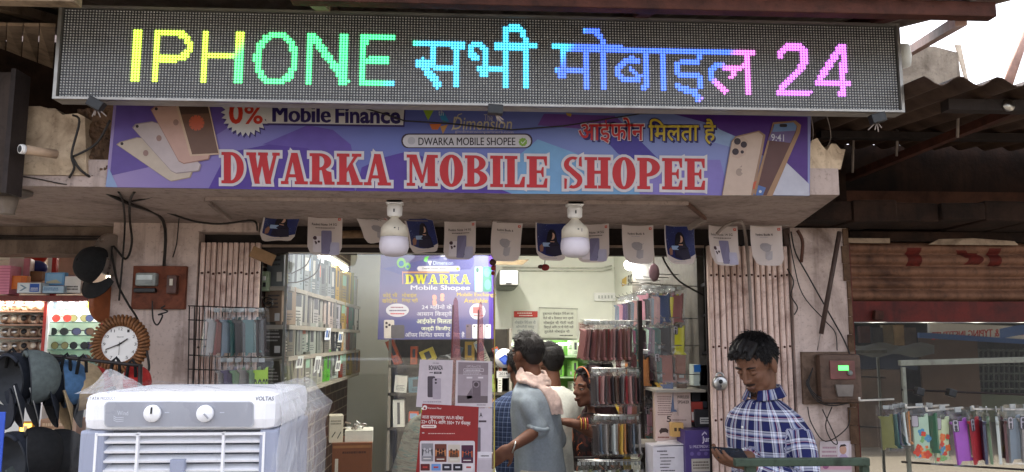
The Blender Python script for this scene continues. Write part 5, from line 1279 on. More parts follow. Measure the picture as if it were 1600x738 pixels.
# ================================================================== ACROSS THE STREET (seen mirrored in the glass)
YG, VD = 3.925, 15.85
def rp(x, y, near=0.0):
    p = at(x, y, VD-near); return Vector((p.x, 2*YG-(VD-near), p.z))
of = thing('facing_shop', 'old brown shop front across the street, mirrored in the glass', 'building', (6, -8, 0))
def facing(name, x0_, y0, x1_, y1, m, near=0.0, dep=.2, th=None):
    a, b_ = rp(x0_, y1, near), rp(x1_, y0, near); q = MB(); q.span((a.x, a.y-dep, max(0, a.z)), (b_.x, a.y, b_.z), m); return q
OB = grimy('facing_wall', '#4a3d33', '#2a211b', .45, 1.2)
q = facing('w', 1150, 505, 1800, 900, grimy('facing_dark', '#3a3a3a', '#1c1c1c', .4, 1.5), 0); q.build('wall', of)
q = facing('p', 1335, 578, 1406, 900, OB, 4.0); q.build('plaster_panel', of)
q = facing('p', 1444, 524, 1526, 640, mat('plywood', '#5c4a3c', .8, .12, 2), .9, .05); q.build('plywood_panel', of)
q = facing('p', 1530, 615, 1800, 900, mat('grey_green_wall', '#5f6452', .8, .1, 1.5), .6); q.build('low_wall', of)
q = MB()
for k in range(14): a, b_ = rp(1528+8*k, 545, .4), rp(1528+8*k, 615, .4); q.tube([a, b_], .02, mat('grille_bar', '#5a6058', .6), 5)
for k in range(6): a, b_ = rp(1528, 548+12*k, .4), rp(1640, 548+12*k, .4); q.tube([a, b_], .02, mat('grille_bar', '#5a6058'), 5)
q.build('window_grille', of)
for k, (x, y0, y1, h) in enumerate(((1352, 510, 536, '#5a3a34'), (1372, 512, 538, '#4a4a4c'), (1388, 508, 540, '#8a7a5a'), (1405, 508, 540, '#c0a070'), (1424, 512, 545, '#7a6a5c'))):
    q = facing('b', x-7, y0, x+7, y1, mat('post_'+h[1:], h, .8, .2, 4), .5, .1); q.build('shelf_board', of)
q = MB(); a, b_ = rp(1150, 503, 6.0), rp(1800, 494, 0); n = 80
q.sheet([[(a.x+(b_.x-a.x)*i/n, a.y, a.z+.010*math.sin(i*1.3)) for i in range(n+1)], [(a.x+(b_.x-a.x)*i/n, b_.y, a.z+.55) for i in range(n+1)]], mat('pale_tin', '#c9c8c0', .5, .12, 1)); q.build('roof_sheet', of)  # overhang stretched towards the street to shade the panels below
sg = thing('institute_sign', 'white signboard with red letters across the street, mirrored in the glass', 'sign', rp(1520, 528, 1.4))
q = MB(); P4 = [rp(x, y, 1.4) for x, y in ((1452, 504), (1640, 512), (1640, 536), (1452, 523))]; q.prism(P4, (0, -.06, 0), pm('#e4e2dc')); q.build('board', sg)
q = MB(); P4 = [rp(x, y, 1.45) for x, y in ((1436, 520), (1452, 520.5), (1640, 533), (1640, 540), (1436, 528))]; q.prism(P4, (0, -.05, 0), pm('#2f5a9c')); q.build('blue_band', sg)
d = Draw(0, lambda x, y: (rp(x, y, 1.4), Vector((0, 1, 0)))); d.text('COMPUTER & TYPING INSTITUTE', 1622, 511, 1456, 523, pm('#c02a28'), 4, .02, -.05); d.build('lettering', sg)
q = MB(); rows = []
for j in range(5):
    rows.append([tuple(rp(1330+130*i/12, 538+18*j/4+3*math.sin(i*1.1+j), 1.5+.5*j/4)) for i in range(13)])
q.sheet(rows, mat('grey_tarp', '#8a8e8c', .6, .12, 2)); tag(q.build('tarpaulin'), 'grey tarpaulin sheet across the street, mirrored in the glass', 'tarpaulin')
q = MB(); rows = []
for j in range(5): rows.append([tuple(rp(1326+108*i/12, 555+22*j/4+2*math.sin(i*1.4+j), 1.4)) for i in range(13)])
q.sheet(rows, mat('navy_tarp', '#2a3448', .6, .12, 2)); tag(q.build('tarpaulin'), 'navy tarpaulin hanging below the grey one across the street, mirrored in the glass', 'tarpaulin')
q = MB(); rows = []
for j in range(5): rows.append([tuple(rp(1562+100*i/12, 514-8*math.sin(math.pi*i/14)+16*j/4, 2.4)) for i in range(13)])
q.sheet(rows, mat('blue_tarp', '#4a6fb0', .5, .1, 2)); tag(q.build('tarpaulin'), 'bright blue tarpaulin at the right edge, mirrored in the glass', 'tarpaulin')

# ================================================================== INSIDE THE SHOP
def zat(px_, py_, X): return at_x(px_, py_, X).z
XS = -.86
q = MB()
sh = thing('wall_shelves', 'long white shelves of phone boxes along the brick wall on the left', 'shelves', (-.85, 5.1, .15))
SHELF = mat('shelf_white', '#9a9286', .5, .08, 6)
levels = [zat(470, 452, XS), zat(455, 508, XS), zat(445, 558, XS), zat(440, 620, XS)]
for z in levels:
    b = MB(); b.span((-.998, 3.96, z-.022), (XS, 6.55, z), SHELF, .002); b.build('shelf_board', sh)
rgx = random.Random(21)
def dim(h, k): return '#' + ''.join('%02x' % int(int(h[i:i+2], 16)*k) for i in (1, 3, 5))
PAL = [['#b9c0c4', '#a7b2b8', '#c5cacb', '#98a6b0', '#b4bfc6', '#c0c6c6', '#aab0b0', '#8f9ca6', '#c9a23c', '#d6b24a', '#c8a850', '#d9b84a', '#b8b46a', '#d8d2bc', '#cfae62'],
       ['#b49a84', '#dcdad2', '#d4d0c6', '#cfcac4', '#c4c0bc', '#dad4cc', '#c9b8b0', '#d2ccc8', '#bcb8c0', '#d8b03c', '#cfa648', '#c23a34', '#2f7a6a', '#d8d4cc', '#4a4442'],
       ['#8a8478', '#d9dcd2', '#cfd8cc', '#5a6a62', '#d4dad0', '#c9d0c4', '#b7b2a4', '#d8d6cc', '#3a3a40', '#3a3f4c', '#c6a070', '#d5d2c8', '#c04a3a', '#d8ccc2', '#c8c4b8', '#4a4a48'],
       ['#8f8a7a', '#9a9484', '#b7b4a4', '#a9a898', '#cfd4c6', '#c4c2b0', '#d8d4c8', '#6acb34', '#5abf30', '#d9dcd4', '#b5c0b8', '#d2502c', '#c9ccc8', '#d9b82a', '#d0aa24', '#c8a278', '#b98a58']]
TONE = {}
BOXP = {}
def hue_word(h):
    r, g_, b_ = [int(h[i:i+2], 16) for i in (1, 3, 5)]
    if max(r, g_, b_)-min(r, g_, b_) < 34: return 'white' if r > 205 else 'pale grey' if r > 165 else 'grey' if r > 100 else 'dark'
    if g_ > r and g_ > b_: return 'green'
    if b_ > r: return 'blue'
    if r > 170 and g_ > 140 and b_ < 110: return 'yellow'
    if r > 150 and g_ < 95: return 'red'
    return 'tan'
def phone_box(label, c, dims, rot, h, grp, seed):
    q = thing('phone_box', label, 'phone box', c, grp); dx, dy, dz = dims; q.rotation_euler = rot
    b = MB(); b.box((0, 0, dz/2), (dx, dy, dz), pm(h), None, .0015); b.build('carton', q, local=True)
    rg_ = random.Random(seed); ink = pm('#4a4a50') if hue_word(h) != 'dark' else pm('#b8b4ae')
    d = Draw(0, lambda x, y: (Vector((dx/2, -dy/2+dy*x, dz-dz*y)), Vector((1, 0, 0))))
    k = rg_.random()
    if k < .55: d.rect(.3, .15, .7, .62, ink, 1); d.scribble(.2, .7, .8, .9, 3, ink, 1, .4, seed)
    elif k < .8: d.rect(.12, .1, .88, .45, pm(rg_.choice(('#8aa0c0', '#5a5a60', '#d8d2c8', '#c0705a', '#7aa08a'))), 1); d.scribble(.15, .55, .85, .9, 4, ink, 1, .4, seed)
    else: d.rect(.38, .1, .62, .9, ink, 1)
    d.mb.build('label_print', q, local=True)
    d = Draw(0, lambda x, y: (Vector((-dx/2+dx*x, -dy/2, dz-dz*y)), Vector((0, -1, 0))))
    d.scribble(.12, .2, .88, .6, 4, ink, 1, .4, seed+3); d.rect(.6, .7, .9, .9, pm('#e0deda'), 1); d.mb.build('side_print', q, local=True)
    return q
G3 = 'phone boxes on the long left shelves'; RN = ['top', 'second', 'third', 'bottom']
for r_, z in enumerate(levels):
    y = 3.98 if r_ != 3 else 3.96; k = 0; lst = PAL[r_]; cnt = {}
    while y < 6.45 and k < 34:
        h = lst[min(len(lst)-1, int((y-3.95)/2.55*len(lst)))]; dy = rgx.uniform(.06, .115); dz = rgx.uniform(.165, .20) if r_ else rgx.uniform(.19, .25)
        if r_ == 3 and rgx.random() < .15: dz = .1
        lean = .25 if (r_ == 3 and k < 2) else rgx.uniform(-.04, .04); k += 1; w_ = hue_word(h); cnt[w_] = cnt.get(w_, 0)+1
        phone_box(f'{w_} phone box {k} from the front on the {RN[r_]} left shelf', (XS-.055-rgx.random()*.03, y+dy/2, z+.001+abs(lean)*dy/2), (.1, dy, dz), (lean, 0, rgx.uniform(-.5, -.08)), dim(h, rgx.choice((.56, .68, .82))), G3, r_*50+k)
        y += dy + rgx.uniform(.003, .02) + (.06 if lean > .2 else 0)
for k, (x, y, w_, hh, lv, h) in enumerate(((512, 522, 15, 18, 1, '#dde0ea'), (532, 527, 14, 16, 1, '#d8d8d4'), (468, 566, 16, 18, 2, '#d8dcd8'), (496, 570, 13, 26, 2, '#cfd2d0'), (528, 572, 12, 16, 2, '#d8dad6'))):
    c = at_x(x, y, XS+.004); q = thing('price_card', f'printed price card hung on the left shelves, {["first", "second", "third", "fourth", "fifth"][k]} counting from the upper pair down', 'card', c)
    b = MB(); W, H = .07, hh/1250*c.y; b.span((-.0008, -W/2, -H/2), (.0008, W/2, H/2), pm(h)); b.build('card', q, local=True)
    d = Draw(0, lambda u, v_: (Vector((.001, -W/2+W*u, H/2-H*v_)), Vector((1, 0, 0)))); d.rect(.15, .2, .5, .8, pm('#5a7ab8' if k < 2 else '#7a7a80'), 1); d.rect(.6, .2, .8, .8, pm('#4a4a52'), 1); d.mb.build('print', q, local=True); q.rotation_euler = (0, .1, -.3)
# tubes: an emitting tube with an area lamp; the ceiling ones are unseen fill
def tube_light(a, b_, label, watt, name='tube_light'):
    a, b_ = Vector(a), Vector(b_); q = thing(name, label, 'tube light', (a+b_)/2); m_ = MB(); m_.tube([a, b_], .014, emit('white_tube', (1, .98, .93), TUBE*.9)); m_.build('glass_tube', q)
    m_ = MB(); m_.bar(a+Vector((0, 0, .03)), b_+Vector((0, 0, .03)), .03, .02, WHITE); m_.build('batten', q)
    l = bpy.data.lights.new('tube_lamp', 'AREA'); l.shape = 'RECTANGLE'; l.size = (b_-a).length; l.size_y = .04; l.energy = watt; l.color = (1, .97, .9); l.spread = math.pi
    o = bpy.data.objects.new('tube_lamp', l); col.objects.link(o); o.parent = q; d = (b_-a).normalized()
    o.location = (0, 0, -.02); o.rotation_euler = Matrix((d, Vector((0, 0, 1)).cross(d), Vector((0, 0, 1)))).transposed().to_euler()
    return q
a = at_x(497, 396, -.93); e = at_x(553, 436, -.86)
tube_light((-.93, 4.9, a.z), (-.93, 6.2, a.z), 'long glowing tube light high on the left shelves', SHOPW*.5)
tube_light((.2, 4.5, 2.47), (.2, 5.6, 2.47), 'unseen added fill tube on the shop ceiling above the customers', SHOPW*2.2)  # unseen tube, added to fill the shop interior with light
tube_light((-.4, 4.16, 2.44), (.9, 4.16, 2.44), 'unseen added fill tube across the ceiling just inside the shop front', SHOPW*.8)  # unseen behind the lintel, added to light the racks and customers
c = Vector((1.02, 5.7, at_x(985, 414, 1.05).z)); c = at(985, 414, 5.6)
q = thing('round_lamp', 'glowing round lamp at the back right corner of the ceiling', 'lamp', c); b = MB(); b.ball(c, (.045, .045, .04), emit('lamp_glow', (1, .99, .95), TUBE*1.6)); b.build('bulb', q); b = MB(); b.lathe([(.02, .035), (.02, .07)], c, WHITE); b.build('socket', q)
l = bpy.data.lights.new('bulb_lamp', 'POINT'); l.energy = SHOPW*.25; l.shadow_soft_size = .05; l.color = (1, .97, .9); o = bpy.data.objects.new('bulb_lamp', l); col.objects.link(o); o.parent = q; o.location = (-.06, -.06, -.06)

# ---- glass panel of the shopfront with what is stuck on it
YGL = 3.80
gp = thing('glass_panel', 'large clear glass panel closing the left half of the shop front', 'glass panel', at(600, 738, YGL))
a, b_ = at(433, 900, YGL), at(772, 399, YGL)
q = MB(); q.span((a.x, YGL, .2), (b_.x, YGL+.006, 1.997), glass('shopfront_glass', (.97, .98, .97), .05)); q.build('pane', gp)
q = MB(); q.span((a.x-.012, YGL-.006, .2), (a.x-.001, YGL+.012, 1.997), mat('grey_edge', '#6a6a62', .4)); q.span((b_.x+.001, YGL-.003, .2), (b_.x+.006, YGL+.009, 1.997), mat('yellow_edge', '#b9a84a', .4)); q.span((a.x, YGL-.004, 1.9975), (b_.x, YGL+.01, 2.003), mat('pale_edge', '#c9c4b8', .4)); q.build('edge_trim', gp)
def sheet_on_glass(name, label, pts, paint, Y=YGL-.003, cat='poster'):
    q = thing(name, label, cat, at(*pts[3], Y)); d = Draw(Y); paint(d, pts); d.build('printed_sheet', q); return q
PAP = '#c9bcc2'
def bonanza(d, p):
    d.poly(p, pm(PAP), 1); ink = pm('#3a3038'); d.text('vivo days', 676, 566, 686, 569.5, ink, 2); d.text('BONANZA', 670, 571, 692, 578.5, ink, 2, .03); d.rect(678, 581, 690, 584.5, ink, 2); d.text('OFFER', 680, 581.8, 688, 583.7, pm(PAP), 3); d.scribble(671, 581, 677, 584, 1, ink, 2)
    d.rrect(668, 588, 680, 621, 2, pm('#4a3f48'), 2.4); d.rrect(676, 591, 689, 624, 2, pm('#a99ca6'), 3); d.disc(681, 593.5, 1.7, ink, 4); d.disc(681, 598.5, 1.7, ink, 4); d.scribble(659, 627, 694, 629.5, 1, pm('#8a7c86'), 2, .5, 6)
sheet_on_glass('poster', 'pale poster headed BONANZA with two phones, stuck on the glass', [(656, 562), (708, 563), (705, 639), (650, 636)], bonanza)
def greyphone(d, p):
    d.poly(p, pm('#cbbfc4'), 1); d.poly([(716, 566), (763, 567), (762, 630), (715, 630)], pm('#8a7a80'), 2); d.poly([(716, 585), (763, 586), (762, 630), (715, 630)], pm('#a2939a'), 2.4); ink = pm('#4a3c42')
    d.text('OPPO Reno12 5G', 729, 571, 751, 574.5, pm('#c9bcc2'), 3); d.rrect(724, 576, 756, 581, 1.4, pm('#c9bcc2'), 3); d.rrect(724.8, 576.8, 755.2, 580.2, 1, pm('#8a7a80'), 3.6); d.scribble(727, 577.5, 753, 579.8, 1, pm('#d6cbd0'), 4.2, .6, 3); d.scribble(723, 582, 756, 586, 2, pm('#d6cbd0'), 3, .4, 8)
    d.rect(729, 589, 738, 591.5, pm('#d6cbd0'), 3); d.rect(747, 589, 755, 591.5, pm('#d6cbd0'), 3)
    d.rrect(738, 595, 751, 626, 2, pm('#6a5a62'), 3.4); d.disc(744, 601, 5, pm('#8f8088'), 4); d.disc(744, 601, 3.4, ink, 4.6); d.poly([(729, 619), (737, 606), (738, 622), (730, 624)], pm('#6f6068'), 3); d.poly([(715, 618), (762, 619), (762, 630), (715, 630)], pm('#6a5c60'), 3); d.scribble(745, 632, 760, 634, 1, ink, 2)
sheet_on_glass('poster', 'grey poster of a round camera phone, stuck on the glass', [(713, 563), (769, 565), (769, 637), (711, 637)], greyphone)
def behind(d, p):
    d.poly(p, pm('#c3b7c0'), 1); d.text('A', 749, 645, 754, 652, pm('#3a3038'), 2, .03); d.rect(748, 657, 760, 660, pm('#4a3c44'), 2); d.rrect(744, 668, 751, 706, 1.5, pm('#6a5c66'), 2); d.rect(747, 706, 768, 716, pm('#d9d2d8'), 2); d.scribble(750, 711, 767, 714, 1, pm('#3a3038'), 3, .6, 2); d.rect(747, 719, 768, 737, pm('#b9aeb6'), 2)
sheet_on_glass('poster', 'pale poster mostly hidden behind the dark red flyer', [(744, 638), (769, 638), (768, 760), (740, 760)], behind, YGL-.0025)
def redfly(d, p):
    W_ = pm('#e6dcd8'); d.poly(p, pm('#8f1f1f'), 1); d.disc(664, 637, 3.6, W_, 2); d.disc(663.6, 638, 1.8, pm('#8f1f1f'), 3); d.poly([(658, 639), (661, 636), (662, 641)], W_, 2.5)
    d.text('Xstream Fiber', 668.5, 636.3, 690, 639, W_, 2, 0, .03)
    d.text('आता सुपरफास्ट Wi-Fi सोबत', 659.5, 647.5, 724, 656, W_, 2, .012, .03); d.text('22+ OTTs आणि 350+ TV चॅनल्स', 658.5, 655, 735, 663.5, W_, 2, .012, .035)
    d.rrect(658.5, 664, 682, 669, 2.4, pm('#e4d2cc'), 2); d.scribble(661, 665.6, 680, 667.6, 1, pm('#8f1f1f'), 3, .6, 3); d.scribble(659, 675.5, 664, 678, 1, W_, 2, .5, 2); d.scribble(668, 676.5, 711, 679, 1, pm('#d6b0aa'), 2, .5, 7)
    d.rrect(656, 689, 742, 742, 3, pm('#cfc4c8'), 2)
    cols = (('#8a868a', '#4a464a', '#b5b0b4'), ('#6a3426', '#c07a4a', '#3a1e1a'), ('#c9bcae', '#b8642e', '#5a3a2a'), ('#4a1e3a', '#b0522c', '#26203a'))
    for k, (a_, b__, c_) in enumerate(cols):
        x = 658.5+20.8*k; y = 693+.9*k; d.rrect(x, y, x+18.5, y+28, 1, pm(a_), 3); d.rect(x+1, y+9, x+17.5, y+19, pm(b__), 3.6)
        for j in range(3): d.disc(x+5+4.2*j, y+9+(j % 2)*2, 1.9, pm(c_), 4.2+.2*j, 2.4, 10); d.poly([(x+2.5+4.2*j, y+20), (x+3.5+4.2*j, y+12+(j % 2)*2), (x+6.5+4.2*j, y+12+(j % 2)*2), (x+7.5+4.2*j, y+20)], pm(c_), 4.4+.2*j)
        d.rect(x+3, y+23, x+15, y+24.5, pm('#d6cfc8'), 4)
    for k, h in enumerate(('#5a1a1e', '#6a90c8', '#2a2432', '#1e1824', '#d9d0d2')):
        x = 657+17*k; d.rrect(x, 725, x+14.6, 735.5, 1, pm(h), 3); d.rect(x+3.5, 728.8, x+11, 731.5, pm('#c9c4cc' if k in (2, 3) else '#b03a34'), 4)
sheet_on_glass('flyer', 'dark red broadband flyer with four picture tiles, stuck on the glass', [(660, 631), (748, 636), (743, 800), (644, 800)], redfly, YGL-.006, 'flyer')
# long pink tapers modelled in place of reflections in the glass
PK = bpy.data.materials.new('reflection_pink'); PK.use_nodes = True; t = NT(PK); t.b.inputs['Base Color'].default_value = (.55, .22, .26, 1); t.b.inputs['Roughness'].default_value = .25
tr = t.new('ShaderNodeBsdfTransparent'); tr.inputs[0].default_value = (.95, .72, .76, 1); mx = t.new('ShaderNodeMixShader'); mx.inputs[0].default_value = .32; t.link(tr.outputs[0], mx.inputs[1]); t.link(t.b.outputs[0], mx.inputs[2]); t.link(mx.outputs[0], t.n['Material Output'].inputs[0])
for x, yt, yb, w0, w1, nm in ((712, 465, 660, 4, 10, 'wide'), (751, 472, 660, 3.5, 7, 'narrow')):
    q = MB(); c = at(x, yt, 3.86); pts = [at(x, yt+(yb-yt)*f, 3.86) for f in (0, .03, .3, .6, 1)]; rr = [w*3.86/1250 for w in (w0*.3, w0, (w0+w1)/2, w1, w1)]
    q.tube(pts, rr, PK, 6, False); q.tube([at(x-w1*.9, yb, 3.845), at(x-w0, yt+12, 3.845)], .004, mat('dark_red_edge', '#6a2024', .6), 5)
    tag(q.build('pink_reflection'), f'{nm} translucent pink taper standing in for a reflection in the glass', 'plastic sleeve')

# ---- purple poster inside
YP = 5.72
q = thing('shop_poster', 'large purple poster inside the glass with the shop name in yellow', 'poster', at(682, 531, YP))
m, t = base('purple_poster', .4); tc = t.new('ShaderNodeTexCoord'); sp = t.new('ShaderNodeSeparateXYZ'); t.link(tc.outputs['Object'], sp.inputs[0])
t.link(t.mix(t.noise(tc.outputs['Object'], 4, 3), t.ramp(t.math('MULTIPLY', sp.outputs[2], 2.1), [(0, srgb('#2a3270')), (.28, srgb('#343d7a')), (.36, srgb('#685f84')), (.6, srgb('#7c708c')), (.85, srgb('#595b86')), (1, srgb('#4a4e80'))]), srgb('#6c6284')), t.b.inputs['Base Color'])
b = MB(); P4 = [at(x, y, YP) for x, y in ((595, 396), (776, 392), (771, 530), (590, 531))]; b.prism(P4, (0, .008, 0), m); b.build('board', q)
d = Draw(YP); Wt, Ye, Go = pm('#c4c0c8'), pm('#c4c02e'), pm('#b89f44')
d.poly([(763, 396), (773, 396), (770, 530), (764, 530)], pm('#4a2a94'), 1); d.poly([(597, 420), (660, 440), (740, 456), (768, 440), (768, 398), (700, 398)], pm('#56568a'), .6)
d.disc(627, 411, 7, pm('#7ab05a'), 2, 8); d.disc(627, 412, 4, pm('#3a6a9a'), 3, 4.6); d.disc(637, 416, 4.5, pm('#7ab05a'), 2.6, 5.5); d.disc(637, 417, 2.4, pm('#3a6a9a'), 3.6)
d.poly([(664, 402), (670, 400), (667, 410), (662, 408)], pm('#6ac05a'), 2); d.poly([(668, 408), (675, 408), (672, 416)], Wt, 2); d.text('Dimension', 677, 408, 708, 414, pm('#b9c4e8'), 2, .004); d.text('The', 693, 403, 698, 406, Wt, 2); d.scribble(688, 399, 704, 402, 1, Wt, 2)
d.rrect(652, 416, 719, 424, 3.8, Wt, 2); d.text('Dwarka Mobile Shopee', 660, 418, 698, 422, pm('#2a2a3a'), 3, .01); d.disc(715, 420, 2.4, pm('#8ac04a'), 3)
d.rect(630, 424.5, 702, 427, pm('#c08a5a'), 2); d.line([(629, 424), (629.5, 444)], 1.4, pm('#c08a8a'), 2.2)
slab_text(d, 'DWARKA', 633, 429.2, 735, 444, Ye, 3)
d.text('Mobile Shopee', 642, 446, 734, 455.5, Wt, 3, .02)
d.rrect(742, 417, 754, 456, 2, pm('#8fd0b4'), 2); d.rrect(755, 417, 768, 456, 2, pm('#3f7a6a'), 2); d.disc(761, 426, 5, pm('#57b08e'), 3, 7); d.disc(762, 445, 5, pm('#57b08e'), 3, 8); d.disc(746, 422, 2.4, pm('#2a4a44'), 3, 4)
for s_, x0, y0, x1, y1 in (('कोई भी', 598, 457.5, 621, 465.5), ('मोबाईल', 628, 457.5, 651, 465.5), ('खरेदीपर', 597, 465.8, 621, 474), ('गिफ्ट फ्री', 628, 465.8, 653, 474), ('Mobile Exchange', 714, 457.5, 775, 465), ('Available', 725, 466.5, 762, 473.5)): d.text(s_, x0, y0, x1, y1, Go, 3, .012)
for k in range(9): d.disc(683+8*math.cos(k*2.1), 468+7*math.sin(k*1.7), 3.4, pm('#d99a8a'), 2+.15*k, 3, 9)
d.disc(621, 485, 18, Wt, 2, 10.5); d.scribble(610, 479, 632, 482, 1, pm('#8a4a5a'), 3, .6, 3); d.scribble(607, 484, 636, 487, 1, pm('#5a4a6a'), 3, .6, 9); d.scribble(609, 489, 634, 492, 1, pm('#c0343a'), 3, .6, 5)
for s_, x0, x1, y0, y1, mm in (('24 महीनो के', 659, 706, 475.5, 484.5, Wt), ('आसान किस्तो', 651, 706, 486, 496, Wt), ('आईफोन मिलता', 651, 706, 497, 507, pm('#dfe0c0')), ('जल्दी किजीए', 658, 704, 509.5, 518.5, pm('#dfe0c0')), ('ऑफर सिमित समय के लिए है', 633, 726, 518.5, 528.5, Wt)): d.text(s_, x0, y0, x1, y1, mm, 3, .008)
d.disc(746, 487, 12.5, Wt, 2); d.rect(739, 480, 751, 490, pm('#c06a6a'), 3); d.scribble(740, 492, 757, 495, 1, pm('#b04a4a'), 3)
d.rrect(600, 500, 616, 529, 2, pm('#c8bcb4'), 2); d.rrect(611, 508, 632, 529, 2, pm('#5a5458'), 2.4); 
for x, y in ((604, 505), (604, 511), (608.5, 508)): d.disc(x, y, 2, pm('#3a3038'), 3)
for k, x in enumerate((728, 738, 748, 758)): d.rrect(x, 507, x+9, 529, 1.5, pm('#6a5a66' if k == 0 else '#d6d2d4'), 2+.1*k); d.disc(x+3, 510, 1.3, pm('#3a3038'), 3)
d.build('print', q)
# ---- back wall: switchboard, notices, wall speaker, conduits, green box shelves
YBK = 6.9
q = thing('switchboard', 'white switch plate high on the back wall', 'switchboard', at(947, 464, YBK)); a, b_ = at(928, 471, YBK), at(967, 458, YBK)
m_ = MB(); m_.span((a.x, 6.875, a.z), (b_.x, 6.904, b_.z), WHITE, .003); m_.build('plate', q)
m_ = MB()
for k in range(5): c = at(936+5*k, 464, 6.87); m_.box(c, (.014, .008, .026), mat('switch_grey', '#c4c6c4', .4), None, .002)
m_.build('switch', q)
q = thing('notice', 'white framed notice of black Hindi text on the back wall', 'notice', at(873, 528, YBK)); d = Draw(6.892)
d.poly([(843, 482), (902, 484), (900, 529), (841, 527)], pm('#d9d9cc'), 1); ink = pm('#2c2c2a')
for k, s_ in enumerate(('दुकानात मोबाईल रिपेअर ला', 'दिले की ७ दिवसात परत न्यावे', 'मोबाईल ची गॅरंटी नाही', 'डिस्प्ले आणि टच ची गॅरंटी नाही', 'तुटलेले मोबाईल ची')): d.text(s_, 848+k*.6, 487.5+7*k, 896-(k == 4)*6, 493.5+7*k, ink, 2, .01)
d.scribble(874, 523, 897, 526, 1, ink, 2, .5, 3); d.build('printed_sheet', q); m_ = MB()
for (x0_, y0), (x1_, y1) in (((842, 481), (903, 483)), ((840, 528.5), (901, 530))): m_.bar(at(x0_, y0, 6.888), at(x1_, y1, 6.888), .008, .008, mat('notice_frame', '#a8a89c', .4))
m_.build('frame', q)
q = thing('notice', 'small notice with a red header beside the framed notice', 'notice', at(822, 527, YBK)); d = Draw(6.892)
d.rect(803, 486.5, 840, 496, pm('#c03a34'), 1); d.scribble(806, 488, 837, 491, 1, pm('#e8d8d4'), 2, .6, 2); d.scribble(810, 492, 834, 494.5, 1, pm('#e8d8d4'), 2, .6, 5)
d.rect(801, 498, 840, 527, pm('#d6d6d0'), 1); 
for k, s_ in enumerate(('मोबाईल रिपेअर ची', 'कोणतीही वस्तू', 'गॅरंटी नाही')): d.text(s_, 804+2*k, 501+7*k, 837-2*k, 507+7*k, pm('#6a7480'), 2)
d.build('printed_sheet', q)
q = thing('notice', 'tiny pinkish card on the back wall behind the hanging cases', 'notice', at(915, 514, YBK)); d = Draw(6.892); d.rect(904, 504, 928, 515, pm('#cdb9b0'), 1); d.scribble(906, 506, 926, 513, 2, pm('#8a4a44'), 2); d.build('printed_sheet', q)
q = thing('wall_speaker', 'white square wall speaker with a dark rim beside the poster', 'speaker', at(795, 434, 6.2)); a, b_ = at(779, 447, 6.2), at(812, 420, 6.2)
m_ = MB(); m_.span((a.x, 6.24, a.z), (b_.x, 6.904, b_.z), mat('speaker_rim', '#6a6e66', .5), .03); m_.build('cabinet', q); m_ = MB(); m_.span((a.x+.01, 6.22, a.z+.01), (b_.x-.01, 6.239, b_.z-.01), WHITE, .02); m_.build('grille', q)
m_ = MB(); c = at(795, 443.5, 6.215); m_.box(c, (.045, .006, .01), BLACK); m_.build('badge', q)
q = MB(); a, b_ = at(774, 414, 5.6), at(827, 408, 5.6); q.prism([(a.x, 5.6, a.z), (b_.x-.05, 5.6, a.z), (b_.x, 5.6, b_.z+.01), (a.x, 5.6, b_.z)], (0, .1, .01), mat('brown_blade', '#6a5a40', .5)); tag(q.build('fan_blade'), 'single brown fan blade under the shop ceiling', 'fan')
q = MB(); 
for y in (418, 423): q.tube([at(785, y, 6.89), at(940, y+1, 6.89), at(956, y-3, 6.88)], .007, mat('white_conduit', '#d4d4c8', .5), 6)
q.tube([at(960, 418, 6.88), at(962, 450, 6.885), at(963, 462, 6.885)], .006, mat('white_conduit', '#d4d4c8'), 6); tag(q.build('conduit'), 'white cable pipes along the top of the back wall', 'conduit')
gs = thing('green_shelves', 'brightly lit green shelves of boxes low on the back wall', 'shelves', at(845, 628, 6.3))
a, b_ = at(792, 624, 6.36), at(932, 532, 6.36); m_ = MB(); m_.span((a.x, 6.385, a.z), (b_.x, 6.42, b_.z), mat('green_back', '#6fa84a', .5, .1, 4)); m_.build('back_panel', gs)
gz = [at(850, y, 6.3).z for y in (556, 588, 621)]
for z in gz: m_ = MB(); m_.span((a.x, 6.2, z-.012), (b_.x, 6.384, z), mat('green_glass', '#a8c89a', .2)); m_.build('shelf_board', gs)
m_ = MB(); m_.tube([(a.x, 6.3, b_.z-.03), (b_.x, 6.3, b_.z-.03)], .008, emit('green_white_tube', (.9, 1, .8), TUBE*.8)); m_.build('light_strip', gs)
for j, z in enumerate(gz):
    for k in range(6):
        x = a.x+.06+.112*k+.01*rgx.random(); h = ('#d9e6cf', '#7ac04a', '#cfe0c4', '#8fc86a', '#e0e8d8', '#5aa83a')[(k*2+j) % 6]
        phone_box(f'{"pale" if h[1] in "dce" else "green"} box {k+1} from the left on the {["top", "middle", "bottom"][j]} green shelf', (x, 6.29, z+.001), (.085, .05, .085 if k % 2 else .12), (0, 0, -1.2), h, 'boxes on the green shelves', 400+10*j+k)
q = MB(); a, b_ = at(900-64, 640, 6.0), at(925, 622, 6.0); q.span((a.x, 5.9, a.z), (b_.x, 6.18, b_.z), mat('brown_ledge', '#8a6a30', .5, .15, 5)); tag(q.build('wooden_ledge'), 'brown wooden ledge below the green shelves', 'ledge')
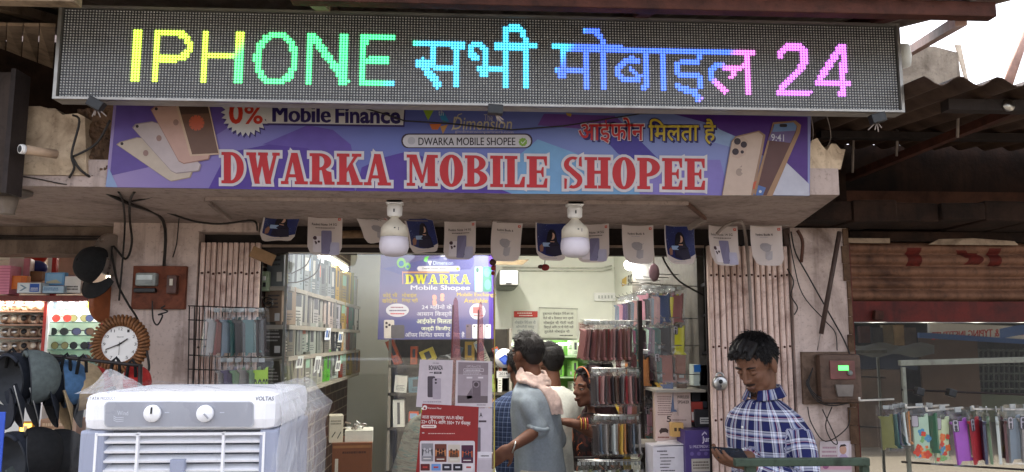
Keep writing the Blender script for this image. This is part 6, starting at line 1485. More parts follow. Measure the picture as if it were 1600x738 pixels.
# shelves under the poster
bs = thing('back_shelves', 'dark shelves crowded with boxes under the purple poster', 'shelves', at(690, 640, 6.0)); zz = [at(690, y, 5.9).z for y in (570, 614, 668)]
xa, xb = at(606, 600, 5.9).x, at(800, 600, 5.9).x
m_ = MB(); m_.span((xa, 6.22, .15), (xb, 6.24, zz[0]+.26), mat('shelf_dark', '#4a443c', .6)); m_.build('back_panel', bs)
for z in zz+[zz[2]-.3]: m_ = MB(); m_.span((xa, 5.9, z-.02), (xb, 6.219, z), mat('shelf_dark', '#4a443c')); m_.build('shelf_board', bs)
for x in (xa, xb-.02): m_ = MB(); m_.span((x, 5.9, .15), (x+.019, 6.218, zz[0]+.26), SHELF); m_.build('side_panel', bs)
for j, z in enumerate(zz):
    x = xa+.04; k = 0
    while x < xb-.08:
        wd = rgx.uniform(.03, .11); k += 1
        h = rgx.choice(('#c9a83a', '#b8923a', '#d9c24a', '#8a6a3a', '#c8c4b4', '#5a6a78', '#3a3a3c', '#a8a498', '#d2ccbc', '#c05a34', '#4a5a60')) if j < 1 else rgx.choice(('#b8845a', '#d6d0c0', '#5a7a88', '#c8502c', '#d9d6cc', '#4a4a48', '#8aa03a', '#7a5a6a'))
        phone_box(f'{hue_word(h)} box {k} from the left on the {["top", "middle", "low"][j]} shelf under the poster', (x+wd/2, 5.98, z+.001), (.1, wd, rgx.uniform(.1, .2)), (rgx.uniform(-.12, .12) if j else rgx.choice((-.35, 0, .3, .4)), 0, -math.pi/2), h, 'boxes on the shelves under the poster', 600+30*j+k); x += wd+rgx.uniform(.004, .03)+(.04 if j == 0 else 0)
# round blue promo disc and label
c = at(788, 560, 5.2); q = thing('promo_disc', 'round white sign showing a blue phone, behind the customer in grey', 'sign', c); m_ = MB(); m_.lathe([(.062, 0), (.062, .008), (0, .008)], c, WHITE, (0, -1, 0), 32); m_.build('disc', q)
d = Draw(5.192); d.poly([(779, 561), (789, 554), (799, 562), (797, 570), (787, 570)], pm('#2f4fb8'), 2); d.poly([(781, 562), (789, 557), (795, 562), (789, 567)], pm('#5a78d8'), 3); d.scribble(783, 550, 794, 552, 1, pm('#4a4a5a'), 2); d.build('print', q)
c = at(788, 585, 5.2); q = thing('price_card', 'white label card hanging under the round phone sign', 'card', c); d = Draw(5.2); d.rect(776, 580, 800, 591, pm('#d9d6d0'), 1); d.text('2014', 780, 582, 793, 586, pm('#5a5a5a'), 2, .01); d.scribble(779, 587, 798, 589, 1, pm('#7a7a7a'), 2); d.build('printed_sheet', q)
# counter
ct = thing('shop_counter', 'pale shop counter in front of the shopkeeper', 'counter', (.35, 5.6, .15)); z = at(760, 664, 5.5).z
m_ = MB(); m_.span((-.25, 5.4, z-.03), (.80, 5.85, z), mat('counter_top', '#cfd2c6', .25, .05)); m_.build('top', ct); m_ = MB(); m_.span((-.23, 5.43, .15), (.78, 5.83, z-.031), mat('counter_body', '#a8aca2', .5, .1)); m_.build('body', ct)
for k, (x, y, w_, h) in enumerate(((757, 730, 30, '#cfcac4'), (757, 717, 27, '#d8d4d0'), (753, 705, 22, '#c9c4c0'))):
    a = at(x-w_/2, y+6, 4.4); b_ = at(x+w_/2, y-5, 4.4)
    phone_box(f'white flat box, {["bottom", "middle", "top"][k]} of the pile by the glass edge', ((a.x+b_.x)/2, 4.45, a.z), (.16, b_.x-a.x, b_.z-a.z), (0, 0, -math.pi/2), h, 'flat boxes piled by the glass edge', 800+k)
m_ = MB(); m_.span((-.1, 4.36, .15), (.16, 4.6, at(757, 736, 4.4).z-.002), mat('counter_body', '#a8aca2')); tag(m_.build('side_table'), 'low pale stand under the pile of flat white boxes', 'stand')
# cartons on the left
def big_carton(name, label, x0, y0, x1, y1, Y, dep, h, paint, rot=0.0):
    q = carton(name, label, x0, y0, x1, y1, Y, dep, h, paint, rot); return q
big_carton('cardboard_carton', 'big brown cardboard carton standing against the brick wall', 508, 692, 576, 900, 4.9, .35, '#7a4a30', lambda d: (d.rect(.02, .02, .98, .04, pm('#9a6a44'), 1), d.rect(.08, .12, .16, .24, pm('#cfc8bc'), 1), d.scribble(.25, .06, .9, .09, 1, pm('#4a2a1c'), 1)), .12)
big_carton('phone_carton', 'tall white carton standing on the brown cardboard carton', 510, 650, 533, 692, 4.92, .14, '#cfc6b2', lambda d: (d.scribble(.1, .15, .9, .35, 2, pm('#8a8272'), 1), d.line([(.2, .8), (.45, .6)], .05, pm('#3a3a3a'), 1), d.line([(.6, .85), (.85, .6)], .05, pm('#3a3a3a'), 1)), .2)
big_carton('phone_carton', 'flat white carton lying on the brown cardboard carton', 536, 673, 580, 693, 4.95, .2, '#dcd8cc', lambda d: d.rect(.03, .05, .97, .1, pm('#c4bfb0'), 1), .1)
c = at(553, 668, 5.0); q = MB(); rgc = random.Random(6)
for k in range(14): a = c+Vector((rgc.uniform(-.06, .06), rgc.uniform(-.05, .05), rgc.uniform(-.01, .02))); q.tube([a, a+Vector((rgc.uniform(-.06, .06), rgc.uniform(-.04, .04), rgc.uniform(-.01, .03)))], .005, rgc.choice((BLACK, WHITE, WIREG)), 6)
tag(q.build('cable_tangle'), 'tangle of black and white cables on the flat white carton', 'cables')
# switch panel and wire coil on the jamb
q = thing('switch_panel', 'greenish switch panel on the jamb beside the left gate', 'switch panel', at(414, 440, 3.93)); a, b_ = at(407, 455, 3.93), at(420, 424, 3.93)
m_ = MB(); m_.span((a.x, 3.93, a.z), (b_.x, 3.975, b_.z), mat('pale_green_plastic', '#a8b89a', .4), .004); m_.build('plate', q); m_ = MB(); m_.box(at(413, 435, 3.925), (.012, .01, .02), WHITE); m_.box(at(413, 445, 3.925), (.012, .01, .02), BLACK); m_.build('switch', q)
m_ = MB(); m_.span((at(420, 402, 4.2).x, 4.2, at(420, 430, 4.2).z), (at(434, 402, 4.2).x, 4.23, at(420, 404, 4.2).z), pm('#3f6f9a')); tag(m_.build('blue_card'), 'small blue card behind the left gate top corner', 'card')
for k, (x, y, r_) in enumerate(((418, 470, .022), (420, 476, .018))):
    m_ = MB(); c = at(x, y, 3.9); m_.tube([c+Vector((r_*math.cos(a), .01*math.sin(3*a), r_*.7*math.sin(a))) for a in [2*math.pi*i/20 for i in range(38)]], .003, WIRE, 5); tag(m_.build('wire_coil'), f'{"larger" if k == 0 else "smaller"} coil of black wire under the greenish switch panel', 'wire coil')
for k, (pts, lab) in enumerate(((((486, 398), (478, 415), (455, 428)), 'upper'), (((502, 398), (495, 425), (470, 440), (440, 442)), 'lower'))):
    cable([(x, y, 4.0) for x, y in pts], .003, WIREG, f'{lab} of two thin grey wires drooping behind the top of the glass')

# ================================================================== RIGHT WALL OF CASES
XR = 1.18
pw = thing('peg_wall', 'white pegboard with rows of metal pegs on the right wall', 'pegboard', (1.17, 4.7, 1.2))
m_ = MB(); m_.span((1.165, 4.0, .9), (1.279, 5.6, 2.12), mat('peg_board', '#57524a', .6)); m_.build('board', pw)
rowsy = [(447, 1), (500, 1), (545, 1), (592, 1), (640, 1), (690, 1)]
pegs = MB(); ROWW = ['top', 'second', 'third', 'fourth', 'fifth', 'bottom']; palR = [['#384a70', '#c08a98', '#b58a84', '#c9cec8', '#6a7a88', '#8a5a58', '#3a3436', '#b9b42e', '#4a3a5a'], ['#7a6a3a', '#211d20', '#5a4436', '#2f5a58', '#4a2026', '#6a3a52', '#b9b42e', '#a9c4ae', '#8f8a86'], ['#211d20', '#b8763c', '#7d4a3c', '#c9cec8', '#2f5a58', '#5a4436', '#4a2026', '#7d4a3c', '#211d20'], ['#3a3436', '#211d20', '#5a4436', '#384a70', '#b9b42e', '#c9a03a', '#3a3436', '#211d20', '#5a4436'], ['#211d20', '#c08a98', '#5a4436', '#3a3436', '#7a6a3a', '#211d20', '#3a3436', '#5a4436', '#7d4a3c'], ['#3a3436', '#5a4436', '#2f5a58', '#211d20', '#7d4a3c', '#3a3436', '#211d20', '#6a3a52', '#5a4436']]
CN.update({'#c9a03a': 'golden', '#384a70': 'dull blue', '#7a6a3a': 'khaki', '#6a3a52': 'wine'})
for r_, (y, _) in enumerate(rowsy):
    z = at_x(1075, y-4, 1.06).z
    for k in range(11):
        Y = 4.0+.122*k; pegs.tube([(1.164, Y, z), (.98, Y, z+.004), (.972, Y, z+.016)], .0024, mat('dull_wire', '#7a7874', .5), 5)
        for j in range(2 if r_ < 5 else 1):
            h = palR[r_][(k*2+j*5+r_+k//5) % 9]
            packet(f'{CN[h]} case on peg {k+1} from the front, {["outer", "inner"][j]}, {ROWW[r_]} row, right wall', (1.0+.075*j, Y+.01*j, z), rgx.uniform(-.9, -.25), h, 'phone cases on the right wall pegs', 'camera' if rgx.random() < .2 else 'plain', 1.0, rgx.uniform(-.05, .05), rgx.uniform(-.07, .07))
pegs.build('peg', pw)
m_ = MB()
for k in range(5):
    Y = 4.35+.22*k; z = at_x(1040, 430, 1.1).z; m_.tube([(1.164, Y, z), (1.02, Y, z+.003), (1.014, Y, z+.014)], .0026, mat('dull_wire', '#7a7874'), 5)
m_.build('peg', pw)
# free rack with bundles of cases in front
rs = thing('case_stand', 'dark upright stand with arms that carry bundles of phone cases', 'rack', at(1000, 738, 4.2))
m_ = MB(); c = at(1001, 560, 4.22); m_.bar((c.x, 4.22, at(1001, 470, 4.22).z), (c.x, 4.22, .15), .022, .022, DARKST, (0, 1, 0)); m_.build('post', rs)
def bundle(word, px0, px1, py_, Y, n, cols, rz0, rz1, s, fan=0.0):
    z = at((px0+px1)/2, py_, Y).z; xa_, xb_ = at(px0, py_, Y).x, at(px1, py_, Y).x
    for off in (0, .05):
        m_ = MB(); m_.tube([(xa_, Y+off, z+.004), (xb_, Y+off, z+.002), (c.x, 4.22, z)], .003, STEEL, 5); m_.build('arm', rs)
    for k in range(n):
        f = k/(n-1); h = cols[k % len(cols)]
        packet(f'{CN[h]} case, number {k+1} from the left in the {word} bundle', (xa_+(xb_-xa_)*f, Y+.012*(k % 3), z), rz0+(rz1-rz0)*f+rgx.uniform(-.06, .06), h, 'phone cases bundled on the dark stand', 'plain', s, rgx.uniform(-.05, .05), fan*(1-f)**2)
bundle('upper', 915, 984, 502, 4.25, 17, ['#8a5a58', '#b58a84', '#3a3436', '#8a5a58', '#7d4a3c', '#b58a84', '#8a5a58', '#5a4436', '#a83238'], -1.15, -1.4, 1.12, .28)
bundle('middle', 926, 996, 577, 4.1, 16, ['#3a3436', '#8f8a86', '#a83238', '#b58a84', '#3a3436', '#8a5a58', '#211d20', '#5a4436', '#7d4a3c'], -1.2, -1.4, .95)
bundle('lower', 930, 996, 651, 4.0, 16, ['#3a3436', '#6a7a88', '#3a3436', '#8f8a86', '#5a4436', '#3a3436', '#c9cec8', '#8f8a86', '#b8763c', '#c9a03a', '#b8763c', '#3a3436'], -1.2, -1.42, .98)
bundle('lowest', 905, 1000, 722, 3.95, 14, ['#c9cec8', '#8f8a86', '#bcbf6a', '#6a7a88', '#8f8a86', '#211d20'] if False else ['#c9cec8', '#8f8a86', '#6f6f3c', '#6a7a88', '#8f8a86', '#211d20'], -1.1, -1.35, 1.0)
bundle('upper inner', 1006, 1066, 447, 4.45, 12, ['#c08a98', '#3a3436', '#b58a84', '#384a70', '#b9b42e', '#4a2026', '#c9cec8', '#7d4a3c'], -.7, -1.2, 1.1)
bundle('middle inner', 1006, 1068, 502, 4.4, 12, ['#211d20', '#7a6a3a', '#3a3436', '#5a4436', '#2f5a58', '#b9b42e', '#8f8a86', '#4a2026'], -.7, -1.2, 1.05)
bundle('lower inner', 1006, 1070, 548, 4.35, 12, ['#b8763c', '#211d20', '#c9cec8', '#2f5a58', '#7d4a3c', '#3a3436', '#5a4436', '#384a70'], -.7, -1.2, 1.05)
m_ = MB(); m_.tube([at(898, 715, 4.02), at(975, 714, 4.02)], .004, DARKST, 5); m_.build('arm', rs)
# black framed cabinet
q = thing('display_cabinet', 'black framed glass cabinet on the right wall above the stacked boxes', 'cabinet', at(1090, 560, 4.0))
pc = [at(1064, 462, 4.35), at(1107, 442, 3.9), at(1109, 550, 3.9), at(1067, 562, 4.35)]
m_ = MB()
for i in range(4): m_.bar(pc[i], pc[(i+1) % 4], .014, .014, BLACK)
m_.bar(pc[0].lerp(pc[3], .45), pc[1].lerp(pc[2], .45), .01, .01, BLACK); m_.build('frame', q)
m_ = MB(); m_.add([p+Vector((.006, .01, 0)) for p in pc], [(0, 1, 2, 3)], glass('cabinet_glass', (.4, .42, .4), .04, .02, .12)); m_.build('glass', q)
m_ = MB(); m_.prism([p+Vector((.03, .03, 0)) for p in pc], (.01, .01, 0), mat('cabinet_inner', '#3a3836', .6, .3, 12)); m_.build('back_panel', q)
m_ = MB()
for k in range(6):
    f = (k+.5)/6; p = pc[0].lerp(pc[1], f)+Vector((.018, .018, -.15)); m_.box(p, (.012, .045, .13), mat('dark_stock', '#55524c', .5, .3), (0, 0, -.8)); p2 = pc[3].lerp(pc[2], f)+Vector((.018, .018, .10)); m_.box(p2, (.012, .045, .15), mat('dark_stock', '#55524c'), (0, 0, -.8))
m_.build('stored_goods', q)
q = thing('oval_mirror', 'mauve oval disc hanging from the ceiling over the right wall', 'mirror', at(1022, 425, 4.3)); c = at(1022, 426, 4.3)
m_ = MB(); m_.ball(c, (.03, .008, .05), mat('mauve_disc', '#7a6068', .3)); m_.build('disc', q); m_ = MB(); m_.tube([c+Vector((0, 0, .045)), c+Vector((0, 0, .16))], .003, WIREG); m_.build('hanger', q)
q = thing('yellow_rack', 'yellow topped hanging rack of thin straps high on the right wall', 'rack', at(1080, 420, 4.25)); m_ = MB(); a = at(1064, 425, 4.6); b_ = at(1083, 418, 4.15); m_.bar(a, b_, .02, .03, pm('#c8b82a')); m_.build('top_bar', q)
m_ = MB()
for k in range(6): p = a.lerp(b_, k/5); m_.tube([p, p+Vector((0, 0, -.09))], .005, mat('tan_strap', '#a88a5a', .6), 5)
m_.build('strap', q)
cable([(1034, 398, 3.95), (1042, 415, 3.95), (1062, 440, 3.95), (1100, 462, 3.95)], .005, WIRE, 'brown cable drooping across the top of the right wall cases')
d = Draw(0, lambda x, y: (at_x(x, y, 1.277), Vector((-1, 0, 0)))); d.poly([(972, 437), (979, 432), (979, 445), (972, 448)], pm('#d0a83a'), 1)
v_, f_ = text_geo('5G', .03); d.put([(981+7.5*a, 447-16*b-3.5*a) for a, b in v_], f_, pm('#3a3a34'), 2); tag(d.build('wall_sign'), 'yellow square and dark 5G lettering on the right wall near the lamp', 'wall sign')
m_ = MB(); a = at(1108, 400, 3.83); m_.span((a.x, 3.83, .15), (a.x+.028, 3.875, 1.997), mat('grey_jamb', '#7a7e76', .5, .12)); tag(m_.build('door_jamb'), 'grey green steel jamb at the right side of the shop opening', 'jamb')
m_ = MB(); a = at(1112, 520, 3.8); m_.prism([a, a+Vector((.03, 0, -.05)), a+Vector((.035, 0, -.14)), a+Vector((.005, 0, -.09))], (0, .004, 0), WHITE); tag(m_.build('paper_tag'), 'pale paper tag tied to the right jamb', 'tag')
# ---- boxes by the right jamb
big_carton('speaker_carton', 'pinkish speaker carton with a bold 5 leaning by the right jamb', 1027, 611, 1080, 690, 3.98, .1, '#c6ada2', lambda d: (d.scribble(.06, .1, .5, .5, 9, pm('#7a5a54'), 1, .4, 3), d.text('WIRELESS', .62, .09, .96, .15, pm('#3a2420'), 1, .02), d.text('SPEAKER', .64, .19, .96, .25, pm('#3a2420'), 1, .02), d.text('5', .32, .50, .44, .62, pm('#2c1c1a'), 1, .02), d.scribble(.46, .56, .9, .61, 1, pm('#5a3a34'), 1, .3, 5), d.poly([(.1, .8), (.16, .74), (.3, .74), (.36, .78), (.34, .84), (.28, .82), (.18, .83), (.14, .86)], pm('#3a2622'), 1), d.scribble(.06, .9, .4, .95, 1, pm('#7a3a30'), 1)), -.12)
big_carton('open_carton', 'white open topped carton with a printed list in front of the pinkish carton', 1023, 697, 1071, 900, 3.86, .14, '#d2ccd0', lambda d: [d.scribble(.12, .03, .45, .05, 1, pm('#4a4048'), 1)]+[d.scribble(.2, .06+.025*k, .2+.28+.28*((k*3) % 4)/4, .074+.025*k, 1, pm('#3a3038'), 1, .6, k) for k in range(9)], .05)
q = MB(); a = [at(1021, 697, 3.84), at(1070, 695, 3.86), at(1063, 685, 4.0), at(1028, 690, 4.0)]; q.prism(a, (0, 0, .003), pm('#dcd6d8')); d = Draw(0); tag(q.build('carton_flap'), 'raised white lid flap on the open carton', 'flap')
big_carton('small_carton', 'small yellowish card box between the pinkish and purple cartons', 1050, 661, 1068, 683, 3.90, .05, '#c49a5a', lambda d: (d.rect(.2, .35, .42, .6, pm('#4a3420'), 1), d.rect(.55, .35, .78, .6, pm('#4a3420'), 1)))
big_carton('speaker_carton', 'purple multimedia speaker carton at the right jamb', 1074, 672, 1124, 900, 3.84, .12, '#4a3a72', lambda d: (d.text('Jumbo', .48, .045, .96, .095, pm('#e0dae8'), 1, .02, 0), d.text('5.1 MULTIMEDIA SPEAKER', .12, .105, .95, .125, pm('#cfc6dc'), 1, .01), d.scribble(.4, .135, .9, .145, 1, pm('#a89cc0'), 1), [d.disc(.18+.2*k, .165, .055, pm('#6a5a94'), 1, .014) for k in range(4)], d.rect(.16, .2, .72, .29, pm('#b8b0a4'), 1), d.scribble(.2, .215, .68, .275, 3, pm('#6a6058'), 2), d.line([(.48, .035), (.56, .015), (.62, .03)], .012, pm('#cfc6dc'), 1)), .08)
big_carton('small_carton', 'black box on the shelf behind the purple carton', 1082, 612, 1106, 640, 4.0, .09, '#26262a', lambda d: (d.rect(.1, .55, .9, .9, pm('#4a4a50'), 1),))
big_carton('small_carton', 'dark box with a white label resting just above the purple carton', 1086, 640, 1112, 668, 3.96, .1, '#2f2c2e', lambda d: (d.rect(.3, .45, .9, .8, pm('#c9c4bc'), 1), d.scribble(.35, .5, .85, .75, 2, pm('#4a4648'), 2)))
big_carton('small_carton', 'pale box with blue plastic under the black framed cabinet', 1084, 570, 1106, 603, 4.0, .08, '#b9c2b8', lambda d: (d.rect(.05, 0, .5, .35, pm('#2f6fb8'), 1), d.line([(.6, .2), (.4, .9)], .05, BLACK, 2), d.line([(.75, .3), (.62, .9)], .04, BLACK, 2)))
big_carton('small_carton', 'red and white box on the shelf edge right of the pinkish carton', 1080, 628, 1098, 660, 3.98, .06, '#9a3a30', lambda d: d.rect(.05, .5, .95, .9, pm('#cfc4bc'), 1))
q = thing('side_shelves', 'narrow pale shelves at the right jamb carrying the stacked cartons', 'shelves', (1.0, 4.1, 1.0)); m_ = MB(); m_.span((.92, 3.9, at(1090, 606, 4.0).z-.016), (1.162, 4.14, at(1090, 606, 4.0).z-.004), SHELF); m_.build('shelf_board', q); m_ = MB(); m_.span((.80, 3.99, at(1050, 692, 4.0).z-.02), (1.162, 4.2, at(1050, 692, 4.0).z-.005), SHELF); m_.build('shelf_board', q)
m_ = MB(); m_.bar(at(1113, 560, 3.79), at(1116, 690, 3.79), .03, .01, mat('orange_board', '#b0622e', .6, .2)); tag(m_.build('orange_strip'), 'worn orange strip of board at the foot of the right jamb', 'strip')

# ================================================================== PEOPLE
Zv = Vector((0, 0, 1)); STRANDS = 4200
def loft(mb, rings, m, n=22):
    """rings: (centre, side vector, half width, front vector, half depth)"""
    vs = []; fs = []
    for c, s_, w_, f_, d_ in rings:
        for k in range(n):
            a = 2*math.pi*k/n; vs.append(Vector(c)+Vector(s_)*(w_*math.cos(a))+Vector(f_)*(d_*math.sin(a)))
    for i in range(len(rings)-1):
        for k in range(n):
            a = i*n+k; b = i*n+(k+1) % n; fs.append((a, b, b+n, a+n))
    fs.append(tuple(range(n-1, -1, -1))); fs.append(tuple(range((len(rings)-1)*n, len(rings)*n)))
    mb.add(vs, fs, m, True)
def limb(mb, pts, m):
    mb.tube([p for p, r in pts], [r for p, r in pts], m, 14)
    for p, r in pts: mb.ball(p, r*.995, m, None, 12, 8)
def organic(mb, name, parent, m, voxel, smooth=5, wrinkle=None):
    tmp = mb.build('tmp_form'); md = tmp.modifiers.new('r', 'REMESH'); md.mode = 'VOXEL'; md.voxel_size = voxel; md.use_smooth_shade = True
    ms = tmp.modifiers.new('s', 'SMOOTH'); ms.factor = .5; ms.iterations = smooth
    dg = bpy.context.evaluated_depsgraph_get(); me = bpy.data.meshes.new_from_object(tmp.evaluated_get(dg))
    old = tmp.data; bpy.data.objects.remove(tmp); bpy.data.meshes.remove(old)
    me.name = name; n = len(me.vertices); co = np.empty(n*3); me.vertices.foreach_get('co', co)
    if wrinkle:
        amp, fr, ax = wrinkle; nr = np.empty(n*3); me.vertices.foreach_get('normal', nr); co = co.reshape(-1, 3); nr = nr.reshape(-1, 3)
        h = np.array([mnoise.noise(Vector((p[0]*fr*ax[0], p[1]*fr*ax[1], p[2]*fr*ax[2]))) + .5*mnoise.noise(Vector((p[0]*fr*2.3*ax[0]+5, p[1]*fr*2.3*ax[1], p[2]*fr*2.3*ax[2]))) for p in co])
        co = co + nr*(h[:, None]*amp); co = co.reshape(-1)
    off = wloc(parent); co = co.reshape(-1, 3) - np.array(off); me.vertices.foreach_set('co', co.reshape(-1))
    me.materials.clear(); me.materials.append(m); me.polygons.foreach_set('material_index', [0]*len(me.polygons)); me.polygons.foreach_set('use_smooth', [True]*len(me.polygons)); me.update()
    o = bpy.data.objects.new(name, me); col.objects.link(o); o.parent = parent; return o
def skin_mat(name, h):
    if name in MATS: return MATS[name]
    m, t = base(name, .62, 0, .25); v = t.coord(); c = srgb(h)
    t.link(t.mix(t.math('MULTIPLY', t.noise(v, 22, 5), .5), c, tuple(x*k for x, k in zip(c, (.72, .62, .58)))), t.b.inputs['Base Color'])
    t.b.inputs['Subsurface Weight'].default_value = .08; t.b.inputs['Subsurface Radius'].default_value = (.02, .008, .004); t.b.inputs['Subsurface Scale'].default_value = .3
    t.bump(t.noise(v, 300, 3), .12, .001); return m
def hair_mat(name, c):
    if name in MATS: return MATS[name]
    m, t = base(name, .42, 0, .5); v = t.coord((1, 1, .35)); n = t.noise(v, 130, 4, .7)
    t.link(t.mix(n, c, tuple(x*2.2+.003 for x in c)), t.b.inputs['Base Color']); t.bump(n, .8, .004); t.b.inputs['Specular IOR Level'].default_value = .22; t.b.inputs['Roughness'].default_value = .55; return m
def cloth(name, h, sc_=60, r_=.9):
    return mat(name, h, r_, .08, sc_, bump=.15, spec=.2)
def head_axes(az, pitch, roll=0.0):
    fh = Vector((math.sin(az), math.cos(az), 0)); f = fh*math.cos(pitch)-Zv*math.sin(pitch); u = fh*math.sin(pitch)+Zv*math.cos(pitch); s_ = u.cross(f)
    if roll: s_, u = s_*math.cos(roll)+u*math.sin(roll), u*math.cos(roll)-s_*math.sin(roll)
    return f, s_, u
def head(mb, hc, ax, m, k=1.0):
    f, s_, u = ax; Mx = Matrix((f, s_, u)).transposed()
    P = lambda a, b, c: hc + (f*a+s_*b+u*c)*k
    E_ = lambda a, b, c, r: mb.ball(P(a, b, c), [x*k for x in r], m, Mx, 18, 12)
    E_(-.012, 0, .03, (.098, .075, .088)); E_(.03, 0, -.025, (.062, .056, .082)); E_(.048, 0, -.085, (.036, .042, .030)); E_(.066, 0, -.103, (.020, .024, .015))
    for sg in (-1, 1):
        E_(.022, sg*.037, -.065, (.040, .018, .036)); E_(.060, sg*.034, -.024, (.026, .020, .022)); E_(-.010, sg*.079, -.010, (.022, .012, .035)); E_(-.004, sg*.080, -.038, (.010, .009, .012))
        E_(.074, sg*.030, .022, (.016, .026, .008)); E_(.096, sg*.012, -.032, (.012, .008, .008))
    limb(mb, [(P(.086, 0, .018), .009*k), (P(.100, 0, -.006), .0095*k), (P(.108, 0, -.028), .012*k)], m)
    E_(.086, 0, -.060, (.013, .024, .007)); E_(.084, 0, -.071, (.012, .020, .007))
    return P, Mx
def hand(mb, wrist, d, n, m, curl=.5, s=1.0, thumb=1, spread=.0):
    """d points to the fingers, n out of the palm; thumb side is +-(d x n)"""
    d, n = Vector(d).normalized(), Vector(n).normalized(); n = (n-d*n.dot(d)).normalized(); a = d.cross(n)*thumb
    Mx = Matrix((d, a, n)).transposed(); mb.ball(wrist+d*.045*s, (.050*s, .040*s, .017*s), m, Mx, 14, 10); limb(mb, [(wrist-d*.02*s, .026*s), (wrist+d*.03*s, .024*s)], m)
    for i, ln in enumerate((.9, 1.0, .93, .74)):
        p = wrist+d*(.082-.004*abs(i-1.3))*s+a*(.030-.0195*i)*s; dd = (d+a*spread*(1.5-i)*.3).normalized(); pts = [(p-dd*.02*s, .0092*s)]
        for j, L in enumerate((.040, .027, .021)):
            c_ = curl*(.7, 1.0, .8)[j]; dd = (dd*math.cos(c_)+n*math.sin(c_)).normalized() if j else (dd*math.cos(c_*.6)+n*math.sin(c_*.6)).normalized()
            pts.append((p, (.0092, .0084, .0076)[j]*s)); p = p+dd*L*ln*s
        pts.append((p, .0066*s)); limb(mb, pts, m)
    t0 = wrist+d*.018*s+a*.030*s; t1 = t0+(a*.75+d*.7+n*.25).normalized()*.040*s; t2 = t1+(a*.25+d*.85+n*.5).normalized()*.032*s
    limb(mb, [(t0, .0135*s), (t1, .0105*s), (t2, .0082*s)], m)
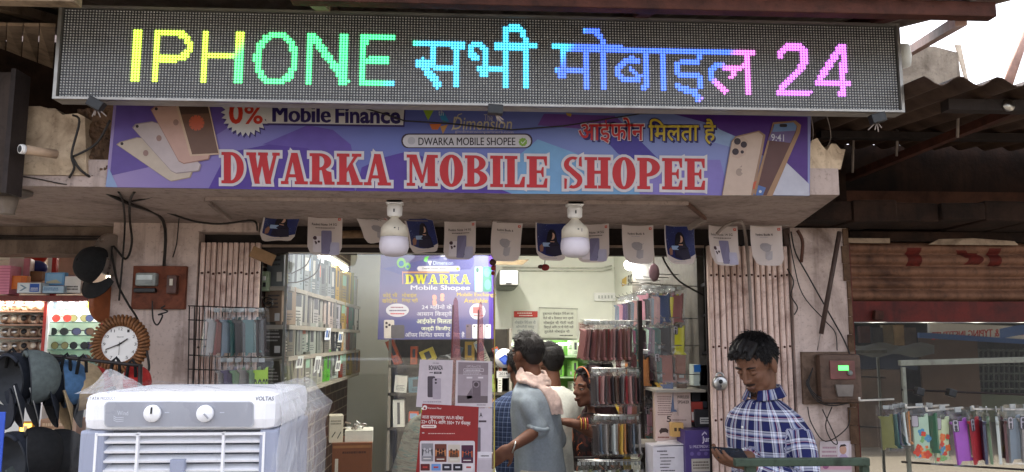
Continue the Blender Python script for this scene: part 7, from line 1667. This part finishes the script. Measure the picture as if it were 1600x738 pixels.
def person(label, hc, az, pitch, baz, skin, hair, shirt, pants, arms, sleeve=1.0, lean=(0, 0), voxel=.009, style='short', floor=.15, wide=1.0, wr=(.004, 14, (1, 1, .5)), face=True, roll=0.0, hems=-.72, group=None):
    hc = Vector(hc); q = thing('person', label, 'person', (hc.x+lean[0], hc.y+lean[1], floor), group)
    fb = Vector((math.sin(baz), math.cos(baz), 0)); sb_ = Zv.cross(fb); ax = head_axes(az, pitch, roll); mb = MB(); sk = skin
    P, Mx = head(mb, hc, ax, sk, .93)
    nb = hc - ax[0]*.03 - fb*.02 - Zv*.142; H = hc.z-floor
    def lvl(dz): k = min(1, max(0, (-dz-.17)/.5)); return Vector((nb.x+lean[0]*k, nb.y+lean[1]*k, hc.z+dz))
    limb(mb, [(P(-.028, 0, -.055), .049), (nb+Zv*.02, .049), (nb-Zv*.05, .060)], sk)
    T = [(-.165, .06, .06), (-.20, .12, .075), (-.235, .155, .088), (-.33, .160, .105), (-.45, .155, .105), (-.56, .145, .10), (-.66, .16, .108), (-.76, .165, .11)]
    loft(mb, [(lvl(dz), sb_, w_*.93*wide, fb, d_*.9) for dz, w_, d_ in T], sk)
    shs = {}
    for sd, sg in (('L', 1), ('R', -1)):
        sh_ = lvl(-.232)+sb_*(.172*wide*sg); shs[sd] = sh_
        if sd in arms:
            el, wrp, hd = arms[sd]; el, wrp = Vector(el), Vector(wrp)
            limb(mb, [(sh_-sb_*(.05 if sd == 'L' else -.05)-Zv*.012, .034), (sh_.lerp(el, .25)-sb_*(.012 if sd == 'L' else -.012), .034), (sh_.lerp(el, .55), .036), (el, .034), (el.lerp(wrp, .35), .036), (wrp, .025)], sk)
            if hd: hand(mb, wrp, hd[0], hd[1], sk, hd[2], 1.0, hd[3])
    hip = lvl(-.76)
    for sg in (-1, 1):
        a = hip+sb_*.085*sg; k = a+Zv*-(H-.78)*.48+fb*.02; e = Vector((a.x, a.y, floor+.06))+sb_*.02*sg; limb(mb, [(a, .08), (k, .052), (e, .036)], sk); limb(mb, [(e-Zv*.025-fb*.02, .034), (e-Zv*.035+fb*.15, .024)], sk)
    organic(mb, 'body', q, sk, voxel)
    mb = MB()
    loft(mb, [(lvl(dz), sb_, (w_+.012)*wide, fb, d_+.016) for dz, w_, d_ in T if dz >= hems-.05 and dz < -.17] , shirt) if False else loft(mb, [(lvl(dz)+fb*.004, sb_, (w_+g)*wide, fb, d_+g+.006) for dz, w_, d_, g in ((-.145, .060, .060, .010), (-.172, .108, .075, .012), (-.205, .162, .092, .012), (-.25, .186, .103, .014), (-.33, .174, .115, .018), (-.45, .158, .108, .026), (-.56, .15, .104, .03), (-.66, .163, .11, .026), (hems, .168, .113, .026))], shirt)
    for sd in arms:
        el, wrp, hd = arms[sd]; el, wrp = Vector(el), Vector(wrp); sh_ = shs[sd]
        sh2 = sh_-sb_*(.034 if sd == 'L' else -.034)-Zv*.010; pts = [(sh2, .050), (sh_.lerp(el, .2)-sb_*(.008 if sd == 'L' else -.008), .051), (sh_.lerp(el, .5), .053), (sh_.lerp(el, .75), .050)]
        if sleeve >= 1: pts += [(el, .048), (el.lerp(wrp, .45), .046), (el.lerp(wrp, .88), .036)]
        elif sleeve > .5: pts += [(el.lerp(sh_, .12), .052), (el.lerp(sh_, .02), .054)]
        limb(mb, pts, shirt)
    so = organic(mb, 'shirt', q, shirt, max(voxel, .007), 9, wr)
    if shirt.name.endswith('plaid') or shirt.name.endswith('check'):               # thread directions: round and along the trunk, round and along each sleeve
        off = wloc(q); wv = []
        for v_ in so.data.vertices:
            p = v_.co+off; ax_ = lvl(p.z-hc.z); dx_, dy_ = (p-ax_).dot(sb_), (p-ax_).dot(fb); best = None
            for sd in arms:
                el, wrp = Vector(arms[sd][0]), Vector(arms[sd][1]); acc = 0
                for a_, b_ in ((shs[sd], el), (el, wrp)):
                    ab = b_-a_; t_ = max(0, min(1, (p-a_).dot(ab)/ab.length_squared)); dd = (p-a_-ab*t_)
                    if best is None or dd.length < best[0]:
                        sx_ = ab.normalized().cross(Vector((.3, .9, .1))).normalized(); sy_ = ab.normalized().cross(sx_); best = (dd.length, math.atan2(dd.dot(sy_), dd.dot(sx_))*.055, acc+t_*ab.length)
                    acc += ab.length
            if best and best[0] < .066 and best[2] > .03 and (dx_/(.165*wide))**2+(dy_/.125)**2 > .95: wv += [best[1], 0, best[2]+.013]
            else: wv += [math.atan2(dy_, dx_)*.17 if True else 0, 0, p.z]
        at_ = so.data.attributes.new('weave', 'FLOAT_VECTOR', 'POINT'); at_.data.foreach_set('vector', wv)
    mb = MB(); loft(mb, [(hip+Zv*.14, sb_, .17, fb, .118), (hip, sb_, .176, fb, .122), (hip-Zv*.05, sb_, .17, fb, .115)], pants)
    for sg in (-1, 1):
        a = hip+sb_*.085*sg; k = a+Zv*-(H-.78)*.48+fb*.02; e = Vector((a.x, a.y, floor+.07))+sb_*.02*sg; limb(mb, [(a-Zv*.02, .095), (k, .07), (e, .058)], pants)
    organic(mb, 'trousers', q, pants, .012, 4)
    # hair
    if style:
        mb = MB(); rg_ = random.Random(int(hc.x*1000)); E_ = lambda a, b, c, r: mb.ball(P(a, b, c), r, hair, Mx, 14, 10)
        E_(-.024, 0, .036, (.095, .076, .084)); E_(-.062, 0, -.005, (.048, .064, .066)); E_(-.026, .065, .034, (.043, .012, .036)); E_(-.026, -.065, .034, (.043, .012, .036))
        n = 0 if style == 'quiff' else 10
        for k in range(n):
            th = rg_.uniform(0, 1.25); ph = rg_.uniform(0, 6.283); r_ = 1.0; a = -.02+.105*math.sin(th)*math.cos(ph); b = .086*math.sin(th)*math.sin(ph); c = .044+.088*math.cos(th)
            if a > .055 and c < .085: continue
            g_ = rg_.uniform(.008, .016); mb.tube([P(a*.9, b*.9, c*.92), P(a+.012, b*1.02, c+g_*.4), P(a+.034, b*1.05, c+g_*.2)], [.012, .010, .004], hair, 6)
        if style == 'quiff':
            for k in range(90):
                b = rg_.uniform(-.062, .062); c = .092+rg_.uniform(-.006, .03)-.25*abs(b); mb.tube([P(.02, b*.9, c+.012), P(.066, b, c+.006), P(.090+rg_.uniform(0, .014), b*1.05, c-.004-rg_.uniform(0, .014))], [.009, .0065, .0015], hair, 5)
        organic(mb, 'hair', q, hair, .0045 if style == 'quiff' else .006, 2)
        mb = MB()
        for k in range(STRANDS if style == 'quiff' else STRANDS//2):
            th = rg_.uniform(0, 1.95); ph = rg_.uniform(0, 6.283); o3 = Vector((math.sin(th)*math.cos(ph), math.sin(th)*math.sin(ph), math.cos(th))); p0 = Vector((-.024+.098*o3.x, .081*o3.y, .038+.087*o3.z))
            if p0.x > .035 and p0.z < .062 or p0.z < -.035 or (p0.x > -.045 and p0.z < .022): continue
            comb = Vector((.8, rg_.uniform(-.5, .5), -.1)) if th < .9 else Vector((rg_.uniform(-.2, .3), rg_.uniform(-.2, .2), -.9)); L = rg_.uniform(.018, .042)*(1 if th < 1 else .55); up_ = rg_.uniform(.10, .42)*(1 if th < 1.1 else .45)
            d0 = (o3*up_+comb*.7+Vector((rg_.uniform(-.2, .2), rg_.uniform(-.2, .2), rg_.uniform(-.2, .2)))).normalized(); p1 = p0+o3*.004+d0*L*.5; p2 = p1+(d0+Vector((0, 0, -.35))).normalized()*L*.5
            mb.tube([P(*(p0-o3*.003)), P(*p1), P(*p2)], [.0016, .0013, .0003], hair, 4, True, False)
        mb.build('hair_strands', q)
    if face:
        for sg in (-1, 1):
            mb = MB(); mb.ball(P(.0735, sg*.031, .001), (.0125, .0145, .0105), mat('eye_white', '#b5a89c', .2, .03), Mx, 12, 8); ey = mb.build('eye', q); mb = MB(); mb.ball(P(.0835, sg*.031, -.002), (.004, .006, .006), BLACK, Mx, 10, 6); mb.build('pupil', ey)
            mb = MB(); mb.ball(P(.0755, sg*.031, .0055 if pitch < .3 else .0015), (.0135, .0160, .0078 if pitch < .3 else .0105), sk, Mx, 12, 8); mb.build('eyelid', q)
            mb = MB(); mb.tube([P(.088, sg*.014, .024), P(.089, sg*.032, .030), P(.076, sg*.052, .025)], [.003, .004, .002], hair, 6); mb.build('eyebrow', q)
        mb = MB(); mb.tube([P(.088, -.023, -.0655), P(.0985, -.008, -.063), P(.0985, .008, -.063), P(.088, .023, -.0655)], [.003, .006, .006, .003], mat('lip_'+sk.name, tuple(x*y for x, y in zip(skc.get(sk.name, (.2, .1, .08)), (.72, .60, .62))), .4), 8)
        mb.tube([P(.088, -.021, -.067), P(.0965, -.007, -.0715), P(.0965, .007, -.0715), P(.088, .021, -.067)], [.003, .006, .006, .003], mat('lip_'+sk.name, (.1, .05, .05)), 8); mb.build('mouth', q)
    return q, P, Mx, fb, sb_, shs, nb
skc = {'skin_tan': srgb('#6f4e3c'), 'skin_brown': srgb('#684637'), 'skin_deep': srgb('#6a4230')}
ST, SB, SD = skin_mat('skin_tan', '#6f4e3c'), skin_mat('skin_brown', '#684637'), skin_mat('skin_deep', '#6a4230')
HB = hair_mat('black_hair', (.006, .005, .005)); HG = hair_mat('soft_black_hair', (.012, .010, .010))
def plaid(name, rz, size, cols, lines):
    m, t = base(name, .9, 0, .15); v = t.new('ShaderNodeAttribute', attribute_name='weave').outputs['Vector']; sp = t.new('ShaderNodeSeparateXYZ'); t.link(v, sp.inputs[0])
    def band(sock, off): 
        fr = t.math('FRACT', t.math('MULTIPLY_ADD', sock, 1/size, off)); return t.ramp(fr, lines, 'CONSTANT')
    a, b = band(sp.outputs[0], .1), band(sp.outputs[2], .35)
    weave = t.math('GREATER_THAN', t.math('FRACT', t.math('MULTIPLY', t.math('ADD', sp.outputs[0], sp.outputs[2]), 260)), .5)
    cc = t.mix(.5, a, b); cc = t.mix(t.math('MULTIPLY', t.noise(v, 40, 3), .25), cc, cols)
    t.link(cc, t.b.inputs['Base Color']); t.bump(t.noise(v, 220, 3), .2, .002); return m
PW_ = srgb('#d9dbe6'); PN = srgb('#1f2350'); PR = srgb('#9c2436'); PBk = srgb('#14152a'); PL = srgb('#8f9ac0')
PLAID = plaid('navy_plaid', -.72, .080, srgb('#3a3d60'), [(0, PN), (.30, PBk), (.33, PW_), (.43, PN), (.46, PW_), (.50, PR), (.53, PN), (.60, PL), (.66, PW_), (.76, PN), (.79, PW_), (.86, PBk), (.89, PN)])
JEANS = cloth('dark_jeans', '#262a36'); KHAKI = cloth('pale_trousers', '#a8a294'); BLKT = cloth('black_trousers', '#1d1c20')

# the young man in plaid looking at his phone
hc = at(1181, 568, 3.22); wl = at(1162, 722, 3.00); wrr = at(1154, 716, 3.09)
q, P, Mx, fb, sbv, shs, nb = person('young man in a navy plaid shirt looking down at the phone in his hands', hc, R(-126), R(30), R(-122), ST, HB, PLAID, JEANS,
    {'L': (at(1264, 765, 3.03), wl+Vector((.035, .0, -.012)), ((-1, -.1, .12), (.05, .35, .9), .55, 1)), 'R': (at(1176, 765, 3.36), wrr+Vector((.03, .02, .0)), ((-1, -.25, .05), (.1, -.3, .9), .65, -1))},
    1.0, (.06, .06), .0042, 'quiff', 0.1, .92, (.006, 11, (1, 1, .55)))
def collar(q, nb, fb, sb_, m, r0=.062, r1=.088, h0=.035, h1=-.012, gap=.35, up=0.0):
    mb = MB(); n = 28; rows = [[], [], [], []]
    for i in range(n+1):
        a = gap+(2*math.pi-2*gap)*i/n; d = fb*math.cos(a)+sb_*math.sin(a); e = 1+.30*math.exp(-((min(a, 2*math.pi-a)-gap)/.35)**2); bk_ = .012*math.cos(a)
        rows[0].append(nb+d*(r0+.002)+Zv*(h0-.03-bk_)); rows[1].append(nb+d*r0+Zv*(h0-bk_)); rows[2].append(nb+d*(r0+.008)+Zv*(h0+.001-bk_)); rows[3].append(nb+d*r1*(.92+.08*e)+Zv*(h1*e-bk_))
    mb.sheet(rows, m); o = mb.build('collar', q); wa = o.data.attributes.new('weave', 'FLOAT_VECTOR', 'POINT'); wa.data.foreach_set('vector', [x for i_ in range(4) for k_ in range(n+1) for x in (k_*.013, 0, i_*.016+.02)]); sol = o.modifiers.new('thick', 'SOLIDIFY'); sol.thickness = .003; return o
collar(q, nb, fb, sbv, PLAID, .060, .088, .030, -.008, .32)
mb = MB(); f0 = nb+fb*.118-Zv*.05
mb.sheet([[nb+fb*(.075+.055*min(1, k/5))+sbv*(-.014+.028*i)-Zv*(.03+.062*k)+fb*.008 for i in range(2)] for k in range(9)], PLAID); o = mb.build('placket', q); wa = o.data.attributes.new('weave', 'FLOAT_VECTOR', 'POINT'); wa.data.foreach_set('vector', [x for k_ in range(9) for i_ in range(2) for x in (.02+.028*i_, 0, .06*k_)])
mb = MB()
for k in range(3): mb.lathe([(.005, 0), (.005, .002), (0, .002)], nb+fb*(.140)-Zv*(.12+.085*k), WHITE, fb, 10)
mb.build('button', q)
mb = MB(); mb.tube([nb+Vector((math.cos(a)*.06*.95, math.sin(a)*.06*.95, -.0)) + Zv*.012*math.sin(a) for a in [2*math.pi*k/24 for k in range(25)]], .002, mat('dark_thread', '#3a2018', .7), 5); mb.build('neck_thread', q)
ph = thing('mobile_phone', 'dark mobile phone held in the hands of the man in plaid', 'mobile phone', at(1126, 714, 2.60)); mb = MB(); mb.box((0, 0, 0), (.125, .066, .009), BLACK, None, .004); mb.build('body', ph, local=True)
mb = MB(); mb.box((0, 0, .0052), (.114, .058, .001), mat('phone_screen', '#2a3038', .08)); mb.build('screen', ph, local=True); ph.rotation_euler = (.5, .10, .15); ph.location = at(1141, 709, 3.03)

mb = MB()
for k in range(34):
    b = -.026+.052*k/33; mb.tube([P(.097-abs(b)*.35, b, -.0475), P(.1005-abs(b)*.35, b*1.08, -.0535)], [.0011, .0004], HB, 4)
for k in range(60):
    b = random.uniform(-.020, .020); c = random.uniform(-.088, -.112); mb.tube([P(.088-abs(b)*.5+(c+.1)*.3, b, c), P(.091-abs(b)*.5+(c+.1)*.3, b, c-.007)], [.0012, .0003], HB, 4)
mb.build('moustache', q)
# customer in grey-blue, seen from behind, with a pink scarf
GREYS = cloth('grey_blue_cloth', '#89929a', 80); SCARF = cloth('pink_scarf_cloth', '#d0b6ac', 120)
hc = at(823, 553, 4.60)
el = at(842, 671, 4.42); wr_ = at(799, 699, 4.30)
q, P, Mx, fb, sbv, shs, nb = person('man in a grey blue shirt with a pink scarf, turned towards the counter', hc, R(-38), R(4), R(-62), SB, HG, GREYS, KHAKI,
    {'L': (el, wr_, ((-.8, -.1, -.55), (.3, .6, .1), .55, 1)), 'R': (at(872, 690, 4.8), at(852, 730, 4.7), ((-.6, .2, -.4), (0, .6, .5), .5, -1))}, .7, (.04, -.02), .008, 'short', .15, .80, (.007, 11, (1, 1, .5)), True, 0, -.86)
mb = MB(); pts = []
for k in range(25):
    a = 2*math.pi*k/24; pts.append(nb+fb*(.075*math.cos(a))+sbv*(.088*math.sin(a))+Zv*(.012+.022*math.cos(a+.4)+.006*math.sin(5*a)))
mb.tube(pts, [.016+.004*math.sin(7*k) for k in range(25)], SCARF, 10); mb.tube([p+Zv*.022-(p-nb)*.12 for p in pts], .014, SCARF, 10); mb.tube([p-Zv*.020+(p-nb)*.16 for p in pts], .014, SCARF, 10)
t0 = [at(850, 606, 4.47), at(862, 618, 4.46), at(868, 632, 4.45), at(872, 648, 4.45)]
for o_ in (-.022, 0, .022): mb.tube([p+Vector((o_, .0, 0)) for p in t0], [.017, .019, .019, .012], SCARF, 8)
organic(mb, 'scarf', q, SCARF, .006, 3, (.006, 34, (1, 1, .35)))
mb = MB(); c = wr_; mb.tube([c+Vector((.010*math.cos(a)+.012, .03*math.sin(a), .030*math.cos(a))) for a in [2*math.pi*k/16 for k in range(17)]], .004, STEEL, 6); mb.build('bracelet', q)
mb = MB(); mb.tube([P(.088, .058, .004), P(.04, .081, .006), P(-.005, .083, .008)], .002, BLACK, 5); mb.tube([P(.095+.002*math.sin(a), .034+.02*math.cos(a), .0+.016*math.sin(a)) for a in [2*math.pi*k/14 for k in range(15)]], .0018, BLACK, 5); mb.build('spectacles', q)
mb = MB(); c = el.lerp(shs['L'], .05); mb.tube([c+sbv*.052*math.cos(a)+fb*.05*math.sin(a)+Zv*.01*math.sin(a) for a in [2*math.pi*k/18 for k in range(19)]], .013, GREYS, 8); mb.build('rolled_cuff', q)

# man in white behind him
WHT = cloth('white_shirt_cloth', '#d5d6cd', 70)
person('man in a white shirt facing the counter, dark hair seen from behind', at(859, 566, 5.10), R(-20), R(8), R(-12), SB, HB, WHT, KHAKI, {'R': (at(915, 668, 5.05), at(884, 690, 5.3), None), 'L': (at(820, 668, 5.2), at(822, 690, 5.38), None)}, 1.0, (.02, 0), .010, 'short', .15, .98, (.005, 12, (1, 1, .5)), False, 0, -.95)
# woman in a dark sari with an orange pattern
m, t = base('sari_print', .8, 0, .2); v = t.coord(); n_ = t.noise(v, 11, 2, .5, 1.5); t.link(t.mix(t.ramp(n_, [(.60, 0), (.62, 1)]), t.mix(t.ramp(t.noise(v, 30, 3), [(.5, 0), (.56, 1)]), srgb('#1a1416'), srgb('#3a1c18')), srgb('#9a5230')), t.b.inputs['Base Color']); SARI = m
hc = at(919, 606, 4.78)
q, P, Mx, fb, sbv, shs, nb = person('woman in a black and orange sari with her hair covered, beside the hanging phone cases', hc, R(-118), R(2), R(-110), SB, HB, SARI, SARI, {'R': (at(938, 674, 4.88), at(890, 660, 4.80), ((-1, .1, .1), (0, -.2, .9), .5, -1)), 'L': (at(936, 680, 4.62), at(897, 662, 4.56), ((-1, .2, .1), (0, .2, .9), .5, 1))}, .6, (.03, 0), .008, 'short', .15, .92, (.005, 12, (1, 1, .5)), True, 0, -.9)
mb = MB(); E_ = lambda a, b, c, r: mb.ball(P(a, b, c), r, SARI, Mx, 16, 10)
E_(-.035, 0, .042, (.102, .092, .094)); E_(-.075, 0, -.06, (.055, .085, .11)); mb.tube([P(-.08, .03, -.1), P(-.10, .06, -.2), P(-.09, .10, -.34)], [.07, .075, .06], SARI); mb.tube([P(-.08, -.03, -.1), P(-.08, -.08, -.2), P(-.02, -.12, -.32)], [.06, .07, .06], SARI)
organic(mb, 'head_cloth', q, cloth('dark_maroon_cloth', '#2c1a1c'), .007, 3, (.004, 20, (1, 1, .5)))
mb = MB(); mb.tube([P(.045, .082*math.sin(a), .045+.088*math.cos(a)) for a in [-1.7+.17*k for k in range(21)]], .0045, mat('orange_hem', '#a8603a', .7), 6); mb.build('cloth_hem', q)
mb = MB(); mb.ball(P(.0885, 0, .03), (.002, .004, .004), mat('bindi_red', '#8a1418', .5), Mx, 8, 6); mb.build('forehead_mark', q)
mb = MB(); c = Vector(at(899, 662, 4.56))+Vector((.03, -.005, 0))
for k in range(4): mb.tube([c+Vector((.012*k, .03*math.cos(a), .03*math.sin(a))) for a in [2*math.pi*i/16 for i in range(17)]], .003, mat('bangle_red' if k % 2 else 'bangle_gold', '#a0342c' if k % 2 else '#c8a04a', .3), 5)
mb.build('bangle', q)
# the person behind the cases, only hair and forehead showing
person('person whose dark hair shows above the woman, half hidden by the hanging cases', at(938, 586, 5.35), R(-150), R(18), R(-150), SB, HB, cloth('mustard_cloth', '#b89a2c'), BLKT, {}, 1.0, (0, 0), .011, 'short', .15)
# shopkeeper and a customer in dark checks
CHK = plaid('dark_check', .4, .03, srgb('#3a4458'), [(0, srgb('#26304c')), (.55, srgb('#7a86a0')), (.65, srgb('#26304c')), (.85, srgb('#141a2c'))])
person('shopkeeper in a white shirt behind the pale counter', at(768, 578, 6.15), R(150), R(12), R(160), SD, HB, WHT, BLKT, {'L': (at(790, 645, 6.1), at(775, 661, 5.84), ((-.6, -.6, -.1), (0, 0, -1), .3, 1)), 'R': (at(750, 650, 6.1), at(757, 661, 5.84), ((.5, -.7, -.1), (0, 0, -1), .3, -1))}, .6, (0, 0), .010, 'short', .15)
person('customer in a dark blue check shirt mostly hidden behind the man in grey', at(810, 574, 5.2), R(-20), R(10), R(-10), SB, HB, CHK, BLKT, {'L': (at(790, 672, 5.15), at(784, 690, 5.3), ((-.3, .9, 0), (0, 0, -1), .4, 1))}, 1.0, (-.02, 0), .011, 'short', .15, 1, (.004, 14, (1, 1, .5)), False)
m, t = base('streaky_shirt', .85, 0, .2); v = t.coord((1, 1, 9), rot=(.0, .35, 0)); t.link(t.ramp(t.noise(v, 7, 4, .6), [(.3, srgb('#4a4a44')), (.5, srgb('#8a8a7e')), (.62, srgb('#5f7a74')), (.75, srgb('#b5b2a4'))]), t.b.inputs['Base Color'])
person('customer in a streaky grey shirt bending behind the papers on the glass', at(702, 592, 4.35), R(60), R(35), R(50), SB, HB, m, JEANS, {'L': (at(640, 690, 4.42), at(690, 700, 4.6), None), 'R': (at(690, 690, 4.3), at(710, 705, 4.5), None)}, 1.0, (-.17, .0), .010, 'short', .15, 1.0, (.006, 13, (1, 1, .5)), False, 0, -.80)
